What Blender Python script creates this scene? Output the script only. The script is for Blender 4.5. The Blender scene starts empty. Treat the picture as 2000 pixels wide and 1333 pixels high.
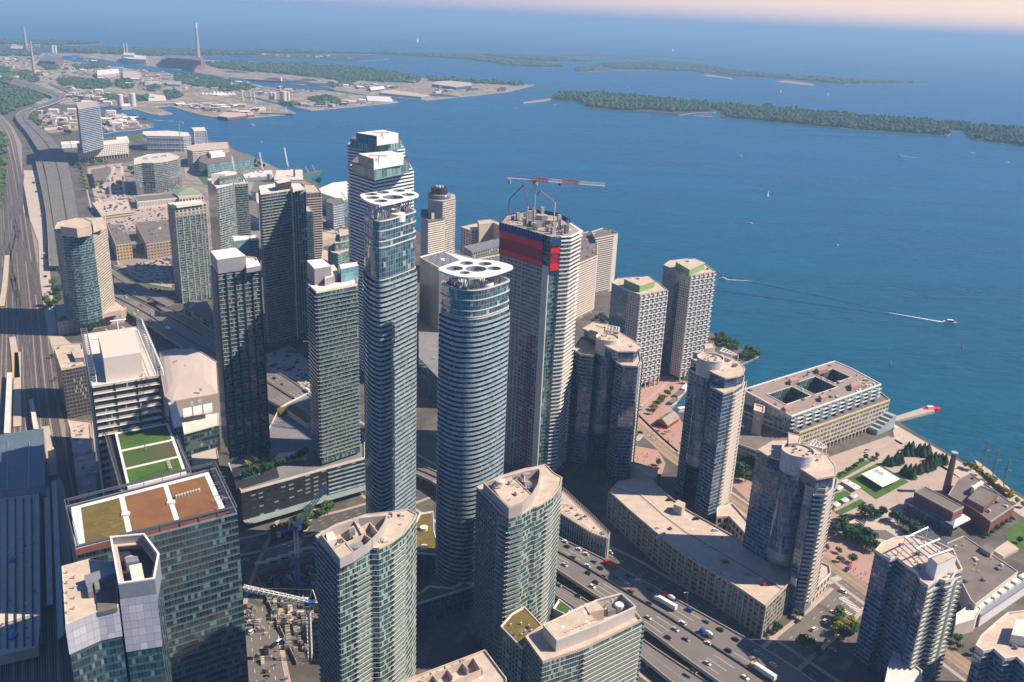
import bpy, bmesh, math, random
from mathutils import Vector, Matrix, noise
from mathutils.geometry import tessellate_polygon
random.seed(7)
S = bpy.context.scene
COL = S.collection
# ---------------------------------------------------------------- camera
CX, CY, FPX, CAMZ = 1000.0, 666.5, 1767.87, 346.0        # photograph 2000 x 1333, camera on the tower deck
RX = (0.9990518, 0.0435383, 0.0); RY = (0.0146747, -0.3367329, 0.9414859); RZ = (0.0409907, -0.9405931, -0.3370525)
cam = bpy.data.cameras.new('camera'); camo = bpy.data.objects.new('camera', cam); COL.objects.link(camo)
cam.sensor_width = 36; cam.lens = FPX / 2000 * 36; cam.clip_start = 1; cam.clip_end = 200000
M3 = Matrix(((RX[0], -RX[1], -RX[2]), (RY[0], -RY[1], -RY[2]), (RZ[0], -RZ[1], -RZ[2])))
camo.matrix_world = Matrix.Translation((0, 0, CAMZ)) @ M3.to_4x4()
S.camera = camo
# ---------------------------------------------------------------- sky, sun, exposure
SUN_AZ, SUN_EL = math.radians(89), math.radians(44)
w = bpy.data.worlds.new('World'); S.world = w; w.use_nodes = True
nt = w.node_tree; bg = nt.nodes['Background']
sky = nt.nodes.new('ShaderNodeTexSky'); sky.sky_type = 'NISHITA'; sky.sun_disc = False
sky.sun_elevation = SUN_EL; sky.sun_rotation = SUN_AZ; sky.air_density = 1.0; sky.dust_density = 0.6; sky.ozone_density = 4.0
tcs = nt.nodes.new('ShaderNodeTexCoord'); sp = nt.nodes.new('ShaderNodeSeparateXYZ')
nt.links.new(tcs.outputs['Generated'], sp.inputs[0])
mr = nt.nodes.new('ShaderNodeMapRange'); mr.inputs['From Min'].default_value = -0.55; mr.inputs['From Max'].default_value = 0.55
nt.links.new(sp.outputs['X'], mr.inputs['Value'])
hz = nt.nodes.new('ShaderNodeMix'); hz.data_type = 'RGBA'      # smog colour low over the lake: lilac to the left, peach towards the sun
hz.inputs['A'].default_value = (4.9, 5.5, 8.2, 1); hz.inputs['B'].default_value = (13.0, 10.0, 8.6, 1)
nt.links.new(mr.outputs[0], hz.inputs['Factor'])
me = nt.nodes.new('ShaderNodeMapRange'); me.inputs['From Min'].default_value = 0.03; me.inputs['From Max'].default_value = 0.08
me.interpolation_type = 'SMOOTHSTEP'; me.inputs['To Min'].default_value = 1.0; me.inputs['To Max'].default_value = 0.0
nt.links.new(sp.outputs['Z'], me.inputs['Value'])
mx = nt.nodes.new('ShaderNodeMix'); mx.data_type = 'RGBA'
lb = nt.nodes.new('ShaderNodeMix'); lb.data_type = 'RGBA'; lb.inputs['A'].default_value = (2.2, 4.2, 8.0, 1)     # blue air right on the horizon
mh = nt.nodes.new('ShaderNodeMapRange'); mh.inputs['From Min'].default_value = -0.008; mh.inputs['From Max'].default_value = 0.024; mh.interpolation_type = 'SMOOTHSTEP'
nt.links.new(sp.outputs['Z'], mh.inputs['Value']); nt.links.new(mh.outputs[0], lb.inputs['Factor']); nt.links.new(hz.outputs['Result'], lb.inputs['B'])
nt.links.new(me.outputs[0], mx.inputs['Factor']); sg = nt.nodes.new('ShaderNodeMix'); sg.data_type = 'RGBA'; sg.blend_type = 'MULTIPLY'; sg.inputs['Factor'].default_value = 1; sg.inputs['B'].default_value = (.66, .88, 1.3, 1); nt.links.new(sky.outputs[0], sg.inputs['A']); nt.links.new(sg.outputs['Result'], mx.inputs['A']); nt.links.new(lb.outputs['Result'], mx.inputs['B'])
nt.links.new(mx.outputs['Result'], bg.inputs['Color']); bg.inputs['Strength'].default_value = 0.052
sl = bpy.data.lights.new('sun', 'SUN'); sl.energy = 5.0; sl.angle = math.radians(0.53); sl.color = (1.0, 0.84, 0.66)
slo = bpy.data.objects.new('sun', sl); COL.objects.link(slo)
SD = Vector((math.sin(SUN_AZ) * math.cos(SUN_EL), math.cos(SUN_AZ) * math.cos(SUN_EL), math.sin(SUN_EL)))
slo.rotation_euler = SD.to_track_quat('Z', 'Y').to_euler(); slo.location = (300, 100, 900)
S.view_settings.view_transform = 'Standard'; S.view_settings.look = 'None'; S.view_settings.exposure = 0.68; S.view_settings.gamma = 1
S.cycles.max_bounces = 5; S.cycles.diffuse_bounces = 2; S.cycles.glossy_bounces = 3; S.cycles.transparent_max_bounces = 4
S.cycles.volume_bounces = 0; S.cycles.caustics_reflective = False; S.cycles.caustics_refractive = False
# ---------------------------------------------------------------- helpers: survey points
def ray(u, v):
    c = (u - CX, v - CY, FPX)
    return [r[0]*c[0] + r[1]*c[1] + r[2]*c[2] for r in (RX, RY, RZ)]
def G(u, v, z=0.0):                     # surveyed point: where a sight line meets height z
    r = ray(u, v); t = (z - CAMZ) / r[2]
    return Vector((r[0]*t, r[1]*t, z))
def G2(u, v, z=0.0): p = G(u, v, z); return (p.x, p.y)
def poly(px, z):
    P = [G2(u, v, z) for u, v in px]
    return P
def area(P): return 0.5 * sum(P[i][0]*P[(i+1) % len(P)][1] - P[(i+1) % len(P)][0]*P[i][1] for i in range(len(P)))
def ccw(P): return P if area(P) > 0 else P[::-1]
def offs(P, d):                         # mitred offset of a CCW polygon, outward positive
    n = len(P); O = []
    for i in range(n):
        a, b, c = Vector(P[i-1]), Vector(P[i]), Vector(P[(i+1) % n])
        e1, e2 = (b-a), (c-b)
        if e1.length < 1e-6 or e2.length < 1e-6: O.append(P[i]); continue
        e1.normalize(); e2.normalize()
        n1, n2 = Vector((e1.y, -e1.x)), Vector((e2.y, -e2.x))
        m = n1 + n2; k = m.length
        if k < 0.35: m = n1; s = d
        else: m.normalize(); s = d / max(0.45, m.dot(n1))
        O.append((b.x + m.x*s, b.y + m.y*s))
    return O
def cen(P): return (sum(p[0] for p in P)/len(P), sum(p[1] for p in P)/len(P))
def smooth(P, it=2):
    for _ in range(it):
        Q = []
        for i in range(len(P)):
            a, b = P[i], P[(i+1) % len(P)]
            Q += [(a[0]*.75+b[0]*.25, a[1]*.75+b[1]*.25), (a[0]*.25+b[0]*.75, a[1]*.25+b[1]*.75)]
        P = Q
    return P
def smoothl(P, it=2):
    for _ in range(it):
        Q = [P[0]]
        for i in range(len(P)-1):
            a, b = P[i], P[i+1]
            Q += [(a[0]*.75+b[0]*.25, a[1]*.75+b[1]*.25), (a[0]*.25+b[0]*.75, a[1]*.25+b[1]*.75)]
        P = Q + [P[-1]]
    return P
def circ(c, r, n=24, a0=0): return [(c[0]+r*math.cos(a0+2*math.pi*i/n), c[1]+r*math.sin(a0+2*math.pi*i/n)) for i in range(n)]
def inside(p, P):
    x, y = p; r = False; n = len(P)
    for i in range(n):
        x1, y1 = P[i]; x2, y2 = P[(i+1) % n]
        if (y1 > y) != (y2 > y) and x < (x2-x1)*(y-y1)/(y2-y1)+x1: r = not r
    return r
# ---------------------------------------------------------------- mesh builder
class MB:
    def __init__(s): s.v = []; s.f = []; s.uv = []; s.mi = []
    def face(s, pts, uv=None, m=0):
        b = len(s.v); s.v += [tuple(p) for p in pts]; s.f.append(list(range(b, b+len(pts)))); s.uv.append(uv or [(0, 0)]*len(pts)); s.mi.append(m)
    def cap(s, P, z, m=0, holes=(), up=True):
        loops = [[Vector((p[0], p[1], 0)) for p in P]] + [[Vector((p[0], p[1], 0)) for p in h] for h in holes]
        flat = [p for l in loops for p in l]
        for t in tessellate_polygon(loops):
            q = [flat[i] for i in t]
            a = (q[1]-q[0]).cross(q[2]-q[0]).z
            if (a < 0) == up: q = q[::-1]
            s.face([(p.x, p.y, z) for p in q], [(p.x, p.y) for p in q], m)
    def wall(s, P, z0, z1, bay=3.0, fh=3.0, m=0, edges=None, top=None):
        n = len(P); top = top if top is not None else z1
        for i in range(n):
            if edges is not None and i not in edges: continue
            a, b = P[i], P[(i+1) % n]
            L = math.hypot(b[0]-a[0], b[1]-a[1]); k = max(1, round(L/bay)) if bay > 0 else 1
            if L < bay*0.6: k = L/bay
            o = i*37
            v0, v1 = (z0-top)/fh, (z1-top)/fh
            s.face([(a[0], a[1], z0), (b[0], b[1], z0), (b[0], b[1], z1), (a[0], a[1], z1)], [(o, v0), (o+k, v0), (o+k, v1), (o, v1)], m)
    def prism(s, P, z0, z1, m=0, bay=3.0, fh=3.0, bottom=False, mt=None):
        P = ccw(P); s.wall(P, z0, z1, bay, fh, m); s.cap(P, z1, m if mt is None else mt)
        if bottom: s.cap(P, z0, m, up=False)
    def ring(s, P, d0, d1, z0, z1, m=0):          # hollow ring between two offsets
        A, B = offs(P, d0), offs(P, d1); n = len(P)
        for i in range(n):
            j = (i+1) % n
            s.face([(B[i][0], B[i][1], z0), (B[j][0], B[j][1], z0), (B[j][0], B[j][1], z1), (B[i][0], B[i][1], z1)], None, m)
            s.face([(A[j][0], A[j][1], z0), (A[i][0], A[i][1], z0), (A[i][0], A[i][1], z1), (A[j][0], A[j][1], z1)], None, m)
            s.face([(B[i][0], B[i][1], z1), (B[j][0], B[j][1], z1), (A[j][0], A[j][1], z1), (A[i][0], A[i][1], z1)], None, m)
            s.face([(A[i][0], A[i][1], z0), (A[j][0], A[j][1], z0), (B[j][0], B[j][1], z0), (B[i][0], B[i][1], z0)], None, m)
    def strip(s, P, edges, d, z0, z1, m=0, d0=0.0):  # ledge on chosen edges
        A, B = offs(P, d0), offs(P, d); n = len(P)
        for i in edges:
            i %= n; j = (i+1) % n
            a0, a1, b0, b1 = A[i], A[j], B[i], B[j]
            if ((i-1) % n) not in edges:      # square the free end
                e = Vector((P[j][0]-P[i][0], P[j][1]-P[i][1])).normalized(); b0 = (P[i][0]+e.y*d, P[i][1]-e.x*d); a0 = (P[i][0]+e.y*d0, P[i][1]-e.x*d0)
            if j not in edges:
                e = Vector((P[j][0]-P[i][0], P[j][1]-P[i][1])).normalized(); b1 = (P[j][0]+e.y*d, P[j][1]-e.x*d); a1 = (P[j][0]+e.y*d0, P[j][1]-e.x*d0)
            s.hexa([a0, b0, b1, a1], z0, z1, m)
    def hexa(s, Q, z0, z1, m=0):
        Q = ccw(list(Q)); n = len(Q)
        for i in range(n):
            a, b = Q[i], Q[(i+1) % n]
            s.face([(a[0], a[1], z0), (b[0], b[1], z0), (b[0], b[1], z1), (a[0], a[1], z1)], None, m)
        s.face([(p[0], p[1], z1) for p in Q], None, m); s.face([(p[0], p[1], z0) for p in Q[::-1]], None, m)
    def box(s, x, y, z0, lx, ly, h, a=0.0, m=0):
        c, q = math.cos(a), math.sin(a)
        s.hexa([(x+c*i*lx/2-q*j*ly/2, y+q*i*lx/2+c*j*ly/2) for i, j in ((-1, -1), (1, -1), (1, 1), (-1, 1))], z0, z0+h, m)
    def bar(s, a, b, r=0.2, m=0, n=4):
        a, b = Vector(a), Vector(b); d = (b-a)
        if d.length < 1e-5: return
        d.normalize(); u = d.orthogonal().normalized(); v = d.cross(u)
        A = [a+(u*math.cos(2*math.pi*i/n+.785)+v*math.sin(2*math.pi*i/n+.785))*r for i in range(n)]
        B = [p+(b-a) for p in A]
        for i in range(n):
            j = (i+1) % n; s.face([A[i], A[j], B[j], B[i]], None, m)
        s.face(A[::-1], None, m); s.face(B, None, m)
    def tube(s, c, prof, n=20, m=0):              # lathe: prof = [(r, z)]
        for (r0, z0), (r1, z1) in zip(prof, prof[1:]):
            for i in range(n):
                a, b = 2*math.pi*i/n, 2*math.pi*(i+1)/n
                q = [(c[0]+r0*math.cos(a), c[1]+r0*math.sin(a), z0), (c[0]+r0*math.cos(b), c[1]+r0*math.sin(b), z0), (c[0]+r1*math.cos(b), c[1]+r1*math.sin(b), z1), (c[0]+r1*math.cos(a), c[1]+r1*math.sin(a), z1)]
                if r1 < 1e-4: q = q[:3]
                if r0 < 1e-4: q = [q[0], q[2], q[3]]
                s.face(q, [(i, z0/3), (i+1, z0/3), (i+1, z1/3), (i, z1/3)][:len(q)], m)
        r, z = prof[-1]
        if r > 1e-4: s.face([(c[0]+r*math.cos(2*math.pi*i/n), c[1]+r*math.sin(2*math.pi*i/n), z) for i in range(n)], None, m)
def truss(mb, a, b, wd, ht, seg, r, m=0, up=(0, 0, 1), tri=False):
    a, b = Vector(a), Vector(b); d = (b-a).normalized(); up = Vector(up); sd = d.cross(up)
    if sd.length < .01: sd = Vector((1, 0, 0))
    sd.normalize(); up = sd.cross(d).normalized()
    cs = [(-1, 0), (1, 0), (0, 1)] if tri else [(-1, -.5), (1, -.5), (1, .5), (-1, .5)]
    n = max(2, round((b-a).length/seg)); off = [sd*(x*wd/2)+up*(y*ht) for x, y in cs]
    for o in off: mb.bar(a+o, b+o, r, m)
    for i in range(n):
        p, q = a+(b-a)*(i/n), a+(b-a)*((i+1)/n)
        for k in range(len(off)):
            o1, o2 = off[k], off[(k+1) % len(off)]
            mb.bar(p+o1, q+o2, r*.6, m); mb.bar(p+o1, p+o2, r*.55, m)
# ---------------------------------------------------------------- objects
ORG = {}
def thing(name, label, cat, loc=(0, 0, 0), rz=0, group=None):
    o = bpy.data.objects.new(name, None); COL.objects.link(o); o.location = loc; o.rotation_euler = (0, 0, rz); o.empty_display_size = 1
    o['label'] = label; o['category'] = cat
    if group: o['group'] = group
    ORG[o.name] = Vector(loc); return o
def meshof(name, mb, mats, org=(0, 0, 0), smooth=False):
    me = bpy.data.meshes.new(name); ox, oy, oz = org
    me.from_pydata([(x-ox, y-oy, z-oz) for x, y, z in mb.v], [], mb.f)
    ul = me.uv_layers.new(name='UVMap'); i = 0
    flat = [c for f in mb.uv for p in f for c in p]
    ul.data.foreach_set('uv', flat)
    mats = mats if isinstance(mats, (list, tuple)) else [mats]
    for m in mats: me.materials.append(m)
    me.polygons.foreach_set('material_index', mb.mi)
    if smooth: me.polygons.foreach_set('use_smooth', [True]*len(mb.f))
    me.update(); return me
def obj(name, mb, mats, parent=None, label=None, cat=None, group=None, kind=None, org=None, smooth=False):
    if parent is not None: org = ORG[parent.name]
    elif org is None: org = Vector((0, 0, 0))
    me = meshof(name, mb, mats, org, smooth)
    o = bpy.data.objects.new(name, me); COL.objects.link(o)
    if parent is not None:
        o.parent = parent; ORG[o.name] = org
        if parent.type == 'MESH': pass
    else: o.location = org; ORG[o.name] = Vector(org)
    if label: o['label'] = label
    if cat: o['category'] = cat
    if group: o['group'] = group
    if kind: o['kind'] = kind
    return o
def sub(name, mb, mats, parent, **k): return obj(name, mb, mats, parent, **k)
def dupmesh(o, dz=0.0, dx=0.0, dy=0.0):
    c = o.copy(); COL.objects.link(c); c.parent = o.parent; c.location = (o.location.x+dx, o.location.y+dy, o.location.z+dz); return c
def duptree(r, loc, rz=0, label=None, group=None, scale=None):
    c = r.copy(); COL.objects.link(c); c.location = loc; c.rotation_euler = (0, 0, rz)
    if scale is not None: c.scale = scale
    if label: c['label'] = label
    if group: c['group'] = group
    for ch in r.children:
        d = ch.copy(); COL.objects.link(d); d.parent = c
        for g in ch.children:
            e = g.copy(); COL.objects.link(e); e.parent = d
    return c
def struct(name, mb, m, **k): return obj(name, mb, m, kind='structure', **k)
# ---------------------------------------------------------------- materials
def nmat(name):
    m = bpy.data.materials.new(name); m.use_nodes = True; t = m.node_tree
    return m, t, t.nodes['Principled BSDF']
def N(t, typ, **k):
    n = t.nodes.new(typ)
    for a, b in k.items():
        if a in ('operation', 'data_type', 'noise_dimensions', 'blend_type', 'interpolation_type', 'feature', 'wave_type', 'white'): setattr(n, a, b)
        else: n.inputs[a].default_value = b
    return n
def mth(t, op, a, b=None):
    n = t.nodes.new('ShaderNodeMath'); n.operation = op
    for i, x in enumerate((a, b)):
        if x is None: continue
        if isinstance(x, (int, float)): n.inputs[i].default_value = x
        else: t.links.new(x, n.inputs[i])
    return n.outputs[0]
def mixc(t, f, a, b):
    n = t.nodes.new('ShaderNodeMix'); n.data_type = 'RGBA'
    for k, x in (('Factor', f), ('A', a), ('B', b)):
        if isinstance(x, (int, float)): n.inputs[k].default_value = x
        elif isinstance(x, tuple): n.inputs[k].default_value = (*x[:3], 1)
        else: t.links.new(x, n.inputs[k])
    return n.outputs['Result']
_mc = {}
def plain(col, rough=0.8, var=0.25, sc=0.25, metal=0.0, spec=0.5, name='surface', fine=True):
    k = (col, rough, var, sc, metal)
    if k in _mc: return _mc[k]
    m, t, p = nmat(name)
    tc = t.nodes.new('ShaderNodeNewGeometry')
    n1 = N(t, 'ShaderNodeTexNoise', Scale=sc, Detail=5.0, Roughness=0.65); t.links.new(tc.outputs['Position'], n1.inputs['Vector'])
    n2 = N(t, 'ShaderNodeTexNoise', Scale=sc*9, Detail=3.0, Roughness=0.7); t.links.new(tc.outputs['Position'], n2.inputs['Vector'])
    f = mth(t, 'ADD', mth(t, 'MULTIPLY', n1.outputs[0], 0.65), mth(t, 'MULTIPLY', n2.outputs[0], 0.35))
    r = t.nodes.new('ShaderNodeMapRange'); r.inputs['From Min'].default_value = 0.33; r.inputs['From Max'].default_value = 0.67; t.links.new(f, r.inputs['Value'])
    c = mixc(t, r.outputs[0], tuple(x*(1-var) for x in col), tuple(min(1, x*(1+var*.8)) for x in col))
    t.links.new(c, p.inputs['Base Color']); p.inputs['Roughness'].default_value = rough; p.inputs['Metallic'].default_value = metal
    p.inputs['Specular IOR Level'].default_value = spec
    _mc[k] = m; return m
def patchy(cols, sc=0.05, rough=0.9, detail=6.0, sharp=0.1, name='ground'):
    m, t, p = nmat(name); tc = t.nodes.new('ShaderNodeTexCoord')
    n = N(t, 'ShaderNodeTexNoise', Scale=sc, Detail=detail, Roughness=0.7); t.links.new(tc.outputs['Object'], n.inputs['Vector'])
    r = t.nodes.new('ShaderNodeValToRGB'); t.links.new(n.outputs[0], r.inputs[0]); e = r.color_ramp.elements
    for i, c in enumerate(cols):
        pos = 0.34 + 0.32*i/(len(cols)-1)
        x = e[i] if i < 2 else e.new(pos)
        x.position = pos; x.color = (*c, 1)
    n2 = N(t, 'ShaderNodeTexNoise', Scale=sc*12, Detail=3.0); t.links.new(tc.outputs['Object'], n2.inputs['Vector'])
    h = mixc(t, mth(t, 'MULTIPLY', n2.outputs[0], 0.5), r.outputs[0], (cols[0][0]*.6, cols[0][1]*.6, cols[0][2]*.6))
    t.links.new(h, p.inputs['Base Color']); p.inputs['Roughness'].default_value = rough; return m
def fac(name, glass=(.02, .04, .055), glass2=(.10, .16, .18), frame=(.5, .47, .42), lo=.25, hi=.92, mu=.06, k=2, mull=.05, rough=.12, tilt=.035, ior=1.55, blind=.12, blindc=(.42, .42, .40), spand=None, fr=.6):
    """curtain wall: one UV unit = one bay across, one storey up"""
    m, t, p = nmat(name)
    uv = t.nodes.new('ShaderNodeUVMap'); sp = t.nodes.new('ShaderNodeSeparateXYZ'); t.links.new(uv.outputs[0], sp.inputs[0])
    u, v = sp.outputs[0], sp.outputs[1]
    fu, fv = mth(t, 'FRACT', u), mth(t, 'FRACT', v)
    uk = mth(t, 'MULTIPLY', u, float(k)); fk = mth(t, 'FRACT', uk)
    inb = mth(t, 'MULTIPLY', mth(t, 'GREATER_THAN', fu, mu), mth(t, 'LESS_THAN', fu, 1-mu))
    inv = mth(t, 'MULTIPLY', mth(t, 'GREATER_THAN', fv, lo), mth(t, 'LESS_THAN', fv, hi))
    inm = mth(t, 'GREATER_THAN', fk, mull)
    mask = mth(t, 'MULTIPLY', mth(t, 'MULTIPLY', inb, inv), inm)
    cb = t.nodes.new('ShaderNodeCombineXYZ'); t.links.new(mth(t, 'FLOOR', uk), cb.inputs[0]); t.links.new(mth(t, 'FLOOR', v), cb.inputs[1])
    wn = t.nodes.new('ShaderNodeTexWhiteNoise'); wn.noise_dimensions = '3D'; t.links.new(cb.outputs[0], wn.inputs['Vector'])
    r = wn.outputs['Value']
    g = mixc(t, mth(t, 'POWER', r, 1.6), glass, glass2)
    g = mixc(t, mth(t, 'MULTIPLY', mth(t, 'GREATER_THAN', r, 1-blind), 0.8), g, blindc)
    tc = t.nodes.new('ShaderNodeTexCoord')
    n1 = N(t, 'ShaderNodeTexNoise', Scale=0.12, Detail=5.0, Roughness=0.6); t.links.new(tc.outputs['Object'], n1.inputs['Vector'])
    fc = mixc(t, n1.outputs[0], tuple(x*.78 for x in frame), tuple(min(1, x*1.18) for x in frame))
    if spand:
        fc2 = mixc(t, wn.outputs['Value'], tuple(x*.8 for x in spand), tuple(min(1, x*1.2) for x in spand))
        fc = mixc(t, mth(t, 'MULTIPLY', mth(t, 'MULTIPLY', inb, inm), mth(t, 'SUBTRACT', 1.0, inv)), fc, fc2)
    c = mixc(t, mask, fc, g); t.links.new(c, p.inputs['Base Color'])
    ro = t.nodes.new('ShaderNodeMapRange'); ro.inputs['To Min'].default_value = fr; ro.inputs['To Max'].default_value = rough; t.links.new(mask, ro.inputs['Value']); t.links.new(ro.outputs[0], p.inputs['Roughness'])
    p.inputs['IOR'].default_value = ior
    ge = t.nodes.new('ShaderNodeNewGeometry')
    vs = t.nodes.new('ShaderNodeVectorMath'); vs.operation = 'SUBTRACT'; t.links.new(wn.outputs['Color'], vs.inputs[0]); vs.inputs[1].default_value = (.5, .5, .5)
    vm = t.nodes.new('ShaderNodeVectorMath'); vm.operation = 'SCALE'; t.links.new(vs.outputs[0], vm.inputs[0]); t.links.new(mth(t, 'MULTIPLY', mask, tilt), vm.inputs['Scale'])
    va = t.nodes.new('ShaderNodeVectorMath'); va.operation = 'ADD'; t.links.new(ge.outputs['Normal'], va.inputs[0]); t.links.new(vm.outputs[0], va.inputs[1])
    vn = t.nodes.new('ShaderNodeVectorMath'); vn.operation = 'NORMALIZE'; t.links.new(va.outputs[0], vn.inputs[0])
    t.links.new(vn.outputs[0], p.inputs['Normal'])
    return m
PEACH = (.56, .47, .40)
M = {}
M['roof'] = plain((.52, .43, .35), .9, .24, .14)
M['roofl'] = plain((.68, .63, .57), .8, .14, .12)
M['roofw'] = plain((.76, .74, .71), .7, .09, .1)
M['roofg'] = plain((.17, .145, .13), .9, .28, .08)
M['gravel'] = plain((.33, .29, .26), .95, .2, .15)
M['conc'] = plain((.42, .38, .34), .85, .16, .12)
M['concl'] = plain((.58, .54, .49), .8, .12, .15)
M['white'] = plain((.74, .73, .71), .6, .07, .2)
M['beige'] = plain((.50, .42, .33), .85, .12, .15)
M['mech'] = plain((.20, .20, .22), .6, .35, .3)
M['steel'] = plain((.34, .36, .40), .45, .15, .3, .4)
M['dark'] = plain((.035, .038, .045), .5, .3, .3)
M['asph'] = plain((.085, .080, .078), .9, .22, .03)
M['asph2'] = plain((.15, .135, .125), .9, .2, .05)
M['deck'] = plain((.16, .145, .135), .9, .16, .04)
M['paint'] = plain((.66, .64, .60), .7, .1, .5)
M['yellow'] = plain((.55, .33, .06), .7, .15, .5)
M['pave'] = plain((.42, .33, .28), .9, .14, .06)
M['pave2'] = plain((.48, .41, .35), .9, .12, .05)
M['pink'] = plain((.40, .25, .21), .9, .14, .08)
M['sed'] = patchy([(.10, .10, .015), (.20, .15, .02), (.13, .085, .03), (.24, .19, .03)], .12, name='sedum')
M['sedb'] = patchy([(.17, .075, .03), (.25, .11, .045), (.24, .15, .02)], .07, name='dry_sedum')
M['lawn'] = patchy([(.035, .09, .012), (.06, .15, .012), (.10, .18, .02)], .08, name='lawn')
M['lawnb'] = patchy([(.10, .075, .05), (.09, .10, .02), (.045, .115, .015), (.06, .13, .02)], .05, name='worn_lawn')
M['rail'] = plain((.30, .27, .25), .6, .2, .5, .3)
M['red'] = plain((.80, .015, .025), .6, .10, .3)
M['blue'] = plain((.012, .06, .22), .7, .2, .3)
M['green'] = plain((.20, .34, .12), .7, .06, .3)
M['brick'] = plain((.20, .075, .055), .85, .2, .4)
M['balc'] = plain((.55, .51, .47), .7, .1, .3)
M['balg'] = plain((.29, .385, .44), .16, .5, .16)
M['balw'] = plain((.78, .77, .76), .5, .06, .3)
M['cream'] = plain((.62, .55, .46), .8, .08, .2)
M['pool'] = plain((.05, .32, .36), .1, .2, .4)
M['foam'] = plain((.62, .68, .70), .6, .3, .3)

M['line'] = plain((.40, .40, .42), .5, .1, .3)
M['balt'] = plain((.13, .24, .25), .2, .4, .3)
M['rimd'] = plain((.10, .11, .13), .5, .2, .3)
# ================================================================ water, land, roads
def water_mat():
    m, t, p = nmat('lake_water')
    tc = t.nodes.new('ShaderNodeTexCoord')
    def nz(sc, stretch, det, rot=0.0):
        mp = t.nodes.new('ShaderNodeMapping'); mp.inputs['Scale'].default_value = (sc, sc*stretch, sc); mp.inputs['Rotation'].default_value = (0, 0, rot)
        t.links.new(tc.outputs['Object'], mp.inputs[0]); n = N(t, 'ShaderNodeTexNoise', Scale=1.0, Detail=det, Roughness=0.6); t.links.new(mp.outputs[0], n.inputs['Vector']); return n.outputs[0]
    big, mid, sm = nz(.0009, 2.2, 5.0, .35), nz(.006, 2.5, 4.0, .2), nz(.09, 2.4, 3.0, .15)
    wav = nz(.035, 2.2, 4.0, -.1)
    st = nz(.0022, 6.0, 5.0, .30); sr = t.nodes.new('ShaderNodeMapRange'); sr.inputs['From Min'].default_value = .38; sr.inputs['From Max'].default_value = .66; t.links.new(mth(t, 'ADD', mth(t, 'MULTIPLY', st, .55), mth(t, 'ADD', mth(t, 'MULTIPLY', big, .25), mth(t, 'MULTIPLY', mid, .2))), sr.inputs['Value'])
    bl = mixc(t, sr.outputs[0], (.001, .050, .140), (.014, .135, .285))
    ge = t.nodes.new('ShaderNodeNewGeometry'); sp = t.nodes.new('ShaderNodeSeparateXYZ'); t.links.new(ge.outputs['Position'], sp.inputs[0])
    r = t.nodes.new('ShaderNodeMapRange'); r.inputs['From Min'].default_value = 700; r.inputs['From Max'].default_value = 2300; r.inputs['To Min'].default_value = 1; r.inputs['To Max'].default_value = 0   # shallow green water of the harbour edge
    t.links.new(sp.outputs['Y'], r.inputs['Value'])
    c = mixc(t, mth(t, 'MULTIPLY', r.outputs[0], .8), bl, (.002, .066, .095))
    c = mixc(t, mth(t, 'MULTIPLY', mth(t, 'SUBTRACT', wav, .3), .9), c, (.012, .13, .24))
    t.links.new(c, p.inputs['Base Color']); rr = t.nodes.new('ShaderNodeMapRange'); rr.inputs['To Min'].default_value = .22; rr.inputs['To Max'].default_value = .46; t.links.new(sr.outputs[0], rr.inputs['Value']); t.links.new(rr.outputs[0], p.inputs['Roughness']); p.inputs['IOR'].default_value = 1.33; p.inputs['Specular IOR Level'].default_value = .35
    b = t.nodes.new('ShaderNodeBump'); b.inputs['Strength'].default_value = 1.0; b.inputs['Distance'].default_value = 2.4
    h = mth(t, 'ADD', mth(t, 'MULTIPLY', sm, .55), mth(t, 'MULTIPLY', wav, .9)); t.links.new(h, b.inputs['Height']); t.links.new(b.outputs[0], p.inputs['Normal'])
    return m
M['water'] = water_mat()
mb = MB(); W_ = 42000
mb.face([(-W_, -3000, -1.6), (W_, -3000, -1.6), (W_, 52000, -1.6), (-W_, 52000, -1.6)])
struct('lake_water', mb, M['water'], org=Vector((0, 0, -1.6)))
M['city'] = patchy([(.10, .09, .082), (.075, .07, .066), (.16, .135, .115), (.09, .08, .075)], .02, name='city_ground')
M['port'] = patchy([(.40, .31, .23), (.17, .155, .13), (.52, .40, .29), (.10, .12, .055), (.26, .22, .18), (.48, .38, .28)], .011, name='port_ground')
M['isle'] = patchy([(.025, .045, .02), (.04, .06, .025), (.10, .10, .06)], .02, name='island_ground')
M['sand'] = patchy([(.30, .22, .15), (.40, .30, .20)], .02, name='sand')
M['forestfloor'] = plain((.03, .045, .02), .95, .3, .02)
def land(name, px, z, mat, zb=-2.5, world=False):
    P = ccw([p for p in (px if world else poly(px, z))]); mb = MB(); mb.cap(P, z, 0); mb.wall(P, zb, z, m=1)
    return struct(name, mb, [mat, M['conc']])
land('city_ground', [(-900, 1900), (2900, 1900), (2900, 1640), (2001, 970), (1856, 887), (1745, 818), (1690, 775), (1560, 740), (1450, 765), (1375, 790), (1345, 829), (1334, 812), (1310, 799), (1338, 766), (1385, 735), (1445, 713), (1482, 696), (1455, 684), (1431, 672), (1392, 652),
        (1300, 612), (1210, 578), (1190, 565), (1000, 525), (893, 489), (820, 455), (760, 420), (692, 378), (622, 362), (607, 350), (588, 338), (560, 338), (525, 325), (500, 313), (465, 297), (448, 283), (402, 272), (370, 263), (310, 259), (296, 257), (255, 262), (197, 270), (192, 262), (-900, 262)], 0.0, M['city'])
land('dock_ground', [(-900, 268), (190, 264), (225, 257), (262, 254), (298, 248), (301, 242), (288, 234), (262, 230), (225, 222), (196, 213), (180, 205), (-900, 190)], -.02, M['city'])
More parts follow.
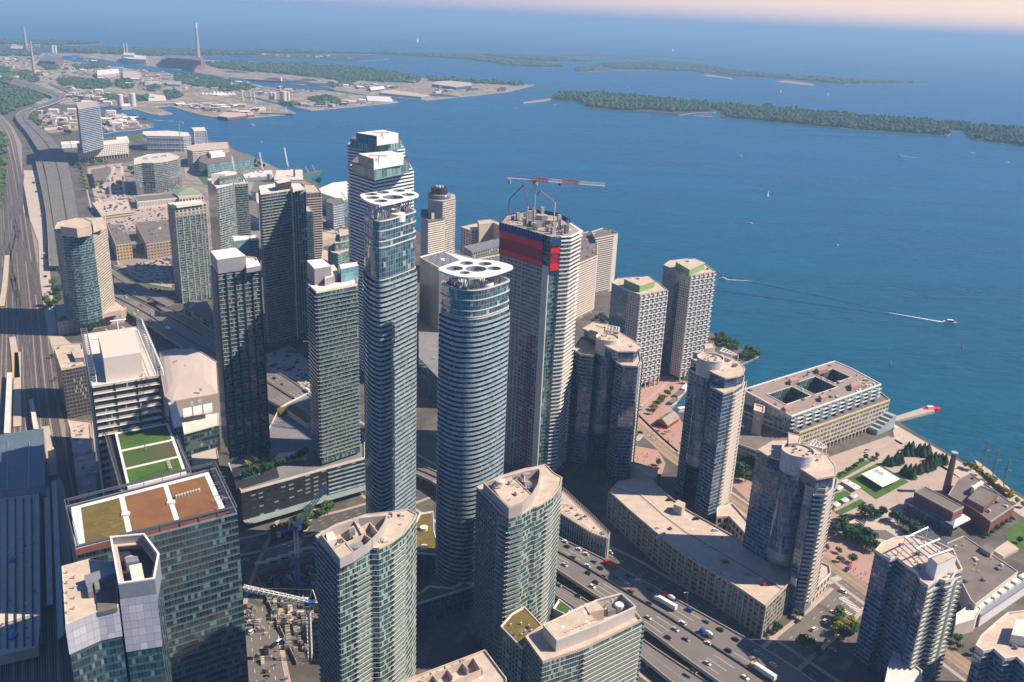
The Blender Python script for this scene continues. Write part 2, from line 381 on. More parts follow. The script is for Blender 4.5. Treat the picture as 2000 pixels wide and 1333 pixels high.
land('dock_ground', [(-900, 200), (190, 210), (205, 209), (262, 213), (293, 223), (310, 225), (337, 222), (305, 209), (331, 207), (380, 222), (395, 225), (442, 234), (500, 229), (560, 224), (578, 220), (565, 215), (545, 205), (500, 195), (455, 186), (-900, 150)], -.04, M['port'])
land('dock_ground', [(-900, 172), (455, 188), (500, 191), (545, 202), (607, 216), (675, 210), (730, 205), (778, 200), (760, 190), (697, 186), (625, 176), (-900, 140)], -.06, M['port'])
land('dock_ground', [(-900, 160), (625, 177), (637, 174), (700, 184), (787, 192), (832, 196), (925, 187), (990, 180), (1035, 169), (1044, 166), (990, 165), (900, 162), (822, 152), (750, 140), (700, 132), (660, 128), (560, 124), (500, 120), (430, 119), (400, 117), (395, 111), (-900, 80)], -.08, M['port'])
land('spit_ground', [(-900, 112), (395, 112), (430, 109), (500, 113), (625, 117), (700, 120), (745, 117), (760, 115), (700, 112), (625, 107), (660, 106), (740, 107), (800, 110), (900, 116), (1000, 129), (1060, 132), (1105, 132), (1070, 122), (1100, 121), (1160, 122), (1120, 117), (1096, 110), (1000, 104), (850, 103), (700, 101), (500, 98), (280, 97), (150, 95), (120, 93), (-900, 70)], -.1, M['isle'])
land('spit_ground', [(1090, 111), (1190, 112), (1250, 118), (1290, 122), (1230, 122), (1172, 125), (1140, 131), (1122, 136), (1130, 141), (1175, 139), (1275, 137), (1362, 141), (1440, 150), (1500, 152), (1600, 161), (1650, 165), (1720, 164), (1812, 164.5), (1800, 160), (1700, 155), (1575, 146), (1500, 142), (1400, 132),
        (1340, 122), (1250, 114), (1210, 109), (1300, 113), (1360, 117), (1387, 119), (1360, 113), (1250, 109), (1150, 106), (1090, 106)], -.12, M['isle'])
land('far_spit_ground', [(-700, 62), (-60, 76), (120, 80), (200, 84.5), (195, 87), (120, 89.5), (-60, 86), (-700, 74)], -.1, M['isle'])
def patch(name, px, mat, z=.008, **k):
    mb = MB(); mb.cap(ccw(poly(px, 0)), z); return struct(name, mb, mat, **k)
def mkwater(name, px, z=.016):
    mb = MB(); mb.cap(ccw(poly(px, 0)), z); return struct(name, mb, M['water'])
mkwater('ship_channel_water', [(150, 108), (232, 122), (342, 136), (437, 150), (500, 157), (532, 160), (585, 166), (640, 171), (655, 176), (600, 178), (582, 175), (520, 170), (497, 164.5), (400, 152), (295, 140.5), (215, 129), (147, 121), (120, 117), (122, 110)])
mkwater('inner_channel_water', [(128, 188), (140, 186), (162, 196), (190, 206), (207, 210), (196, 215), (165, 204)])
mkwater('lagoon_water', [(395, 112), (430, 110), (500, 114.5), (560, 117), (620, 120), (560, 122.5), (500, 118.5), (430, 117.5), (398, 116)])
ISL = [(1075, 195), (1130, 200), (1150, 211), (1187, 216), (1250, 219), (1307, 221.5), (1327, 225), (1355, 220.5), (1400, 219), (1408, 229), (1500, 238), (1600, 248), (1687, 255.5), (1787, 262.5), (1850, 266.5), (1856, 262), (1851, 256), (1880, 256), (1888, 263), (1900, 273), (1957, 281), (2000, 287), (2200, 312), (2200, 275), (2000, 254), (1900, 246), (1800, 238), (1700, 229), (1600, 221), (1500, 212), (1400, 204), (1300, 196), (1250, 190), (1150, 183), (1090, 183)]
land('island_ground', ISL, .3, M['isle'])
for nm, px in (('sand_spit', [(1370, 149), (1400, 151), (1432, 156.5), (1428, 153), (1405, 149), (1385, 146)]), ('sand_spit', [(1512, 160), (1540, 163), (1560, 166), (1592, 168.5), (1585, 164), (1550, 159), (1535, 157)]),
               ('harbour_mole', [(1021, 200), (1023, 201.6), (1060, 197.5), (1078, 194), (1074, 192), (1055, 195)])):
    land(nm, px, .9, M['sand'], -2)
# ---------------------------------------------------------------- rails
RL = [(-140, 190), (-60, 260), (-45, 333), (-60, 480), (-80, 640), (-110, 760), (-170, 1000), (-240, 1333), (-260, 1600)]
RR = [(2, 225), (30, 262), (42, 333), (66, 470), (92, 640), (105, 760), (132, 900), (158, 1050), (185, 1333), (200, 1600)]
M['ballast'] = patchy([(.26, .215, .18), (.34, .28, .235), (.19, .16, .14)], .03, name='ballast')
patch('rail_yard_ground', [(-700, 150), (0, 222), (25, 248), (43, 282), (44, 333), (43, 415), (58, 433), (73, 473), (76, 545), (84, 598), (93, 640), (98, 690), (107, 760), (127, 829), (133, 900), (152, 1000), (170, 1100), (195, 1333), (210, 1800), (-900, 1800)], M['ballast'], .01)
M['sleeper'] = plain((.075, .062, .056), .9, .35, .1)
M['railmetal'] = plain((.36, .31, .28), .5, .2, .3, .3)
Lw = smoothl([G2(u, v) for u, v in RL], 2); Rw = smoothl([G2(u, v) for u, v in RR], 2)
def resamp(P, n):
    L = [0]
    for a, b in zip(P, P[1:]): L.append(L[-1]+math.hypot(b[0]-a[0], b[1]-a[1]))
    out = []; j = 0
    for i in range(n):
        s = L[-1]*i/(n-1)
        while j < len(L)-2 and L[j+1] < s: j += 1
        k = (s-L[j])/max(1e-6, L[j+1]-L[j]); out.append((P[j][0]*(1-k)+P[j+1][0]*k, P[j][1]*(1-k)+P[j+1][1]*k))
    return out
def ribbon(mb, pts, w0, w1, z, m=0, zf=None):
    A = []
    for i, p in enumerate(pts):
        a = pts[max(0, i-1)]; b = pts[min(len(pts)-1, i+1)]; d = Vector((b[0]-a[0], b[1]-a[1])).normalized(); n = Vector((d.y, -d.x))
        A.append(((p[0]+n.x*w0, p[1]+n.y*w0), (p[0]+n.x*w1, p[1]+n.y*w1)))
    for i in range(len(A)-1):
        z0 = z if zf is None else zf[i]+z; z1 = z if zf is None else zf[i+1]+z
        q = [(*A[i][0], z0), (*A[i][1], z0), (*A[i+1][1], z1), (*A[i+1][0], z1)]
        if (Vector(q[1])-Vector(q[0])).cross(Vector(q[2])-Vector(q[0])).z < 0: q = q[::-1]
        mb.face(q, [(0, 0), (1, 0), (1, 1), (0, 1)], m)
La, Ra = resamp(Lw, 60), resamp(Rw, 60)
NT = 24
for k in range(NT):
    f = (k+.5)/NT + random.uniform(-.006, .006)
    pts = [(a[0]*(1-f)+b[0]*f, a[1]*(1-f)+b[1]*f) for a, b in zip(La, Ra)]
    mb = MB(); ribbon(mb, pts, -1.5, 1.5, .03, 0); ribbon(mb, pts, -.85, -.6, .2, 1); ribbon(mb, pts, .6, .85, .2, 1)
    struct('railway_track', mb, [M['sleeper'], M['railmetal']])
for pp in ([(12, 362), (22, 420), (40, 470), (52, 500), (66, 540), (74, 575)], [(44, 340), (34, 430), (22, 480), (8, 530), (-5, 560)], [(36, 440), (26, 500), (12, 560), (2, 600)], [(10, 450), (20, 520), (34, 590), (48, 660), (60, 720)], [(2, 480), (16, 520), (30, 560), (40, 600)]):
    mb = MB(); pts = smoothl([G2(u, v) for u, v in pp], 3); ribbon(mb, pts, -3.4, 3.4, .045, 0); ribbon(mb, pts, -.85, -.6, .24, 1); ribbon(mb, pts, .6, .85, .24, 1)
    struct('railway_crossover', mb, [M['sleeper'], M['railmetal']])
# ---------------------------------------------------------------- streets and paved squares
def road(name, pts, w, mat=None, z=.02, marks=1, kerb=True, lanes=2, wd=False):
    P = smoothl([G2(u, v) for u, v in pts] if not wd else pts, 3); mb = MB(); ribbon(mb, P, -w/2, w/2, z, 0)
    if kerb:
        for s in (-1, 1):
            ribbon(mb, P, s*(w/2), s*(w/2+2.6), z+.13, 1); ribbon(mb, P, s*w/2-.1, s*w/2+.1, z+.14, 2)
    r = struct(name, mb, [mat or M['asph'], M['pave'], M['concl']])
    if marks:
        Q = resamp(P, max(2, int(sum(math.hypot(b[0]-a[0], b[1]-a[1]) for a, b in zip(P, P[1:]))/3)))
        mm = MB()
        for l in range(1, lanes):
            o = -w/2+w*l/lanes
            for i in range(0, len(Q)-1, 3): ribbon(mm, Q[i:i+2], o-.12, o+.12, z+.006)
        if mm.f: struct('road_marking', mm, M['paint'])
    return P
road('lakeshore_road', [(640, 800), (720, 850), (830, 912), (960, 985), (1088, 1052), (1200, 1085), (1290, 1140), (1400, 1200), (1500, 1262), (1600, 1330), (1760, 1440)], 15, lanes=4)
road('lakeshore_road', [(222, 640), (330, 740), (430, 800), (560, 860), (700, 945), (860, 1045), (1010, 1130), (1100, 1190), (1250, 1290), (1400, 1400)], 15, lanes=4)
road('york_street', [(640, 820), (600, 960), (545, 1080), (520, 1150), (505, 1230), (520, 1340), (560, 1500)], 20, M['asph2'], lanes=4)
road('bremner_boulevard', [(420, 1075), (500, 1065), (600, 1030), (720, 1000), (830, 960)], 18, lanes=4)
road('bay_street', [(518, 690), (560, 740), (620, 800)], 12)
road('queens_quay', [(1130, 700), (1225, 805), (1300, 878), (1390, 948), (1480, 1010), (1600, 1100), (1668, 1150), (1790, 1240), (1900, 1325), (2020, 1410)], 11, M['asph2'], lanes=3)
road('spadina_connector', [(1480, 1330), (1520, 1290), (1560, 1255), (1620, 1205), (1660, 1165)], 22, M['asph2'], lanes=4, z=.027)
road('queens_quay_access', [(1500, 920), (1620, 935), (1700, 895), (1760, 860)], 10, z=.024)
road('quay_street', [(1250, 805), (1290, 770), (1330, 735), (1350, 700)], 8, z=.024)
road('freeland_street', [(215, 520), (300, 545), (380, 560)], 10, z=.024)
road('cooper_street', [(175, 360), (198, 450), (222, 520)], 12, z=.024)
road('queens_quay_east', [(395, 312), (470, 352), (560, 400), (700, 470), (830, 545), (980, 610)], 16, z=.024, lanes=4)
road('cherry_street', [(96, 163), (140, 182), (190, 198), (230, 212)], 12, z=.03, kerb=False)
patch('district_ground', [(170, 325), (245, 318), (330, 300), (400, 275), (480, 300), (620, 365), (640, 400), (600, 430), (500, 470), (330, 505), (235, 522), (215, 450), (190, 400)], patchy([(.30, .25, .21), (.18, .16, .14), (.36, .30, .25), (.12, .115, .10)], .015), .006)
def lot(name, px, mat, z=.03): return patch(name, px, mat, z)
lot('promenade_paving', [(1742, 826), (1853, 890), (1998, 975), (2100, 1040), (2060, 1050), (1960, 985), (1846, 918), (1748, 862)], M['pave2'])
lot('square_paving', [(1622, 892), (1735, 852), (1748, 858), (1850, 915), (1880, 938), (1850, 985), (1780, 1000), (1640, 1010), (1600, 960)], M['pave'])
lot('tram_reservation', [(1235, 830), (1246, 823), (1315, 885), (1400, 950), (1500, 1015), (1618, 1088), (1700, 1148), (1820, 1238), (1920, 1312), (2000, 1372), (1980, 1385), (1900, 1328), (1800, 1250), (1690, 1165), (1600, 1098), (1480, 1020), (1385, 955), (1300, 895)], M['sand'], .18)
lot('quay_paving', [(1240, 826), (1250, 760), (1290, 735), (1345, 735), (1350, 755), (1310, 797), (1340, 835), (1345, 880), (1310, 885)], M['pink'], .15)
lot('plaza_paving', [(1232, 870), (1285, 880), (1300, 905), (1290, 935), (1240, 915)], M['pink'], .15)
lot('quay_side_paving', [(1420, 940), (1500, 925), (1610, 985), (1640, 1010), (1700, 1075), (1780, 1150), (1700, 1145), (1600, 1085), (1500, 1015)], M['pink'], .15)
lot('lawn', [(1655, 935), (1714, 905), (1775, 942), (1711, 976)], M['lawn'], .2)
lot('lawn', [(1624, 968), (1650, 958), (1665, 967), (1626, 990)], M['lawn'], .2)
lot('lawn', [(1631, 1000), (1680, 975), (1693, 983), (1641, 1007)], M['lawn'], .2)
lot('lawn', [(1630, 930), (1690, 893), (1712, 898), (1640, 938)], M['lawn'], .2)
lot('park_lawn', [(1960, 1045), (1985, 1022), (2040, 995), (2120, 1040), (2060, 1090), (1985, 1078)], M['lawn'], .2)
lot('station_forecourt', [(94, 655), (120, 655), (160, 690), (105, 690)], M['pave2'])
lot('side_yard', [(46, 333), (78, 333), (86, 400), (92, 480), (105, 600), (112, 650), (94, 655), (86, 600), (78, 545), (75, 473), (60, 433), (45, 415)], M['pave2'], .03)
lot('car_park', [(236, 521), (333, 503), (336, 562), (300, 557), (262, 546)], M['pave'], .05)
lot('car_park', [(262, 410), (326, 396), (328, 440), (265, 452), (215, 448), (208, 435)], M['pave'], .05)
lot('car_park', [(521, 692), (566, 675), (603, 705), (605, 757), (560, 735), (524, 722)], M['pave2'], .05)
lot('car_park', [(360, 325), (396, 318), (432, 338), (400, 345), (362, 340)], M['pave'], .05)
lot('verge', [(234, 524), (262, 549), (300, 560), (334, 565), (333, 562), (298, 556), (264, 545), (238, 521)], M['lawn'], .12)
lot('building_pit', [(476, 1128), (500, 1110), (620, 1072), (640, 1100), (650, 1290), (575, 1300), (560, 1260)], patchy([(.09, .08, .07), (.22, .18, .14), (.06, .055, .05), (.30, .24, .18)], .09), .04)
lot('yard', [(170, 330), (240, 318), (250, 400), (190, 408)], M['pave'], .04)
lot('yard', [(75, 225), (150, 218), (155, 255), (80, 262)], M['sand'], .05)
lot('yard', [(205, 248), (240, 240), (292, 244), (285, 249), (240, 252), (212, 254)], M['sand'], .05)
lot('playing_field', [(0, 141), (35, 139), (42, 146), (0, 150)], M['lawn'], .06)
lot('park_lawn', [(250, 268), (272, 265), (278, 272), (252, 277)], M['lawn'], .06)
lot('meadow', [(380, 340), (420, 335), (440, 350), (400, 362)], M['lawn'], .03)

_q = smoothl([G2(u, v) for u, v in [(1243, 828), (1310, 887), (1395, 953), (1490, 1017), (1610, 1094), (1695, 1157), (1812, 1246), (1912, 1321), (2000, 1385)]], 3)
for o_ in (-3.2, -1.8, 1.8, 3.2):
    mb = MB(); ribbon(mb, _q, o_-.14, o_+.14, .2); struct('tram_rail', mb, M['sleeper'])
def crosswalk(a, b, w, n):
    A, B = Vector(G2(*a)), Vector(G2(*b)); d = (B-A); L = d.length; d.normalize(); q = Vector((-d.y, d.x)); mb = MB()
    for i in range(n):
        c = A+d*(L*(i+.2)/n); e = d*(L/n*.55); mb.face([(*c, .075), (*(c+e), .075), (*(c+e+q*w), .075), (*(c+q*w), .075)] if q.dot(Vector((0, 1))) > 0 else [(*(c+q*w), .075), (*(c+e+q*w), .075), (*(c+e), .075), (*c, .075)])
    struct('crosswalk', mb, M['paint'])
crosswalk((1622, 1142), (1650, 1130), 5, 9); crosswalk((1637, 1168), (1680, 1202), 5, 14); crosswalk((1248, 862), (1262, 848), 5, 8); crosswalk((1240, 812), (1252, 820), 4, 7); crosswalk((1640, 1190), (1664, 1206), 3, 6)
for k in range(36):      # worn asphalt patches on the streets and yards
    u, v = random.choice([(random.uniform(470, 640), random.uniform(1040, 1330)), (random.uniform(1090, 1560), 0), (random.uniform(1540, 1700), random.uniform(1180, 1300)), (random.uniform(820, 930), random.uniform(1170, 1330))])
    if v == 0: v = 1060+(u-1090)*.6+random.uniform(-20, 20)
    p = G(u, v); mb = MB(); a_ = random.uniform(0, 3); mb.face([(p.x+x*math.cos(a_)-y*math.sin(a_), p.y+x*math.sin(a_)+y*math.cos(a_), .048+k*.0006) for x, y in ((-6, -2), (6, -2), (5, 2), (-6, 2.4))]); struct('asphalt_patch', mb, random.choice([M['asph'], M['asph2'], M['roofg']]))
# ================================================================ towers
def tower(name, label, cat, P, z, zb=0, fm=None, fh=3.0, bay=3.2, roof=None, par=1.0, bands=(), group=None, walls=None, parm=None, root=None, caps=True):
    if area(P) < 0: print('REVERSED', label); P = P[::-1]
    c = cen(P)
    t = root or thing(name, label, cat, (c[0], c[1], zb), group=group)
    if walls is None: walls = [('wall', None, fm)]
    for nm, ed, mat in walls:
        mb = MB(); mb.wall(P, zb, z, bay, fh, edges=ed); sub(nm, mb, mat, t)
    if caps:
        mb = MB(); mb.cap(offs(P, -.3), z+.02 if False else z-.05); sub('roof', mb, roof or M['roof'], t)
        if par: mb = MB(); mb.ring(P, -.35, .12, z-.6, z+par); sub('parapet', mb, parm or roof or M['roof'], t)
    for b in bands:
        b = dict(dict(edges=None, d=1.4, t=.25, up=1.05, m=None, rm=None, off=0.0, every=1, z0=zb+4, z1=z-1, name='balcony', gap=0), **b)
        mb = MB(); n = len(P)
        ed = list(range(n)) if b['edges'] is None else b['edges']
        mb.strip(P, ed, b['d'], -b['t'], 0, 0, d0=b.get('d0', 0))
        if b['up']: mb.strip(P, ed, b['d']+.02, 0, b['up'], 1, d0=b['d']-.14)
        zz = z - fh*1 + b['off']; first = None; k = 0
        while zz > b['z0']:
            if zz < b['z1'] and k % b['every'] == 0:
                if first is None:
                    first = sub(b['name'], mb, [b['m'] or M['balc'], b['rm'] or (M['balt'] if b['m'] in (None, M['balc'], M['concl']) and b['up'] > .25 else b['m'] or M['balc'])], t); first.location = (0, 0, zz-zb); zf = zz
                    ORGS = ORG[t.name]
                    for v in first.data.vertices: v.co.z += ORGS.z
                else:
                    dupmesh(first, zz-zf)
            zz -= fh; k += 1
    return t, P
def rbox(t, name, px, z, z0, mat, par=0, fm=None, bay=3, fh=3):
    """box on a roof: px = its top corners in the survey, z its top, z0 its foot"""
    P = poly(px, z)
    if area(P) < 0: P = P[::-1]
    mb = MB(); mb.wall(P, z0, z, bay, fh, 0); mb.cap(P, z, 1)
    if par: mb.ring(P, -.3, .1, z-.3, z+par, 1)
    return sub(name, mb, [fm or mat, mat], t)
def vents(t, P, z, n=8, big=2.2, seed=1, avoid=()):
    rnd = random.Random(seed); Q = offs(P, -2.5); n = int(n*1.7); big *= 1.15
    for k in range(3):      # walkway mats and repair patches
        for _ in range(20):
            p = (rnd.uniform(min(q[0] for q in Q), max(q[0] for q in Q)), rnd.uniform(min(q[1] for q in Q), max(q[1] for q in Q)))
            if inside(p, Q) and not any(inside(p, offs(a, 4)) for a in avoid): break
        else: continue
        mb = MB(); w, h = rnd.uniform(2, 5), rnd.uniform(1.2, 3); mb.box(p[0], p[1], z-.04, w, h, .1+.012*k, rnd.uniform(.1, .5)); sub('roof_patch', mb, rnd.choice([M['roofg'], M['gravel'], M['roofl']]), t)
    xs = [p[0] for p in Q]; ys = [p[1] for p in Q]; k = 0; tr = 0
    while k < n and tr < 200:
        tr += 1; p = (rnd.uniform(min(xs), max(xs)), rnd.uniform(min(ys), max(ys)))
        if not inside(p, Q) or any(inside(p, offs(a, 1.5)) for a in avoid): continue
        mb = MB(); a = rnd.uniform(.1, .5)
        if rnd.random() < .55:
            s = rnd.uniform(.8, big); h = rnd.uniform(.8, 2.0); mb.box(p[0], p[1], z, s, s*rnd.uniform(.6, 1.8), h, a); mb.box(p[0], p[1], z+h, s*.6, s*.6, .25, a)
            sub('roof_unit', mb, M['mech'] if rnd.random() < .5 else M['concl'], t)
        else:
            mb.tube(p, [(.25, z), (.25, z+1.0), (.5, z+1.05), (.5, z+1.35)], 8); sub('roof_vent', mb, M['concl'], t)
        k += 1
# facade materials (each its own facade pattern)
F = {}
M['conc_shade'] = plain((.20, .20, .21), .8, .2, .12)  # concrete darkened in colour for the shade over the podium roofs
F['ice'] = fac('ice_glass', (.010, .03, .055), (.08, .19, .26), (.09, .11, .13), .0, .98, .03, 2, .07, 0.06, 0.02, 2.0, .1, (.26, .32, .34))
F['icetop'] = fac('ice_crown_glass', (.015, .045, .07), (.08, .18, .23), (.22, .25, .27), .04, .97, .04, 1, .03, 0.04, 0.03, 2.3, .06)
F['green'] = fac('green_glass', (.010, .05, .055), (.07, .20, .20), (.22, .25, .24), .10, .96, .035, 2, .08, 0.06, 0.035, 2.0, .2, (.34, .44, .38), (.03, .10, .105))
F['dkgrn'] = fac('dark_green_glass', (.008, .032, .045), (.07, .19, .22), (.10, .125, .145), .12, .95, .04, 3, .08, 0.06, 0.02, 1.9, .22, (.22, .30, .30), (.02, .05, .055))
F['navy'] = fac('navy_glass', (.007, .030, .075), (.04, .14, .28), (.10, .13, .19), .06, .98, .02, 3, .07, 0.06, 0.02, 2.0, .1, (.14, .28, .42))
F['concw'] = fac('punched_concrete', (.012, .018, .025), (.05, .07, .08), (.56, .51, .45), .28, .80, .26, 1, .0, .2, .02, 1.5, .1)
F['concg'] = fac('grey_grid', (.010, .018, .03), (.05, .08, .11), (.27, .27, .30), .2, .85, .18, 1, .0, .2, .02, 1.5, .1)
F['precast'] = fac('precast_grid', (.012, .018, .025), (.06, .08, .09), (.58, .51, .44), .22, .82, .20, 1, .0, .2, .02, 1.5, .05)
F['hotel'] = fac('hotel_grid', (.015, .018, .022), (.07, .07, .07), (.62, .56, .48), .34, .9, .12, 1, .0, .25, .01, 1.4, .2, (.35, .3, .25))
F['brown'] = fac('brown_grid', (.014, .016, .02), (.05, .06, .06), (.24, .17, .14), .32, .92, .12, 1, .0, .2, .01, 1.5, .05)
F['brick'] = fac('condo_grid', (.012, .014, .018), (.05, .05, .05), (.46, .36, .29), .3, .88, .10, 1, .0, .2, .01, 1.5, .1)
F['office'] = fac('office_glass', (.006, .018, .030), (.03, .085, .11), (.07, .10, .12), .30, .97, .015, 2, .05, 0.05, 0.02, 2.2, .12, (.14, .27, .30), (.02, .05, .065))
F['officeb'] = fac('blue_office_glass', (.012, .045, .10), (.03, .12, .22), (.62, .60, .58), .22, .95, .05, 4, .08, 0.06, 0.02, 2.0, .1, (.1, .25, .4))
F['slat'] = fac('dark_louvre', (.010, .014, .022), (.02, .03, .045), (.36, .35, .35), .18, .98, .005, 6, .04, .15, .02, 1.6, .02)
F['teal'] = fac('teal_glass', (.02, .07, .075), (.12, .27, .27), (.30, .38, .38), .15, .92, .04, 2, .07, 0.06, 0.03, 2.0, .2, (.3, .42, .4), (.10, .2, .2))
F['ware'] = fac('warehouse_grid', (.015, .02, .025), (.06, .08, .09), (.34, .30, .26), .22, .78, .10, 3, .10, .25, .02, 1.5, .3, (.28, .27, .25))
F['beigew'] = fac('beige_warehouse', (.02, .04, .045), (.07, .14, .14), (.56, .48, .38), .22, .80, .09, 2, .08, .2, .02, 1.5, .2, (.25, .3, .28))
F['wcyl'] = fac('white_metal_grid', (.40, .40, .42), (.52, .52, .53), (.66, .65, .64), .05, .93, .06, 1, .0, .35, .02, 1.4, .0)
F['recess'] = fac('raw_storey', (.03, .035, .04), (.10, .11, .12), (.40, .37, .33), .0, .9, .04, 1, .0, .6, .0, 1.4, .15, (.25, .25, .26))
F['parkade'] = fac('parkade_front', (.012, .014, .018), (.04, .045, .05), (.36, .32, .28), .30, .78, .06, 4, .22, .3, .01, 1.4, .3, (.28, .27, .25))
F['white'] = fac('white_grid', (.015, .03, .04), (.06, .10, .12), (.66, .63, .58), .22, .86, .14, 1, .0, .2, .02, 1.5, .15)
F['blueg'] = fac('blue_curtain', (.008, .05, .11), (.015, .10, .17), (.05, .10, .14), .04, .96, .03, 2, .05, 0.05, 0.02, 2.1, .06, (.05, .2, .3))
F['clad'] = fac('shaded_cladding', (.26, .25, .28), (.31, .30, .33), (.20, .19, .21), .02, .99, .012, 1, .0, .5, .0, 1.4, .0)  # purple grey paints the shade on the walls of white penthouse boxes
F['cladp'] = fac('pale_panel_cladding', (.48, .45, .42), (.52, .49, .46), (.40, .37, .35), .02, .99, .02, 1, .0, .6, .0, 1.4, .0)
F['iceblue'] = fac('pale_blue_glass', (.12, .26, .32), (.20, .38, .44), (.35, .45, .48), .03, .98, .02, 1, .0, .15, .03, 1.5, .05)
ICEBALC = M['balg']
# ---------------------------------------------------------------- the two oval towers with pierced canopies
def ice(label, canopy, holes, zc, zr, zdark, zb=0, fh=3.05):
    C = poly(canopy, zc)
    if area(C) < 0: C = C[::-1]
    C = smooth(C, 2); body = offs(C, -1.9)
    c = cen(C); t = thing('condo_tower', label, 'tower', (c[0], c[1], zb), group='oval glass towers with pierced white canopies')
    mb = MB(); mb.wall(body, zb, zdark, 2.4, fh, top=zr); sub('wall', mb, F['ice'], t)
    mb = MB(); mb.wall(body, zdark, zr, 2.6, fh, top=zr); sub('crown_glazing', mb, F['icetop'], t)
    for zz in (zr-.4, zr-fh*2, zr-fh*4, zr-fh*5.2, zdark):
        mb = MB(); mb.ring(body, -.3, .45, zz, zz+.5); sub('crown_rail', mb, M['concl'] if zz > zdark+1 else M['balc'], t)
    mb = MB(); mb.cap(body, zr-3.4); sub('roof', mb, M['roofw'], t)
    mb = MB(); mb.ring(body, -1.5, -.3, zr-3.4, zr+.2); sub('parapet', mb, M['steel'], t)
    mb = MB(); mb.ring(offs(body, 0), -.2, 1.35, -.22, 0, 0); mb.ring(body, 1.22, 1.37, 0, 1.3, 1)
    zz = zdark-.2-fh*0.9; first = None
    while zz > zb+3:
        if first is None:
            first = sub('balcony', mb, [M['balc'], ICEBALC], t); zf = zz; first.location.z = zz
        else: dupmesh(first, zz-zf)
        zz -= fh
    # canopy with holes
    hs = []
    for u, v, r in holes:
        p = G2(u, v, zc); q = G2(u+r, v, zc); hs.append(circ(p, math.hypot(q[0]-p[0], q[1]-p[1]), 28)[::-1])
    mb = MB(); mb.cap(C, zc, 0, hs); mb.cap(C, zc-1.1, 0, hs, up=False)
    mb.wall(C, zc-1.1, zc, 0)
    for h in hs: mb.wall(h, zc-1.1, zc, 0)
    cp = sub('canopy', mb, M['roofw'], t)
    for h in hs:
        hh = h[::-1]; mb = MB(); mb.ring(hh, -.35, 0.05, zc-2.2, zc+.25); sub('opening_rim', mb, M['steel'], cp)
    for k in range(12):
        p = offs(body, -4)[int(k*len(body)/12)]
        mb = MB()
        for a in (-1, 1):
            mb.bar((p[0], p[1], zr-3.4), (p[0]+a*2.3, p[1]+a*.6, zc-1.1), .3); mb.bar((p[0], p[1], zr-3.4), (p[0]+a*.7, p[1]-a*2.1, zc-1.1), .3)
        sub('strut', mb, M['steel'], t)
    for k, (x, y, r) in enumerate(((c[0]-9, c[1]-3, 4.5), (c[0]+6, c[1]-5, 4.5), (c[0], c[1]+4, 5.5))):
        mb = MB(); mb.tube((x, y), [(r, zr-3.4), (r, zr+1.2)], 24); sub('cooling_tower', mb, M['white'], t)
    return t, body
ice('shorter oval glass tower with a flat white canopy pierced by round holes', [(852, 525.6), (866, 532), (882, 537.5), (900, 541.2), (924, 542.6), (948, 540), (972, 534), (990, 528), (1006, 521.4), (990, 514.5), (966, 509.2), (942, 507.2), (918, 506.4), (900, 508), (876, 516)],
    [(888.6, 525, 16), (912, 514.8, 12.6), (948, 516, 12.8), (930.6, 526, 20), (966, 525, 13), (908.4, 533.4, 9.6)], 212, 204, 187)
ice('taller oval glass tower rising in front of two white banded towers', [(701, 379.5), (708, 388), (717, 394), (730, 398.5), (741, 400.3), (760, 397.5), (780, 392.5), (800, 387), (820.5, 381.5), (812, 376), (800, 371.5), (780, 368.3), (765, 369.5), (740, 374), (720, 376.5)],
    [(725.5, 380, 12), (748.5, 376.4, 12.2), (780, 373, 12), (768.5, 386, 20), (798, 381, 12.5), (728.5, 387, 13), (744.5, 393.3, 13)], 244, 234, 199)
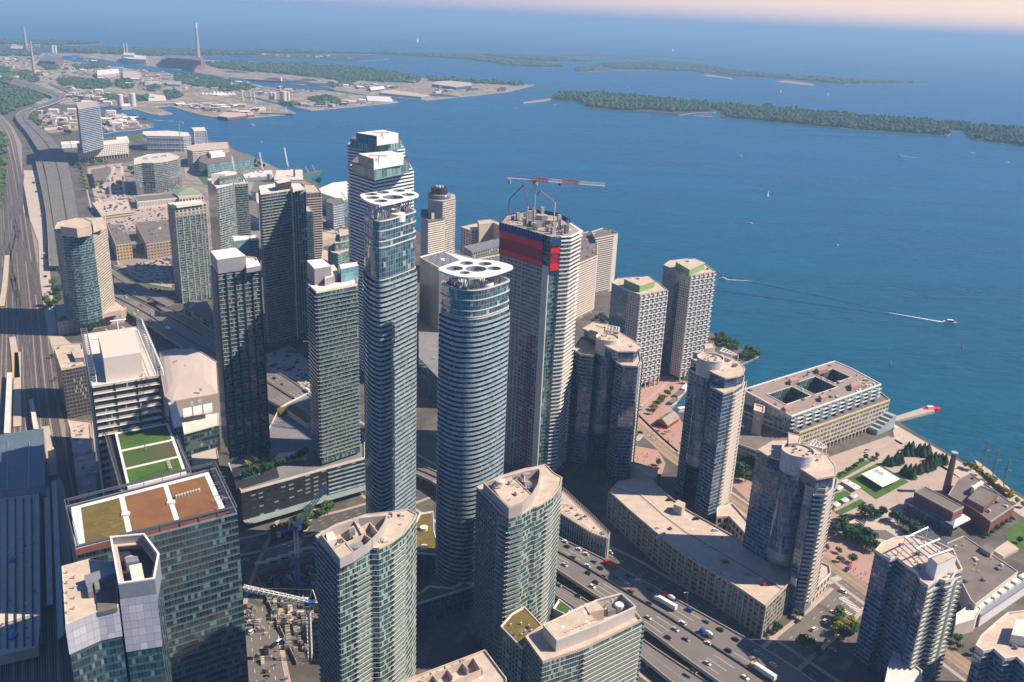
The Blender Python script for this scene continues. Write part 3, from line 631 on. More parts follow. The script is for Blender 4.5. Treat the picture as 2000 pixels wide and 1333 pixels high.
# ---------------------------------------------------------------- tall tower under construction with red screens
M['redd'] = plain((.36, .01, .04), .7, .1, .3)
F['raw2'] = fac('unglazed_storey', (.012, .02, .035), (.06, .09, .12), (.30, .29, .29), .12, .9, .08, 1, .0, .3, .02, 1.6, .2, (.20, .22, .24))
def site_tower():
    P = poly([(979, 435), (1030, 449), (1064, 459), (1076, 463), (1094, 462), (1112, 461), (1132, 451), (1110, 436), (1090, 423), (1030, 414), (990, 422)], 198)
    P = P if area(P) > 0 else P[::-1]
    t, P = tower('tower_under_construction', 'tall unfinished tower with red and blue screens round its top floors', 'tower', P, 198, 0, fh=3.1, bay=3.4,
        walls=[('curtain_wall', [0, 1], F['concg']), ('corner_glazing', [3, 4], F['teal']), ('raw_wall', [2, 5, 6, 7, 8, 9, 10], F['recess'])], par=0, roof=M['gravel'],
        bands=[dict(edges=[0, 1], d=.8, t=.55, up=0, z0=118, z1=174, m=M['concl'], name='floor_slab'), dict(edges=[4, 5], d=1.9, t=.25, up=.9, z0=8, m=M['balc'], rm=M['balw']), dict(edges=[6, 7, 8, 9, 10], d=.6, up=0, t=.3, z0=90, name='floor_slab'), dict(edges=[0, 1], d=.5, up=0, t=.4, z0=60, z1=118, m=M['line'], name='floor_slab', every=6), dict(edges=[4, 5, 6, 7], d=2.6, t=.3, up=0, z0=192, z1=199, off=3, m=M['white'], name='floor_slab')])
    a, b = Vector(P[2]), Vector(P[3]); mb = MB(); mb.strip(P, [2], .9, 0, 176, d0=-.2); sub('corner_column', mb, M['concl'], t)
    for i, (z0, z1, mat, d) in enumerate(((174, 178, 'red', 1.5), (178, 187, 'redd', 1.35), (187, 192.5, 'red', 1.6), (192.5, 196.5, 'blue', 2.2))):
        mb = MB(); mb.strip(P, [0, 1], d, z0, z1, d0=d-.35); sub('screen', mb, M[mat], t)
        mb = MB(); mb.strip(P, [3], d, z0-1, z1, d0=d-.35); sub('screen', mb, M[mat], t)
    mb = MB(); mb.strip(P, [7, 8], 1.6, 196, 200.5, d0=1.3); sub('screen', mb, M['blue'], t)
    mb = MB(); mb.strip(P, [9, 10], 1.6, 192, 199, d0=1.3); sub('screen', mb, M['blue'], t)
    mb = MB(); mb.wall(offs(P, .12), 112, 175, 3.4, 3.1, edges=[0, 1]); sub('raw_floors', mb, F['raw2'], t)
    for i in range(7):      # hoist mast and vertical fins
        A = Vector(P[0]).lerp(Vector(P[1]), i/7)
        mb = MB(); mb.box(A.x, A.y, 0, .7, .7, 178, .3); sub('pier', mb, M['concl'], t)
    A = Vector(P[1]).lerp(Vector(P[2]), .55); nrm = Vector((P[2][1]-P[1][1], -(P[2][0]-P[1][0]))).normalized()
    mb = MB(); truss(mb, (A.x+nrm.x*2, A.y+nrm.y*2, 0), (A.x+nrm.x*2, A.y+nrm.y*2, 120), 2.6, 2.6, 3, .18, up=(0, 1, 0)); sub('hoist_mast', mb, M['brick'], t)
    rnd = random.Random(4); Q = offs(P, -4); c = cen(P)
    for k in range(80):
        for _ in range(50):
            x, y = rnd.uniform(min(p[0] for p in Q), max(p[0] for p in Q)), rnd.uniform(min(p[1] for p in Q), max(p[1] for p in Q))
            if inside((x, y), Q): break
        mb = MB()
        if k < 34: mb.box(x, y, 198, rnd.uniform(.8, 3), rnd.uniform(.8, 4), rnd.uniform(2.5, 7), rnd.uniform(.2, .5)); sub('formwork', mb, rnd.choice([M['mech'], M['conc'], M['gravel']]), t)
        else: mb.box(x, y, 198, rnd.uniform(1, 4), rnd.uniform(.4, 1.6), rnd.uniform(.3, .9), rnd.uniform(0, 3)); sub('material_stack', mb, rnd.choice([M['white'], M['white'], M['concl'], M['yellow'], M['mech'], M['roofw']]), t)
    mb = MB(); x, y = c; mb.hexa([(x-8, y-5), (x+8, y-1), (x+7, y+5), (x-9, y+1)], 198, 203); mb.hexa([(x-6, y-3), (x+2, y-1), (x+1, y+4), (x-7, y+2)], 203, 206.5); sub('concrete_core', mb, M['conc'], t)
    return t, P
SITE, SITEP = site_tower()
# ---------------------------------------------------------------- two slabs on the terraced podium
def mls():
    P = poly([(424, 531), (508, 519), (500, 505), (480, 503), (411, 511)], 172)
    t, P = tower('condo_tower', 'dark green glass tower with a white topped grey penthouse box above the podium garden', 'tower', P, 172, 28, F['dkgrn'], 3.0, 3.6, M['roofl'], .9,
        bands=[dict(edges=[0], d=.6, up=.12, t=.25, m=M['line'], name='balcony'), dict(edges=[4], d=1.2, t=.25, up=.5, m=M['balc'])])
    rbox(t, 'penthouse', [(424, 508), (480, 500), (460, 484), (411, 490.5)], 180.5, 170.4, M['roofw'], fm=F['clad'], bay=6, fh=10)
    rbox(t, 'plant_room', [(481, 524), (509, 519), (503, 509), (481, 511)], 173.6, 170, M['roofw'], fm=F['clad'])
    for e in range(6):
        A = Vector(P[0]).lerp(Vector(P[1]), e/5.0); mb = MB(); mb.box(A.x, A.y-.6, 28, 1.0, 1.6, 142, .15); sub('pier', mb, M['dark'], t)
    vents(t, P, 172, 5, 1.5, 3)
    P = poly([(618, 572), (698, 557), (697, 540), (640, 545), (601, 556)], 162)
    t, P = tower('condo_tower', 'dark glass tower with pale balconies left of the taller oval tower', 'tower', P, 162, 30, F['dkgrn'], 3.0, 3.0, M['roofl'], .9,
        bands=[dict(edges=[0], d=1.2, up=.5, t=.25, m=M['balc']), dict(edges=[4], d=1.4, t=.3, up=.9, m=M['balc'])])
    rbox(t, 'penthouse', [(614, 525.5), (647, 520), (629, 505.5), (599, 509)], 174, 161, M['roofw'], fm=F['clad'], bay=8, fh=13)
    rbox(t, 'penthouse', [(634, 546), (664, 535), (652, 517), (640, 520)], 167, 161, M['roofl'], fm=F['clad'], bay=8, fh=13)
    rbox(t, 'glass_penthouse', [(666, 526), (700, 519), (697, 512), (663, 517)], 172, 161, M['roofw'], fm=F['iceblue'], bay=4, fh=4)
    # podium
    P = poly([(471, 962), (560, 938), (640, 915), (712, 896), (712, 850), (640, 800), (600, 770), (560, 790), (545, 800), (520, 850), (446, 908)], 28)
    t, P = tower('podium_building', 'dark long podium with lit hotel windows and a roof terrace garden', 'building', P, 28, 0, F['navy'], 3.4, 6, M['conc_shade'], 1.2, parm=M['roofl'], walls=[('wall', None, fac('hotel_front', (.008, .012, .018), (.10, .15, .17), (.012, .014, .020), .42, .78, .22, 1, .0, .2, .02, 1.5, .35, (.26, .34, .34), None, .95))],
        bands=[dict(edges=[2], d=.8, t=.9, up=0, z0=6, z1=27, m=M['balg'], name='louvre'), dict(edges=[3, 4, 5, 6], d=.5, t=.3, up=.5, z0=4, m=M['steel'])])
    mb = MB(); mb.strip(P, [0, 1, 2], 7, 5.2, 5.6); sub('glass_canopy', mb, F['teal'], t)
    for k in range(46):
        A = Vector(P[0]).lerp(Vector(P[3]), k/45); d = Vector((P[3][1]-P[0][1], -(P[3][0]-P[0][0]))).normalized()
        mb = MB(); mb.bar((A.x, A.y, 5.75), (A.x+d.x*7, A.y+d.y*7, 5.75), .16); sub('canopy_rib', mb, M['concl'], t)
    rbox(t, 'terrace_paving', [(462, 955), (545, 930), (535, 895), (452, 915)], 29.3, 28, M['dark'])
    rbox(t, 'swimming_pool', [(473, 937), (508, 926), (505, 916), (468, 927)], 29.6, 28, M['pool'])
    rbox(t, 'green_roof', [(600, 828), (612, 818), (575, 789), (561, 800)], 33, 28, M['sed'], fm=M['concl'])
    rbox(t, 'green_roof', [(548, 811), (561, 804), (570, 790), (540, 798)], 30, 28, M['sed'], fm=M['dark'])
    rbox(t, 'terrace_wall', [(530, 900), (600, 892), (596, 880), (545, 885)], 31, 28, M['roofl'])
mls()
# ---------------------------------------------------------------- white banded pair
def banded(label, front, box, glass, z):
    P = poly(front, z)
    t, P = tower('condo_tower', label, 'tower', P, z, 0, F['navy'], 3.25, 2.6, M['roofg'], .4, parm=M['balw'], group='white banded towers by the harbour',
        bands=[dict(d=1.7, t=.5, up=1.15, m=M['balw'], rm=M['balw'], edges=[0, 1, 2])])
    rbox(t, 'glass_penthouse', glass, z+9.5, z, M['roofg'], fm=F['teal'], bay=2.2, fh=9.5, par=.5)
    rbox(t, 'plant_room', box, z+19, z+9.5, M['roofw'], fm=M['white'])
    Q = poly(box, z+19); mb = MB(); mb.wall(offs(Q, .2), z+9.6, z+19, 3, 4, edges=[3]); sub('dark_glazing', mb, F['blueg'], t)
    mb = MB(); p = G(box[0][0]+10, box[0][1]-5, z+21); truss(mb, (p.x-9, p.y, z+21.5), (p.x+7, p.y+3, z+21.5), 1, 1, 2, .12); mb.bar((p.x, p.y, z+19), (p.x, p.y, z+21.5), .5); sub('cleaning_rig', mb, M['steel'], t)
banded('taller white banded tower with a black and white rooftop box, farther from the camera', [(679, 283), (740, 292), (788, 286.5), (778, 277), (735, 270), (690, 273)], [(736, 266), (778, 260.5), (748, 254), (696, 259.5)], [(684, 272), (739, 280), (784, 273.5), (776, 265), (735, 262), (694, 266)], 212)
banded('lower white banded tower directly behind the taller oval tower', [(681, 328), (731, 343), (805, 330), (798, 318), (760, 308), (695, 312)], [(730, 311), (788, 301.5), (764, 295), (700, 300.5)], [(687, 317), (731, 332), (799, 318), (792, 309), (760, 300), (697, 307)], 205)
# ---------------------------------------------------------------- cluster behind
P = poly([(509, 380), (570, 371.5), (597, 369), (590, 359), (560, 357), (506, 366)], 170)
t, P = tower('condo_tower', 'broad dark tower striped by thin pale balconies with a concrete spine', 'tower', P, 170, 8, F['dkgrn'], 3.0, 3.0, M['roofl'], 1.2, walls=[('wall', [0, 3, 4, 5], F['dkgrn']), ('fin_wall', [1, 2], fac('fins', (.02, .05, .06), (.07, .13, .14), (.36, .38, .38), .05, .98, .14, 1, .0, .12, .03, 1.6, .1))],
    bands=[dict(edges=[0], d=1.5, up=.3, t=.3, m=M['concl']), dict(edges=[5], d=1.2, up=.3, t=.3, m=M['concl'])])
mb = MB(); A = P[1]; mb.box(A[0], A[1]-.7, 8, 1.7, 1.7, 166, .2); sub('concrete_spine', mb, M['concl'], t)
A = Vector(P[0]).lerp(Vector(P[1]), .78); mb = MB(); mb.box(A.x, A.y-.8, 8, 3.4, 2.0, 128, .12); sub('recess', mb, M['dark'], t)  # solid near-black strip, colours in the shade of a set-back bay
rbox(t, 'penthouse', [(543, 359), (569, 354), (560, 349.5), (537, 354)], 178, 169, M['roofl'], fm=M['dark']); rbox(t, 'penthouse', [(572, 369.5), (594, 366), (588, 362.5), (570, 365)], 172.5, 169, M['roofl'])
P = poly([(423, 368), (456, 360), (484, 358), (476, 346), (440, 345), (405, 352)], 128)
t, P = tower('condo_tower', 'stepped glass tower with slanted penthouse, ribbed top floors and pale spine', 'tower', P, 128, 0, F['dkgrn'], 3.0, 3.2, M['roofl'], 1.4,
    walls=[('wall', [0, 1, 5], F['green']), ('back_wall', [2, 3, 4], F['dkgrn'])], bands=[dict(edges=[1], d=1.7, up=.3, t=.3, m=M['concl']), dict(edges=[0], d=.7, up=.2, t=.3, m=M['balc'], z0=8)])
mb = MB(); A = P[1]; mb.box(A[0], A[1]-.6, 0, 2.6, 2.2, 130, .2); sub('concrete_spine', mb, M['concl'], t)
for k in range(5):
    A = Vector(P[0]).lerp(Vector(P[1]), .15+k*.17); mb = MB(); mb.box(A.x, A.y-.5, 104, .6, 1.0, 23, .2); sub('fin', mb, M['concl'], t)
rbox(t, 'penthouse', [(428, 350), (475, 343.5), (468, 338.5), (432, 342)], 136, 127.5, M['roofg'], fm=F['teal'], par=.5); rbox(t, 'plant_room', [(412, 341), (440, 340), (462, 336), (440, 334)], 139, 127, M['roofl'])
P = poly([(342, 406), (402, 398), (396, 391), (327, 399)], 118)
t, P = tower('condo_tower', 'cream framed condo tower with stacked balconies beside the tennis court', 'tower', P, 118, 0, F['green'], 3.0, 3.1, M['roofl'], 1.2, walls=[('wall', [0, 1], F['green']), ('side_wall', [2, 3], F['concg'])],
    bands=[dict(edges=[0], d=1.1, up=.35, t=.3, m=M['balc'])])
for k in (0, .22, .44, .62, .80, .90, 1):
    A = Vector(P[0]).lerp(Vector(P[1]), k); mb = MB(); mb.box(A.x, A.y-.5, 0, .8, 1.5, 118, .15); sub('pier', mb, M['concl'], t)
mb = MB(); mb.wall(offs(P, .9), 107, 118.8, 5, 3.9, edges=[0]); o = sub('crown_frame', mb, F['precast'], t); vents(t, P, 118, 6, 2, 8)
mb = MB(); mb.hexa(poly([(345, 402), (398, 395), (393, 391.5), (335, 398)], 121), 118, 121); sub('plant_room', mb, M['roofl'], t)
P = poly([(599, 378), (627, 376), (616, 362), (586, 360)], 100)
tower('office_tower', 'brown precast tower with deep window grid behind the striped tower', 'tower', P, 100, 0, F['brown'], 3.6, 5.5, M['roof'], 1.2, bands=[dict(edges=[0, 1], d=1.1, up=0, t=1.1, m=M['conc'], name='ledge', z1=95)])
P = poly([(590, 414), (611, 414), (604, 404), (590, 402)], 92)
tower('condo_tower', 'slim teal glass tower squeezed beside the brown tower', 'tower', P, 92, 0, F['teal'], 3.0, 2.4, M['roof'], .6, bands=[dict(edges=[0, 1], d=.5, up=.3, t=.25, m=M['balg'])])
P = poly([(641, 486), (648, 494), (660, 497), (674, 491), (697, 486), (690, 472), (660, 470)], 62)
t, P = tower('condo_tower', 'low stepped teal condo with curved balconies', 'tower', P, 62, 0, F['teal'], 3.0, 2.6, M['roof'], .8, bands=[dict(edges=[0, 1, 2], d=1.1, up=.4, t=.25, m=M['teal'] if 'teal' in M else M['balg'])])
rbox(t, 'upper_storeys', [(654, 476), (690, 470), (684, 458), (656, 460)], 72, 62, M['roof'], fm=F['teal'], par=.6); rbox(t, 'upper_storeys', [(664, 462), (690, 457), (682, 448), (662, 450)], 79, 72, M['roof'], fm=F['teal'], par=.6)
P = poly([(457, 471), (490, 467), (487, 461), (454, 462)], 100)
tower('office_tower', 'pale blue glass block with a white roof behind the grey penthouse', 'tower', P, 100, 0, F['iceblue'], 4, 4, M['roofw'], .5)
P = poly([(490, 471), (505, 468), (500, 460), (489, 463)], 96)
tower('condo_tower', 'narrow white framed block with balcony bays beside the pale blue block', 'tower', P, 96, 0, F['white'], 3, 3, M['roofl'], .6, bands=[dict(edges=[0], d=.8, up=.3, t=.3, m=M['concl'])])
# ---------------------------------------------------------------- curved glass tower by the rails
P = poly([(106, 449), (112, 456), (122, 460), (136, 461), (152, 460), (168, 457), (181, 454), (206, 436), (207, 429), (190, 426), (150, 427), (112, 436)], 112)
t, P = tower('condo_tower', 'curved green glass tower with a square window concrete flank beside the rail yard', 'tower', P, 112, 14, F['green'], 2.9, 2.8, M['roof'], .8,
    walls=[('curved_wall', [0, 1, 2, 3, 4, 5], fac('teal_band_glass', (.01, .04, .05), (.06, .17, .19), (.20, .24, .25), .10, .92, .03, 2, .07, .12, .03, 1.6, .15, (.18, .30, .32), (.03, .09, .10))), ('grid_wall', [6, 7], F['precast']), ('back_wall', [8, 9, 10, 11], F['green'])],
    bands=[dict(edges=[0, 1, 2, 3, 4, 5], d=.7, up=.25, t=.2, m=M['balg'], rm=M['balg'])])
mb = MB(); mb.strip(P, [0, 1, 2, 3, 4, 5], 1.6, 112, 113); sub('roof_lip', mb, M['concl'], t)
rbox(t, 'plant_screen', [(118, 444), (150, 448), (176, 444), (180, 434), (165, 428), (120, 433)], 121, 112, M['roof'], par=.8)
mb = MB(); mb.wall(offs(P, .15), 112, 120.8, 3, 3, edges=[6, 7]); sub('frame_wall', mb, F['precast'], t)
rbox(t, 'flat_roof', [(181, 439), (206, 430), (203, 425), (178, 428)], 121, 112, M['roof'], par=.6)
P = poly([(112, 632), (175, 621), (238, 608), (246, 602), (222, 585), (108, 598)], 14)
t, P = tower('podium_building', 'precast podium with slot windows and a small lawn under the curved tower', 'building', P, 14, 0, M['conc'], 4, 5, M['roof'], 1.0, walls=[('wall', None, fac('slots', (.20, .17, .15), (.22, .19, .17), (.40, .35, .31), .25, .80, .30, 1, 0, .8, 0, 1.4, 0))])
rbox(t, 'roof_lawn', [(114, 628), (165, 620), (160, 612), (116, 618)], 14.6, 13, M['lawn'], fm=M['concl']); rbox(t, 'plant_room', [(174, 618), (236, 606), (226, 598), (172, 606)], 19, 14, M['roof'], fm=M['conc'])
# ---------------------------------------------------------------- lakeside hotel with round crown
P = poly([(836, 434), (868, 428), (871, 419), (862, 411), (823, 411), (822, 421)], 84)
t, P = tower('hotel_tower', 'cream lakeside hotel with a revolving round crown and honeycomb windows', 'hotel', P, 84, 0, F['hotel'], 3.0, 2.6, M['roofg'], 1.2, walls=[('grid_wall', [0, 1], F['hotel']), ('side_wall', [2, 3, 4, 5], M['conc'])],
    bands=[dict(edges=[0], d=.7, t=.8, up=0, m=M['concl'], name='sun_shade')])
rbox(t, 'plant_room', [(843, 417), (857, 415), (856, 408), (840, 410)], 92, 84, M['roof'])
Q = poly([(865, 394), (890, 388), (888, 380), (866, 376), (836, 380), (837, 390)], 108)
mb = MB(); mb.wall(Q, 0, 108, 2.6, 3.0, edges=[0, 1]); sub('tower_grid_wall', mb, F['hotel'], t); mb = MB(); mb.wall(Q, 0, 108, 4, 3, edges=[2, 3, 4, 5]); mb.cap(Q, 108); sub('tower_wall', mb, M['conc'], t)
c = G2(858, 384, 110); r = abs(G(881, 384, 110).x-c[0])
mb = MB(); mb.tube(c, [(r*.92, 100), (r, 104), (r, 113), (r*.95, 114)], 32); sub('round_crown', mb, F['concg'], t); mb = MB(); mb.tube(c, [(r*.73, 114), (r*.73, 123)], 32); sub('drum', mb, M['dark'], t)
for k in range(4): mb = MB(); mb.tube((c[0]+4*math.cos(k*1.6), c[1]+4*math.sin(k*1.6)), [(1.8, 123), (1.8, 124.5)], 10); sub('roof_unit', mb, M['roofl'], t)
P = poly([(920, 452), (953, 447.5), (951, 441), (931, 438), (900, 445)], 52)
t, P = tower('office_building', 'beige concrete office with deep window bays near the water', 'building', P, 52, 0, F['precast'], 4, 6, M['roof'], 1.2, bands=[dict(edges=[0], d=1.3, up=0, t=1.2, m=M['concl'], name='ledge')])
P = poly([(936, 440), (963, 436), (985, 446), (985, 438), (960, 430), (933, 432)], 62)
tower('office_building', 'beige office with a bright flat roof right behind the deep bayed office', 'building', P, 62, 0, M['beige'], 4, 6, M['roof'], 1.0)
# offices behind the shorter oval tower
P = poly([(858, 524), (935, 508), (866, 491), (820, 503)], 100)
t, P = tower('office_building', 'metal clad office roofed with rows of solar panels', 'building', P, 100, 0, F['cladp'], 4, 3, M['roofw'], .8, walls=[('wall', None, fac('metal_cladding', (.15, .15, .17), (.20, .20, .22), (.24, .24, .25), .02, .97, .05, 1, 0, .3, .03, 1.6, 0))])
o = Vector(P[3]); ex = (Vector(P[0])-o); ey = (Vector(P[2])-o)
for i in range(9):
    for j in range(9):
        if (i, j) in ((4, 4), (4, 5), (5, 4)): continue
        a = o+ex*(.07+i*.1)+ey*(.08+j*.1); mb = MB(); mb.hexa([tuple(a), tuple(a+ex*.088), tuple(a+ex*.088+ey*.07), tuple(a+ey*.07)], 100.2, 100.9); sub('solar_panel', mb, M['steel'] if (i+j) % 3 else M['mech'], t)
P = poly([(934, 506), (1000, 494), (1000, 474), (960, 470), (901, 494)], 94)
t, P = tower('office_building', 'ribbed office with a planted yellow green roof and sunken plant well', 'building', P, 94, 0, fac('ribs', (.05, .06, .08), (.09, .10, .12), (.42, .41, .41), .0, 1, .2, 1, 0, .3, .02, 1.5, 0), 4, 2.2, M['roofl'], .8)
rbox(t, 'green_roof', [(930, 504), (994, 492), (990, 482), (911, 496)], 95.2, 94, M['sed'])
rbox(t, 'plant_screen', [(922, 495), (994, 476), (977, 468), (905, 484)], 101, 94, M['mech'], fm=F['concg'], par=1.5)
P = poly([(818, 700), (856, 740), (990, 700), (985, 640), (850, 600), (818, 610)], 30)
t, P = tower('office_building', 'low dark podium in the shadow between the oval towers', 'building', P, 30, 0, F['navy'], 4, 4, M['conc_shade'], .8); vents(t, P, 30, 14, 4, 8)  # navy walls and dark roof paint in the shade between the towers
# ---------------------------------------------------------------- cream condos with wavy balconies
P = poly([(1118, 521), (1145, 510), (1166, 501), (1166, 466), (1150, 454), (1125, 458), (1118, 480)], 72)
t, P = tower('condo_tower', 'brown roofed condo block with wavy balcony rows beside the unfinished tower', 'tower', P, 72, 0, F['brick'], 2.9, 3.6, M['roofg'], 1.2, parm=M['cream'], bands=[dict(edges=[0, 1, 2], d=1.2, t=.9, up=.2, m=M['balc'])]); vents(t, P, 72, 12, 2.4, 5)
P = poly([(1163, 467), (1199, 460), (1207, 458), (1196, 451), (1177, 447), (1155, 454)], 78)
t, P = tower('condo_tower', 'cream condo slab with a blank end wall standing at the water', 'tower', P, 78, 0, F['brick'], 2.9, 3.4, M['roofg'], 1.2, parm=M['cream'], walls=[('wall', [0, 2, 3, 4, 5], F['brick']), ('end_wall', [1], M['cream'])], bands=[dict(edges=[0], d=1.2, t=.9, up=.2, m=M['balc'])]); vents(t, P, 78, 6, 2.0, 6)
# ---------------------------------------------------------------- pair with green rooftop boxes
def greencap(label, pts, box, z, seed):
    P = poly(pts, z)
    t, P = tower('condo_tower', label, 'tower', P, z, 5, F['white'], 2.75, 2.9, M['roof'], .7, group='white waterfront towers with green rooftop boxes',
        walls=[('glass_wall', [0, 5, 6][:1]+[len(P)-1], F['blueg']), ('side_wall', [1], F['concw']), ('balcony_wall', [i for i in range(2, len(P)-1)], F['white'])],
        bands=[dict(edges=[2], d=.25, t=.3, up=.35, m=M['balw'])])
    # chequered balconies on the sunny face, one mesh a storey
    a, b = Vector(P[2]), Vector(P[3]); e = (b-a); L = e.length; e.normalize(); n = Vector((e.y, -e.x)); k = int(L/2.9)
    base = []
    for ph in (0, 1):
        mb = MB()
        for i in range(k):
            if (i+ph) % 2: continue
            q = a+e*(L*(i+.1)/k); mb.hexa([tuple(q), tuple(q+n*1.7), tuple(q+n*1.7+e*(L/k*.95)), tuple(q+e*(L/k*.95))], -.2, .0); mb.hexa([tuple(q+n*1.55), tuple(q+n*1.7), tuple(q+n*1.7+e*(L/k*.95)), tuple(q+n*1.55+e*(L/k*.95))], 0, 1.0)
        mb.hexa([tuple(a+n*.02), tuple(a+n*.35), tuple(b+n*.35), tuple(b+n*.02)], -.18, -.02); base.append(mb)
    firsts = [None, None]; zz = z-2.75; i = 0
    while zz > 9:
        p = i % 2
        if firsts[p] is None:
            firsts[p] = (sub('balcony', base[p], M['balw'], t), zz); firsts[p][0].location.z = zz
        else: dupmesh(firsts[p][0], zz-firsts[p][1])
        zz -= 2.75; i += 1
    for i in range(k//2+1):
        q = a+e*(L*i*2/k); mb = MB(); mb.box(q.x+n.x*.6, q.y+n.y*.6, 0, .5, 1.4, z, math.atan2(e.y, e.x)); sub('pier', mb, M['balw'], t)
    for i in range(7):
        q = a.lerp(Vector(P[3]), i/6); mb = MB(); mb.box(q.x, q.y, 0, 1.2, 1.2, 5, 0); sub('column', mb, M['conc'], t)
    rbox(t, 'rooftop_box', box, z+6.5, z, M['roof'], fm=M['green'], par=.3); vents(t, P, z, 4, 1.6, seed); c = G2(sum(b[0] for b in box)/4-6, sum(b[1] for b in box)/4-3, z+6.5)
    mb = MB(); mb.tube(c, [(1.9, z+6.5), (1.9, z+8.3), (1.2, z+8.5)], 12); sub('cooling_tower', mb, M['concl'], t)
    mb = MB(); mb.strip(P, [0, len(P)-1], .2, z-2.5, z+.8); sub('blue_fascia', mb, plain((.08, .22, .45), .5), t)
greencap('taller white waterfront tower with a green rooftop box and chequered balconies', [(1296, 519), (1329, 533), (1349, 539), (1397, 531.5), (1378, 517), (1345, 506), (1308, 510)], [(1347, 528), (1377, 513.5), (1357, 505.5), (1320, 512)], 113, 3)
greencap('shorter white waterfront tower with a green rooftop box and chequered balconies', [(1195, 554), (1227, 569), (1250, 577), (1303, 567), (1285, 552), (1245, 542), (1206, 545)], [(1250, 559), (1279, 549.5), (1267, 540), (1219, 546)], 100, 4)
rbx = poly([(1290, 700), (1312, 690), (1312, 640), (1290, 640)], 16); tower('pavilion', 'white curved pavilion with green glass between the two chequered towers', 'building', rbx, 16, 0, F['white'], 5, 4, F['teal'], .6)
# ================================================================ towers of the right hand side: grey glass towers with drum crowns
def drumtower(label, lower, upper, zl, zu, dc, rpx, zd, shaft0, pergola, block, stub=None):
    P = poly(lower, zl)
    if area(P) < 0: P = P[::-1]
    c = cen(P); t = thing('condo_tower', label, 'tower', (c[0], c[1], 0), group='blue glass towers with white drum crowns')
    nf = len(lower)
    tower('x', '', '', P, zl, 0, F['navy'], 3.0, 3.0, M['roof'], 1.0, root=t, bands=[dict(d=.28, t=.22, up=.1, m=M['line'], name='floor_band')])
    U = poly(upper, zu)
    mb = MB(); mb.wall(U, zl, zu, 3, 3.0); sub('upper_wall', mb, F['navy'], t); mb = MB(); mb.cap(offs(U, 1.2), zu+.3); mb.ring(U, .6, 1.25, zu-.5, zu+.6); sub('upper_roof', mb, M['roof'], t)
    C = G2(*dc, zd); r = abs(G(dc[0]+rpx, dc[1], zd).x-C[0])*1.0
    mb = MB(); K = circ(C, r, 36); mb.wall(K, zd-13, zd, 1.5, 2.2); sub('drum', mb, F['wcyl'], t); mb = MB(); mb.cap(K, zd-.9); sub('drum_roof', mb, M['roof'], t)
    mb = MB(); mb.ring(K, -.4, .15, zd-.9, zd+.2); sub('drum_parapet', mb, M['concl'], t)
    mb = MB(); K2 = circ(C, r*.93, 32); mb.wall(K2, shaft0, zd-13, 2.0, 3.0); sub('glass_shaft', mb, F['navy2'], t)
    mb = MB(); mb.tube(C, [(r*.86, shaft0-9), (r*.95, shaft0-6), (r*.97, shaft0)], 36); mb.face([(C[0]+r*.86*math.cos(-2*math.pi*i/36), C[1]+r*.86*math.sin(-2*math.pi*i/36), shaft0-9) for i in range(36)]); sub('shaft_foot', mb, M['steel'], t)
    PG = poly(pergola, zd-2); mb = MB(); mb.ring(PG, -1, 0, zd-2.6, zd-1.6)
    for i in range(1, 4):
        a = Vector(PG[0]).lerp(Vector(PG[1]), i/4); b = Vector(PG[3]).lerp(Vector(PG[2]), i/4); mb.bar((*a, zd-2.1), (*b, zd-2.1), .55)
    a = Vector(PG[0]).lerp(Vector(PG[3]), .5); b = Vector(PG[1]).lerp(Vector(PG[2]), .5); mb.bar((*a, zd-2.1), (*b, zd-2.1), .6)
    sub('pergola', mb, M['concl'], t)
    for p in PG: mb = MB(); mb.bar((*p, zu-8), (*p, zd-2.2), .35); sub('pergola_post', mb, M['concl'], t)
    rbox(t, 'plant_room', block, zd+1, zu-2, M['roof'], fm=M['conc'], par=.5)
    rnd = random.Random(int(dc[0]))
    for k in range(9):
        a = rnd.uniform(0, 6.3); q = rnd.uniform(.2, .8)*r; mb = MB(); mb.box(C[0]+q*math.cos(a), C[1]+q*math.sin(a), zd-.9, rnd.uniform(.6, 1.8), rnd.uniform(.6, 1.4), rnd.uniform(.5, 1.3), a); sub('roof_unit', mb, M['mech'], t)
    vents(t, U, zu+.3, 6, 1.6, int(dc[1]), [K])
    return t, P, U
F['navy2'] = fac('blue_shaft_glass', (.008, .03, .06), (.06, .17, .30), (.26, .26, .27), .04, .97, .03, 2, .08, .1, .05, 1.7, .25, (.10, .26, .42))
t1, P1, U1 = drumtower('blue glass tower with a white drum crown, right beside the unfinished tower',
    [(1118, 684), (1134, 693), (1160, 697), (1168, 678), (1202, 682), (1204, 709), (1216, 716), (1246, 718), (1252, 706), (1249, 690), (1225, 668), (1185, 655), (1135, 660)],
    [(1141, 643), (1166, 655), (1184, 676), (1207, 687), (1238, 687), (1247, 677), (1232, 665), (1210, 652), (1185, 636), (1160, 632)], 99, 108, (1186.4, 658.5), 22, 112, 40,
    [(1182, 646), (1209, 650), (1210, 640), (1184, 635)], [(1152, 645), (1168, 650), (1180, 642), (1164, 636)])
t2, P2, U2 = drumtower('blue glass tower with a white drum crown, in front of the chequered towers',
    [(1346, 722), (1361, 732), (1368, 712), (1388, 716), (1388, 757), (1413, 770), (1432, 764), (1450, 752), (1454, 738), (1440, 715), (1400, 700), (1362, 704)],
    [(1350, 699), (1368, 712), (1396, 730), (1417, 739), (1440, 735), (1449, 730), (1452, 721), (1440, 708), (1424, 700), (1385, 686), (1362, 690)], 104, 112, (1388, 698), 25, 119, 42,
    [(1405, 687), (1428, 694), (1442, 694), (1412, 680)], [(1377, 683), (1397, 680), (1393, 671), (1377, 673)])
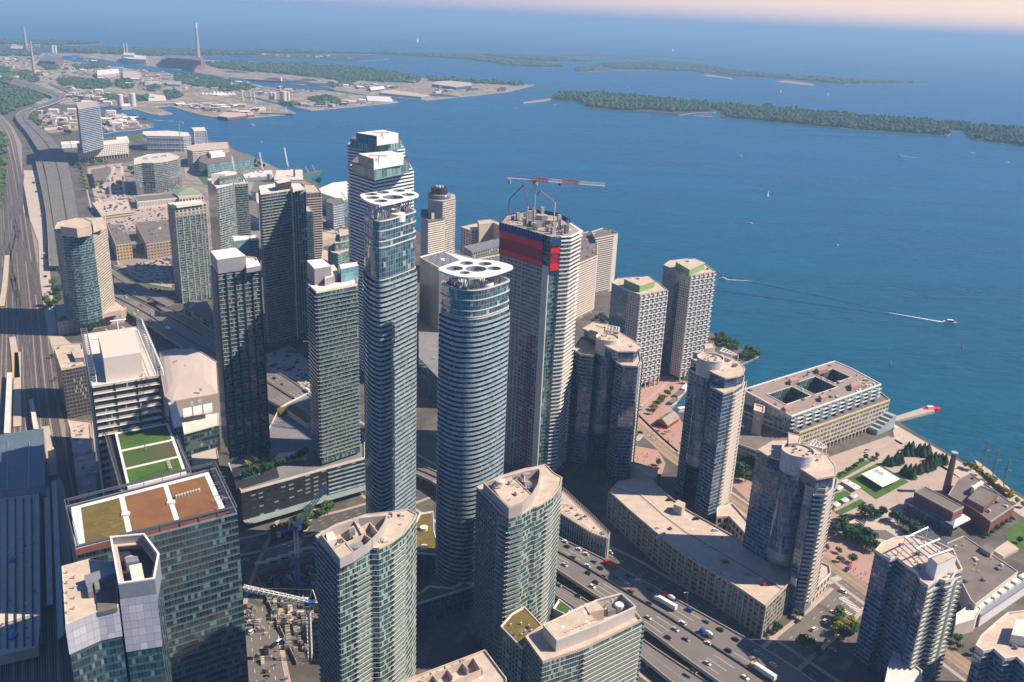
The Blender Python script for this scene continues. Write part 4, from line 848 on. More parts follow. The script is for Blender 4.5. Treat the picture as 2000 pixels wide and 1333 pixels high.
t3, P3, U3 = drumtower('blue glass tower with a white drum crown, in front of the long terminal building',
    [(1476, 893), (1497, 905), (1524, 918), (1534, 898), (1568, 904), (1573, 950), (1589, 957), (1612, 958), (1626, 945), (1629, 925), (1600, 892), (1520, 878)],
    [(1484, 880), (1500, 890), (1540, 903), (1569, 918), (1595, 935), (1629, 929), (1629, 914), (1613, 891), (1593, 880), (1560, 862), (1512, 864)], 88, 96, (1559, 879.5), 30, 104, 36,
    [(1578, 871), (1606, 877), (1615, 873), (1590, 858)], [(1540, 868), (1560, 866), (1565, 852), (1540, 846)])
for t, P, ee in ((t1, P1, (8, 9)), (t2, P2, (6, 7)), (t3, P3, (6, 7, 8))):      # projecting balconies of the sunny side
    mb = MB(); mb.strip(P, list(ee), 2.2, -.25, 0); mb.strip(P, list(ee), 2.25, 0, 1.0, d0=2.1); first = None; zz = max(v[2] for v in [(0, 0, 1)])
    ztop = {t1: 96, t2: 101, t3: 85}[t] if False else (96 if t is t1 else 101 if t is t2 else 85)
    z = ztop
    while z > 8:
        if first is None: first = sub('balcony', mb, M['balc'], t); first.location.z = z; zf = z
        else: dupmesh(first, z-zf)
        z -= 3.0
# ---------------------------------------------------------------- zigzag towers at the lower right
P = poly([(1709, 1078), (1722, 1086), (1738, 1096), (1752, 1092), (1772, 1108), (1791, 1120), (1798, 1138), (1812, 1147), (1822, 1140), (1834, 1134), (1846, 1138), (1858, 1134), (1866, 1120), (1879, 1116), (1870, 1098), (1862, 1078), (1830, 1062), (1790, 1050), (1770, 1050), (1745, 1054), (1721, 1064)], 74)
t, P = tower('condo_tower', 'zigzag fronted tower with a white frame pergola and white rooftop box', 'tower', P, 74, 0, F['navy'], 3.0, 3.2, M['roof'], 1.3, parm=M['roofl'],
    bands=[dict(edges=[0, 1, 2, 3, 4, 5, 6], d=.4, t=.25, up=.15, m=M['line'], name='floor_band'), dict(edges=[7, 8, 9, 10, 11, 12], d=2.0, t=.3, up=.9, m=M['balc'])])
rbox(t, 'penthouse', [(1831, 1103), (1869, 1086.5), (1840, 1071), (1814, 1086.5)], 84, 74, M['roof'], fm=M['white'], par=.4)
Q = poly([(1812, 1087), (1861, 1070), (1813, 1028), (1768, 1049)], 86); mb = MB()
for i in range(6):
    a = Vector(Q[0]).lerp(Vector(Q[1]), i/5); b = Vector(Q[3]).lerp(Vector(Q[2]), i/5)
    for j in range(6):
        u0, u1 = j/6, (j+1)/6; mb.bar((*a.lerp(b, u0), 84.6+1.4*abs(u0-.5)), (*a.lerp(b, u1), 84.6+1.4*abs(u1-.5)), .42)
for u in (0, .5, 1): mb.bar((*Vector(Q[0]).lerp(Vector(Q[3]), u), 84.6+1.4*abs(u-.5)), (*Vector(Q[1]).lerp(Vector(Q[2]), u), 84.6+1.4*abs(u-.5)), .6)
sub('frame_pergola', mb, M['white'], t)
for q in (Q[2], Q[3]): mb = MB(); mb.bar((*q, 74), (*q, 85.2), .22); sub('pergola_post', mb, M['white'], t)
vents(t, P, 74, 10, 2.2, 12)
P = poly([(1905, 1264), (1920, 1275), (1940, 1270), (1962, 1290), (1985, 1286), (2010, 1310), (2080, 1300), (2080, 1200), (2000, 1196), (1968, 1200), (1945, 1218), (1915, 1245)], 48)
t, P = tower('condo_tower', 'zigzag fronted tower cut off by the right edge of the picture', 'tower', P, 48, 0, F['navy'], 3.0, 3.2, M['roof'], 1.3, parm=M['roofl'], bands=[dict(edges=[0, 1, 2, 3, 4, 5], d=.4, t=.25, up=.15, m=M['line'], name='floor_band')])
rbox(t, 'plant_room', [(1975, 1240), (2040, 1250), (2040, 1210), (1985, 1210)], 54, 48, M['roofl']); vents(t, P, 48, 6, 2, 5)
P = poly([(1715, 1400), (1800, 1400), (1800, 1312), (1770, 1290), (1745, 1275), (1735, 1300)], 22)
tower('podium_building', 'stepped pale podium at the foot of the zigzag tower', 'building', P, 22, 0, F['white'], 3, 3, M['roofl'], 1)
# ---------------------------------------------------------------- long terminal with courtyards
zu, zl = 40, 25.5
LOW = poly([(1561, 846), (1738, 782), (1700, 752), (1620, 720), (1445, 775), (1444, 800)], zl)
UP = poly([(1546, 813.5), (1720, 751.5), (1664, 721), (1630, 706.5), (1451, 762)], zu)
c = cen(LOW); t = thing('terminal_building', 'long beige waterfront terminal with glassy upper floors and roof courtyards', 'building', (c[0], c[1], 0))
if area(LOW) < 0: LOW = LOW[::-1]
if area(UP) < 0: UP = UP[::-1]
mb = MB(); mb.wall(LOW, 4.2, zl, 5.2, 4.2, top=zl); sub('wall', mb, F['beigew'], t)
mb = MB(); mb.cap(LOW, zl-.3); sub('terrace', mb, M['roofg'], t); mb = MB(); mb.ring(LOW, -.4, .15, zl-.8, zl+.8); sub('parapet', mb, M['cream'], t)
mb = MB(); mb.wall(offs(LOW, -2.5), 0, 4.2, 5, 4.2); sub('ground_floor', mb, M['dark'], t)
for e in (0, 5, 4):
    a, b = Vector(LOW[e]), Vector(LOW[(e+1) % len(LOW)]); L = (b-a).length; n = int(L/5.2)
    for i in range(n+1):
        q = a.lerp(b, i/n); mb = MB(); mb.box(q.x, q.y, 0, .9, .9, 4.3, .4); sub('column', mb, M['cream'], t)
# upper glass part with three courtyards
def inq(P, a0, a1, b0, b1):
    o = Vector(P[0]); x = Vector(P[1])-o; y = Vector(P[-1])-o
    return [tuple(o+x*a+y*b) for a, b in ((a0, b0), (a1, b0), (a1, b1), (a0, b1))]
CT = [inq(UP, .10, .36, .30, .68), inq(UP, .41, .66, .30, .74), inq(UP, .70, .90, .42, .80)]
mb = MB(); mb.wall(UP, zl-.3, zu, 3.4, 3.6, top=zu); sub('upper_wall', mb, F['teal'], t)
mb = MB(); mb.cap(UP, zu, 0, [q[::-1] for q in CT]); sub('roof', mb, plain((.29, .235, .205), .9, .14, .1), t)
mb = MB(); mb.ring(UP, -.5, .5, zu-.7, zu+.7); sub('roof_edge', mb, M['white'], t)
for q in CT:
    q = ccw(q); mb = MB(); mb.wall(q[::-1], 8, zu, 3, 3.4, top=zu); mb.cap(q, 8, 1); sub('courtyard', mb, [F['dkgrn'], M['dark']], t); mb = MB(); mb.ring(q, -.05, .7, zu, zu+.6); sub('courtyard_kerb', mb, M['concl'], t)
mb = MB(); mb.strip(UP, [0], 1.8, -.3, 0); mb.strip(UP, [0], 1.85, 0, 1.0, d0=1.7)
first = sub('balcony', mb, [M['balw']], t); first.location.z = 29; dupmesh(first, 3.6); dupmesh(first, 7.2)
for i in range(11):
    a = Vector(UP[0]).lerp(Vector(UP[1]), (i+.4)/11); d = Vector((UP[1][1]-UP[0][1], -(UP[1][0]-UP[0][0]))).normalized()
    mb = MB(); mb.box(a.x+d.x*1.2, a.y+d.y*1.2, zl, 2.6, 2.6, 12, .3); sub('glass_bay', mb, F['teal'], t)
for px in ([(1535, 800), (1552, 794), (1545, 789), (1530, 794)], [(1545, 745), (1562, 740), (1556, 735), (1542, 740)], [(1600, 725), (1618, 720), (1610, 713), (1594, 718)], [(1664, 757), (1684, 751), (1676, 743), (1660, 748)], [(1605, 778), (1617, 774), (1611, 769), (1601, 772)]):
    rbox(t, 'roof_house', px, zu+4, zu, M['pink'], fm=M['pink'])
vents(t, UP, zu, 30, 2.2, 21, CT)
for k in range(40):
    q = inq(UP, .72+.26*random.random(), 0, .02+.26*random.random(), 0)[0]; mb = MB(); mb.box(q[0], q[1], zu, random.uniform(.8, 3), random.uniform(.6, 1.6), random.uniform(.6, 1.8), .4); sub('terrace_furniture', mb, random.choice([M['white'], M['mech'], M['concl']]), t)
mb = MB(); mb.strip(LOW, [0], .5, zl-1.3, zl-.2); sub('yellow_gutter', mb, plain((.42, .30, .08), .7), t)
a = Vector(LOW[0]).lerp(Vector(LOW[1]), .80); b = Vector(LOW[0]).lerp(Vector(LOW[1]), 1.0); d = Vector((LOW[1][1]-LOW[0][1], -(LOW[1][0]-LOW[0][0]))).normalized()
for i in range(5):
    q0, q1 = a.lerp(b, i/5), a.lerp(b, (i+1)/5); mb = MB(); mb.hexa([tuple(q0), tuple(q0+d*9), tuple(q1+d*9), tuple(q1)], 0, 5+i*2.2); sub('glass_stair', mb, F['teal'], t)
P = poly([(1440, 868), (1540, 905), (1562, 868), (1556, 858), (1500, 820), (1482, 805), (1455, 790), (1432, 800)], 20)
tw = thing('warehouse_wing', 'old beige warehouse wing with a square clock tower at the terminal', 'building', (*cen(P), 0))
tower('', '', '', P, 20, 0, F['beigew'], 3.6, 4.2, M['roofg'], 1.0, root=tw, parm=M['cream'])
Q = poly([(1473, 803), (1491, 808), (1492, 796), (1475, 791)], 41); mb = MB(); Q = ccw(Q); mb.wall(Q, 0, 41, 0); mb.cap(Q, 41, 0); ct = sub('clock_tower', mb, M['beige'], tw); mb = MB(); mb.ring(Q, -.3, .6, 39.5, 42); sub('tower_cornice', mb, M['cream'], ct)
for e in (0, 1):
    a, b = Vector(Q[e-1]), Vector(Q[e]); m_ = (a+b)/2; n = Vector(((b-a).y, -(b-a).x)).normalized(); mb = MB(); K = [(m_.x+n.x*.15+(b-a).normalized().x*1.6*math.cos(k*.524), m_.y+n.y*.15+(b-a).normalized().y*1.6*math.cos(k*.524), 35+1.6*math.sin(k*.524)) for k in range(12)]
    mb.face(K); mb.face([(x+n.x*.05, y+n.y*.05, z) for x, y, z in K][::-1]); sub('clock_face', mb, M['white'], ct)
# ---------------------------------------------------------------- long curved parking warehouse
TOP = [(1190, 962), (1232, 1000), (1280, 1041), (1333, 1083), (1400, 1123), (1450, 1155), (1496, 1187), (1562, 1120), (1500, 1088), (1392, 1026), (1345, 1000), (1312, 976), (1268, 937), (1245, 937), (1208, 942)]
P = poly(TOP, 22)
t, P = tower('parking_building', 'long curved concrete parking warehouse with cars on its roof deck', 'building', P, 22, 0, F['ware'], 3.5, 5.0, M['roof'], 1.1); vents(t, P, 22, 3, 1.4, 3)
for k in range(28):
    L = k/27*6; i = min(5, int(L)); a = Vector(P[i]).lerp(Vector(P[i+1]), L-i); mb = MB(); d = Vector((P[i+1][1]-P[i][1], -(P[i+1][0]-P[i][0]))).normalized(); mb.box(a.x+d.x*.2, a.y+d.y*.2, 0, 1.1, .9, 22.5, math.atan2(d.x, -d.y)); sub('pier', mb, M['conc'], t)
mb = MB()
A_ = [Vector(p).lerp(Vector(q), .5) for p, q in zip([P[0], P[1], P[2], P[3], P[4], P[5], P[6]], [P[14], P[12], P[11], P[10], P[9], P[8], P[7]])]
ribbon(mb, [tuple(a) for a in A_], -.35, .35, 22.0); sub('deck_joint', mb, M['dark'], t)
mb = MB(); ribbon(mb, [tuple(a) for a in A_], -.15, .15, 23.2); sub('deck_barrier', mb, M['concl'], t)
rbox(t, 'stair_house', [(1316, 985), (1332, 992), (1339, 983), (1324, 976)], 28.5, 22, M['roof'], fm=M['conc'])
rbox(t, 'ramp_house', [(1228, 908), (1279, 940), (1285, 918), (1236, 904)], 14, 0, M['roof'], fm=M['concl'], par=1)
rbox(t, 'corner_house', [(1545, 1126), (1556, 1133), (1562, 1117), (1552, 1113)], 27, 22, M['roof'], fm=M['cream'])
for u, v in ((1285, 1052), (1296, 1044), (1403, 1128), (1413, 1122)):
    p = G(u, v, 22); mb = MB(); mb.box(p.x, p.y, 22, 2.2, 1.6, 1.5, .5); sub('roof_unit', mb, M['concl'], t)
t, P = tower('podium_building', 'curved pale podium with a colonnade at the foot of the drum tower', 'building', poly([(1561, 1152), (1582, 1160), (1603, 1140), (1622, 1122), (1620, 1108), (1604, 1100), (1560, 1110)], 11), 11, 0, F['precast'], 5.5, 5, M['roof'], 1.2, parm=M['roofl'])
t, P = tower('podium_building', 'pale curved podium roof behind the parking warehouse, right of its stair house', 'building', poly([(1400, 1012), (1424, 1010), (1452, 1040), (1470, 1070), (1470, 1030), (1430, 985), (1400, 995)], 13), 13, 0, F['precast'], 5.5, 5, M['roof'], 1.2, parm=M['roofl'])
# ---------------------------------------------------------------- triangular lattice building
P = poly([(1089, 999), (1156, 1041), (1186, 1052), (1189, 1046), (1160, 1016), (1099, 958)], 18)
t, P = tower('pavilion', 'sharp triangular pavilion wrapped in a pale lattice beside the expressway', 'building', P, 18, 0, F['navy'], 4, 3, M['roof'], .3, bands=())
for e in (0, 1, 2, 3, 4):
    a, b = Vector(P[e]), Vector(P[e+1]); L = (b-a).length; n = max(2, int(L/2.2)); d = Vector(((b-a).y, -(b-a).x)).normalized()*.7
    mb = MB()
    for i in range(n+1):
        q = a.lerp(b, i/n)+d; mb.bar((q.x, q.y, 0), (q.x, q.y, 20.5), .16)
        if i < n:
            q2 = a.lerp(b, (i+1)/n)+d
            for z in (6, 12, 18, 20.4): mb.bar((q.x, q.y, z), (q2.x, q2.y, z), .12)
            if e in (1, 2, 3) or i > n*.75:
                for z in (0, 6, 12): mb.bar((q.x, q.y, z), (q2.x, q2.y, z+6), .12)
    sub('lattice', mb, M['concl'], t)
vents(t, P, 18, 7, 2.2, 14)
# ---------------------------------------------------------------- foreground curved condos
def curved(label, pts, z, front, side, lip=None, seed=1, wells=(), inner=None, grp='curved green glass condos with open plant roofs'):
    P = poly(pts, z); 
    if area(P) < 0: print('REV', label)
    t, P = tower('condo_tower', label, 'tower', P, z, 0, F['green'], 2.95, 2.6, M['roof'], .9, group=grp,
        walls=[('glass_wall', front, F['green']), ('side_wall', side, F['concg'])],
        bands=[dict(edges=front, d=.35, t=.22, up=.25, m=M['balc'], name='floor_band')])
    return t, P
P = poly([(616, 1048), (662, 1101), (692, 1088), (722, 1072), (740, 1072), (765, 1060), (790, 1041), (806, 1020), (814, 1006), (796, 996), (762, 1001), (715, 1006), (655, 1026)], 110)
t, P = tower('condo_tower', 'curved green glass condo with an open plant roof, left of the two near ones', 'tower', P, 110, 0, F['green'], 2.95, 2.6, M['roof'], .5,
    walls=[('side_wall', [0], F['concg']), ('glass_wall', [1, 2, 3, 4, 5, 6, 7], F['green']), ('back_wall', [8, 9, 10, 11, 12], F['dkgrn'])],
    bands=[dict(edges=[1, 2, 3, 4, 5, 6, 7], d=.22, t=.16, up=.04, m=M['balc'], name='floor_band'), dict(edges=[5], d=1.5, t=.25, up=.85, m=M['balc'], z1=106), dict(edges=[2], d=1.5, t=.25, up=.85, m=M['balc'], z1=104), dict(edges=[0], d=.8, t=.3, up=.5, m=M['steel'])])
def crownwell(t, P, z, h, run, cellpts, floor=.5):
    """raised fluted screen with open plant wells between cross walls"""
    Q = poly(cellpts, z+h)
    Q = ccw(Q); mb = MB(); mb.ring(Q, -.5, 0, z, z+h); sub('plant_screen', mb, F['cladp'], t)
    return Q
Q = crownwell(t, P, 110, 5, None, [(626, 1043), (664, 1092), (690, 1080), (718, 1062), (738, 1042), (752, 1020), (757, 1006), (700, 1012), (650, 1030)])
def xwall(t, a, b, z, h, w=.5, mat=None): mb = MB(); A, B = G2(*a, z+h), G2(*b, z+h); d = (Vector(B)-Vector(A)).normalized(); n = Vector((-d.y, d.x))*w/2; mb.hexa([tuple(Vector(A)+n), tuple(Vector(B)+n), tuple(Vector(B)-n), tuple(Vector(A)-n)], z, z+h); sub('cross_wall', mb, mat or M['roof'], t)
for a, b in (((645, 1070), (680, 1058)), ((690, 1078), (668, 1050)), ((690, 1012), (706, 1042)), ((680, 1058), (712, 1044)), ((712, 1044), (728, 1055)), ((722, 1020), (738, 1040)), ((722, 1020), (700, 1034))): xwall(t, a, b, 110, 4.6)
rbox(t, 'roof_slab', [(664, 1090), (688, 1079), (672, 1062), (652, 1074)], 114.7, 110, M['roof']); rbox(t, 'roof_slab', [(690, 1050), (715, 1040), (700, 1022), (680, 1032)], 113.6, 110, M['roof'])
rbox(t, 'roof_slab', [(640, 1058), (658, 1052), (650, 1038), (636, 1042)], 114, 110, M['roofl'])
c = G2(696, 1066, 112); mb = MB(); mb.tube(c, [(3.2, 110), (3.2, 112.6), (1.2, 113)], 16); sub('cooling_tower', mb, M['steel'], t); rbox(t, 'roof_unit', [(683, 1040), (694, 1037), (692, 1031), (682, 1033)], 116, 110, M['mech']); vents(t, P, 110, 10, 2, 33)
P = poly([(931, 952), (958, 980), (976, 1000), (994, 1012), (1020, 1004), (1040, 992), (1049, 990), (1066, 980), (1080, 970), (1094, 950), (1098, 934), (1083, 926), (1065, 908), (1041, 914), (1026, 916), (980, 930)], 98)
t, P = tower('condo_tower', 'curved green glass condo with a plant roof, in front of the shorter oval tower', 'tower', P, 98, 0, F['green'], 2.95, 2.6, M['roof'], .5,
    walls=[('side_wall', [0, 1, 2], F['concg']), ('glass_wall', [3, 4, 5, 6, 7, 8, 9], F['green']), ('back_wall', [10, 11, 12, 13, 14, 15], F['dkgrn'])],
    bands=[dict(edges=[3, 4, 5, 6, 7, 8, 9], d=.22, t=.16, up=.04, m=M['balc'], name='floor_band'), dict(edges=[7, 8], d=1.5, t=.25, up=.85, m=M['balc'], z1=95), dict(edges=[3], d=1.4, t=.25, up=.85, m=M['balc'], z1=90), dict(edges=[2], d=1.5, t=.25, up=.85, m=M['balc'], z1=90), dict(edges=[0, 1], d=.6, t=.3, up=.3, m=M['steel'])])
Q = crownwell(t, P, 98, 6, None, [(944, 943), (977, 976), (994, 993), (1020, 985), (1040, 966), (1052, 945), (1056, 925), (1054, 915), (1026, 920), (990, 930)])
rbox(t, 'roof_slab', [(978, 974), (995, 990), (1018, 982), (1038, 966), (1002, 931), (970, 938), (962, 950)], 103.6, 98, M['roof'])
xwall(t, (1002, 931), (1038, 966), 98, 6); xwall(t, (1024, 926), (1025, 942), 98, 5)
rbox(t, 'roof_unit', [(1026, 950), (1040, 946), (1034, 938), (1024, 942)], 102, 98, M['mech'])
c = G2(977, 945, 104); mb = MB(); mb.tube(c, [(2.6, 103.6), (2.6, 106), (1, 106.4)], 16); sub('cooling_tower', mb, M['concl'], t); vents(t, Q, 103.6, 9, 1.5, 34)
# podium tower with box roof
P = poly([(1026, 1247), (1060, 1295), (1140, 1268), (1253, 1213), (1240, 1196), (1210, 1165), (1062, 1222)], 50)
t, P = tower('condo_block', 'green glass block with a long beige roof box overlooking the expressway', 'building', P, 50, 0, F['green'], 2.95, 2.6, M['roof'], 1.2,
    walls=[('side_wall', [0], F['concg']), ('glass_wall', [1, 2, 3, 4, 5, 6], F['green'])], bands=[dict(edges=[1, 2], d=.22, t=.16, up=.04, m=M['balc'], name='floor_band'), dict(edges=[2, 3], d=1.6, t=.25, up=.9, m=M['balc'], z1=48), dict(edges=[0], d=.7, up=.3, t=.3, m=M['steel'])])
Q = poly([(1087, 1251), (1170, 1219), (1242, 1185), (1214, 1159), (1165, 1172), (1061, 1221)], 57); mb = MB(); mb.wall(ccw(Q), 50, 57, 6, 7); sub('roof_box_wall', mb, F['cladp'], t)
mb = MB(); mb.ring(ccw(Q), -.4, 0.05, 56.4, 57.2); sub('roof_box_rim', mb, M['roofl'], t)
rbox(t, 'roof_box_deck', [(1088, 1249), (1168, 1217), (1150, 1197), (1160, 1190), (1140, 1180), (1064, 1220)], 56, 50, M['roof']); rbox(t, 'roof_box_deck', [(1150, 1197), (1180, 1190), (1164, 1174), (1140, 1180)], 56.6, 50, M['roof'])
rbox(t, 'roof_unit', [(1188, 1196), (1206, 1190), (1200, 1180), (1186, 1184)], 53, 50, M['mech']); c = G2(1210, 1182, 54); mb = MB(); mb.tube(c, [(2.6, 50), (2.6, 54.5), (1, 55)], 14); sub('cooling_tower', mb, M['white'], t)
for k in range(9):
    p = G(1106+k*7, 1236-k*3.0, 56); mb = MB(); mb.bar((p.x, p.y, 56), (p.x, p.y, 57.4), .2); sub('vent_pipe', mb, M['concl'], t)
vents(t, Q, 56, 3, 1.5, 9)
P = poly([(978, 1225), (1020, 1268), (1062, 1228), (1042, 1206), (1024, 1187), (1000, 1200)], 44)
t, P = tower('condo_block', 'low dark wing with a mossy green roof below the near curved condo', 'building', P, 44, 0, F['concg'], 2.95, 3, M['roofl'], .7); mb = MB(); mb.cap(offs(P, -1.0), 44.3); sub('green_roof', mb, M['sed'], t); vents(t, P, 44.3, 5, .9, 2)
P = poly([(1080, 1190), (1110, 1205), (1118, 1192), (1092, 1172)], 20); t, P = tower('podium_building', 'small podium with a lawn roof beside the lower ramp', 'building', P, 20, 0, M['conc'], 3, 3, M['roofl'], .8); mb = MB(); mb.cap(offs(P, -1.5), 20.4); sub('green_roof', mb, M['lawn'], t)
P = poly([(760, 1343), (947, 1272), (989, 1328), (985, 1400), (760, 1420)], 62)
t, P = tower('condo_tower', 'flat roofed condo cut off by the bottom edge, with concrete roof wells', 'tower', P, 62, 0, F['green'], 2.95, 2.6, M['roof'], .9)
Q = poly([(815, 1333), (925, 1287), (940, 1312), (860, 1345)], 65); mb = MB(); mb.ring(ccw(Q), -.4, 0, 62, 66); sub('plant_screen', mb, M['roof'], t)
for a in (840, 868, 898): xwall(t, (a, 1322-(a-815)*.42), (a+16, 1342-(a-815)*.42), 62, 3.6)
vents(t, Q, 62, 7, 2.0, 6)
# green roofed podium of the oval towers
for lab, px, z in (('curved podium with a sedum roof and round skylights behind the near curved condo', [(800, 1080), (860, 1085), (848, 1040), (846, 1000), (820, 1004), (812, 1020)], 16), ('wedge podium with a sedum roof at the foot of the shorter oval tower', [(800, 1185), (925, 1146), (924, 1142), (905, 1138), (880, 1150), (838, 1146), (818, 1160), (800, 1165)], 16)):
    t, P = tower('podium_building', lab, 'building', poly(px, z), z, 0, F['navy'], 4, 4, M['roofl'], .7, parm=M['white']); mb = MB(); mb.cap(offs(P, -1.2), z+.2); sub('green_roof', mb, M['sed'], t)
    for u, v in (((828, 1030), (828, 1068)) if z and 'skylights' in lab else ()):
        c = G2(u, v, z+2); mb = MB(); mb.tube(c, [(2.6, z), (2.8, z+2.2)], 20); sub('skylight', mb, M['roofl'], t)
P = poly([(812, 1160), (836, 1150), (860, 1090), (905, 1100), (930, 1140), (900, 1138), (870, 1152)], 12); tower('podium_building', 'dark glass entrance hall between the two sedum roofs', 'building', P, 12, 0, F['navy'], 4, 4, M['roofg'], .5)
# ================================================================ near offices at the lower left
def deckroof(t, P, z, fieldpx, fz, mats, split, px2=None):
    pass
P = poly([(150, 1083), (463, 1003), (421, 915), (128, 990)], 106)
t, P = tower('office_tower', 'dark glass office tower with a brown planted roof in a white frame', 'tower', P, 106, 0, F['office'], 3.9, 3.2, M['dark'], .4, parm=M['steel'], bands=[dict(d=.12, t=.12, up=0, m=M['steel'], name='mullion_band')])
mb = MB(); mb.ring(P, -.2, .25, 109.6, 110.2); mb.ring(P, -1.6, -1.3, 109.5, 109.9); sub('roof_rail', mb, M['rimd'], t)
for e in range(4):
    a, b = Vector(P[e]), Vector(P[(e+1) % 4]); n = 8
    for i in range(n):
        q = a.lerp(b, i/n); mb = MB(); mb.bar((*q, 106), (*q, 110), .18); sub('rail_post', mb, M['rimd'], t)
W4 = [(147, 1073), (441, 997), (407, 922), (139, 991)]
def pq(Q, a, b): # bilinear in survey space
    (x0, y0), (x1, y1), (x2, y2), (x3, y3) = Q
    return ((x0*(1-a)+x1*a)*(1-b)+(x3*(1-a)+x2*a)*b, (y0*(1-a)+y1*a)*(1-b)+(y3*(1-a)+y2*a)*b)
rbox(t, 'roof_frame', W4, 109, 105.5, M['roofw'], fm=M['brick'])
for i, (a0, a1, mt) in enumerate(((.07, .345, 'sed'), (.385, .665, 'sedb'), (.70, .965, 'sedb'))):
    px = [pq(W4, a, b) for a, b in ((a0, .06), (a1, .06), (a1, .93), (a0, .93))]
    mb = MB(); mb.cap(ccw(poly(px, 109.15)), 109.15); sub('planted_field', mb, M[mt], t)
for i in range(9):
    p = G(345+i*5.5, 973-i*1.6, 109.2); mb = MB(); mb.box(p.x, p.y, 109.2, .7, 1.6, 1.5, .2); sub('skylight', mb, M['concl'], t)
for a in (.365, .68):
    p = G2(*pq(W4, a, .5), 109.2); mb = MB(); mb.box(p[0], p[1], 109.1, 3.6, 3.0, 1.0, .2); sub('roof_hatch', mb, M['roofw'], t)
for i in range(16):    # cleaning cradle and pipework at the right end
    p = G(428+random.uniform(-6, 10), 935+i*5, 107); mb = MB(); mb.bar((p.x-2, p.y, 106+random.uniform(0, 5)), (p.x+3, p.y+random.uniform(-2, 2), 107+random.uniform(0, 6)), .18); sub('pipework', mb, M['steel'], t)
P = poly([(236, 960), (374, 925), (330, 823), (203, 846)], 92)
t, P = tower('office_building', 'dark slatted office block with a bright green lawn roof in three strips', 'building', P, 92, 0, F['slat'], 3.9, 3.2, M['dark'], .6, parm=M['steel'])
mb = MB(); mb.ring(P, -.2, .2, 94.8, 95.3); mb.ring(P, -1.5, -1.2, 94.6, 95); sub('roof_rail', mb, M['rimd'], t)
for e in range(4):
    a, b = Vector(P[e]), Vector(P[(e+1) % 4])
    for i in range(9): q = a.lerp(b, i/9); mb = MB(); mb.bar((*q, 92), (*q, 95.2), .15); sub('rail_post', mb, M['rimd'], t)
W4 = [(249, 952), (364, 923), (329, 826), (224, 846)]
rbox(t, 'roof_frame', W4, 94.5, 91.5, M['roofw'], fm=M['white'])
for i, (b0, b1, mt) in enumerate(((.03, .31, 'lawn'), (.345, .645, 'lawnb'), (.68, .97, 'lawn'))):
    px = [pq(W4, a, b) for a, b in ((.05, b0), (.95, b0), (.95, b1), (.05, b1))]; mb = MB(); mb.cap(ccw(poly(px, 94.65)), 94.65); sub('planted_field', mb, M['lawnl'] if mt == 'lawn' and 'lawnl' in M else M[mt], t)
p = G(284, 880, 94.6); mb = MB(); mb.bar((p.x, p.y, 94.6), (p.x, p.y, 99.5), .35); sub('flue', mb, M['mech'], t)
for i in range(6): p = G(327+i*1.2, 902+i*3.2, 94.6); mb = MB(); mb.box(p.x, p.y, 94.7, 1.8, .8, 1.3, .2); sub('skylight', mb, M['concl'], t)
rbox(t, 'stair_tower', [(357, 832), (343, 783), (328, 786), (340, 837)], 98, 0, M['roofw'], fm=F['dkgrn'])
P = poly([(180, 757), (310, 736), (290, 655), (268, 640), (164, 655)], 126)
t, P = tower('office_tower', 'dark office tower with pale sun louvres, steel trusses and a big white roof box', 'tower', P, 126, 0, F['slat2'] if 'slat2' in F else fac('louvre_office', (.008, .014, .025), (.03, .05, .07), (.40, .40, .40), .30, .99, .004, 4, .03, .1, .02, 1.6, .04), 4.6, 4, M['roofl'], .8, parm=M['concl'],
    bands=[dict(edges=[0], d=1.0, t=.25, up=0, m=M['roofl'], name='sun_louvre'), dict(edges=[4], d=1.3, t=.2, up=0, m=M['roofl'], name='sun_louvre')])
rbox(t, 'plant_box', [(202, 700), (275, 689), (262, 644), (191, 654)], 142, 126, plain((.66, .57, .50), .7, .06, .2), fm=plain((.62, .56, .52), .7, .06, .2))
for a, b in (((164, 650), (182, 742)), ((272, 628), (313, 726))):
    A, B = G(*a, 133), G(*b, 133); mb = MB(); truss(mb, A, B, 3.5, 6, 4.5, .22); sub('roof_truss', mb, M['steel'], t)
A, B = G(215, 628, 140), G(246, 624, 140); mb = MB(); mb.bar(A, B, .5); mb.bar(A.lerp(B, .45), (A.lerp(B, .45).x, A.lerp(B, .45).y, 126), .4); sub('cleaning_crane', mb, M['white'], t)
for q in (0, .33, .66, 1):
    a = Vector(P[0]).lerp(Vector(P[1]), q); mb = MB(); mb.box(a.x, a.y-.3, 0, .8, .8, 126, .2); sub('pier', mb, M['dark'], t)
P = poly([(120, 723), (167, 714), (160, 672), (104, 677)], 46)
t, P = tower('office_building', 'brown square windowed office slab beside the rail yard', 'building', P, 46, 0, F['slab'] if 'slab' in F else fac('brown_slab', (.01, .012, .016), (.04, .05, .06), (.15, .125, .12), .22, .88, .10, 2, .12, .2, .02, 1.5, .05), 3.4, 2.6, M['roof'], 1.0)
rbox(t, 'plant_room', [(146, 700), (164, 698), (162, 682), (138, 684)], 50, 46, M['roof'], fm=M['mech']); vents(t, P, 46, 5, 2, 3)
for lab, px, z in (('low beige workshop roof squeezed between the louvred tower and the rail yard', [(138, 842), (182, 858), (181, 826), (132, 820)], 16), ('angular pale roof with a yellow unit beside the rail yard', [(142, 884), (168, 885), (180, 878), (176, 828), (138, 842)], 20), ('lower pale roof terrace nearest the brown roofed tower', [(148, 930), (190, 925), (186, 885), (145, 893)], 18), ('small shaded roof block tight against the brown roofed tower', [(156, 985), (190, 975), (186, 930), (150, 936)], 24)):
    t, P = tower('low_building', lab, 'building', poly(px, z), z, 0, M['conc'], 4, 4, M['roof'], .8); vents(t, P, z, 3, 2, int(z))
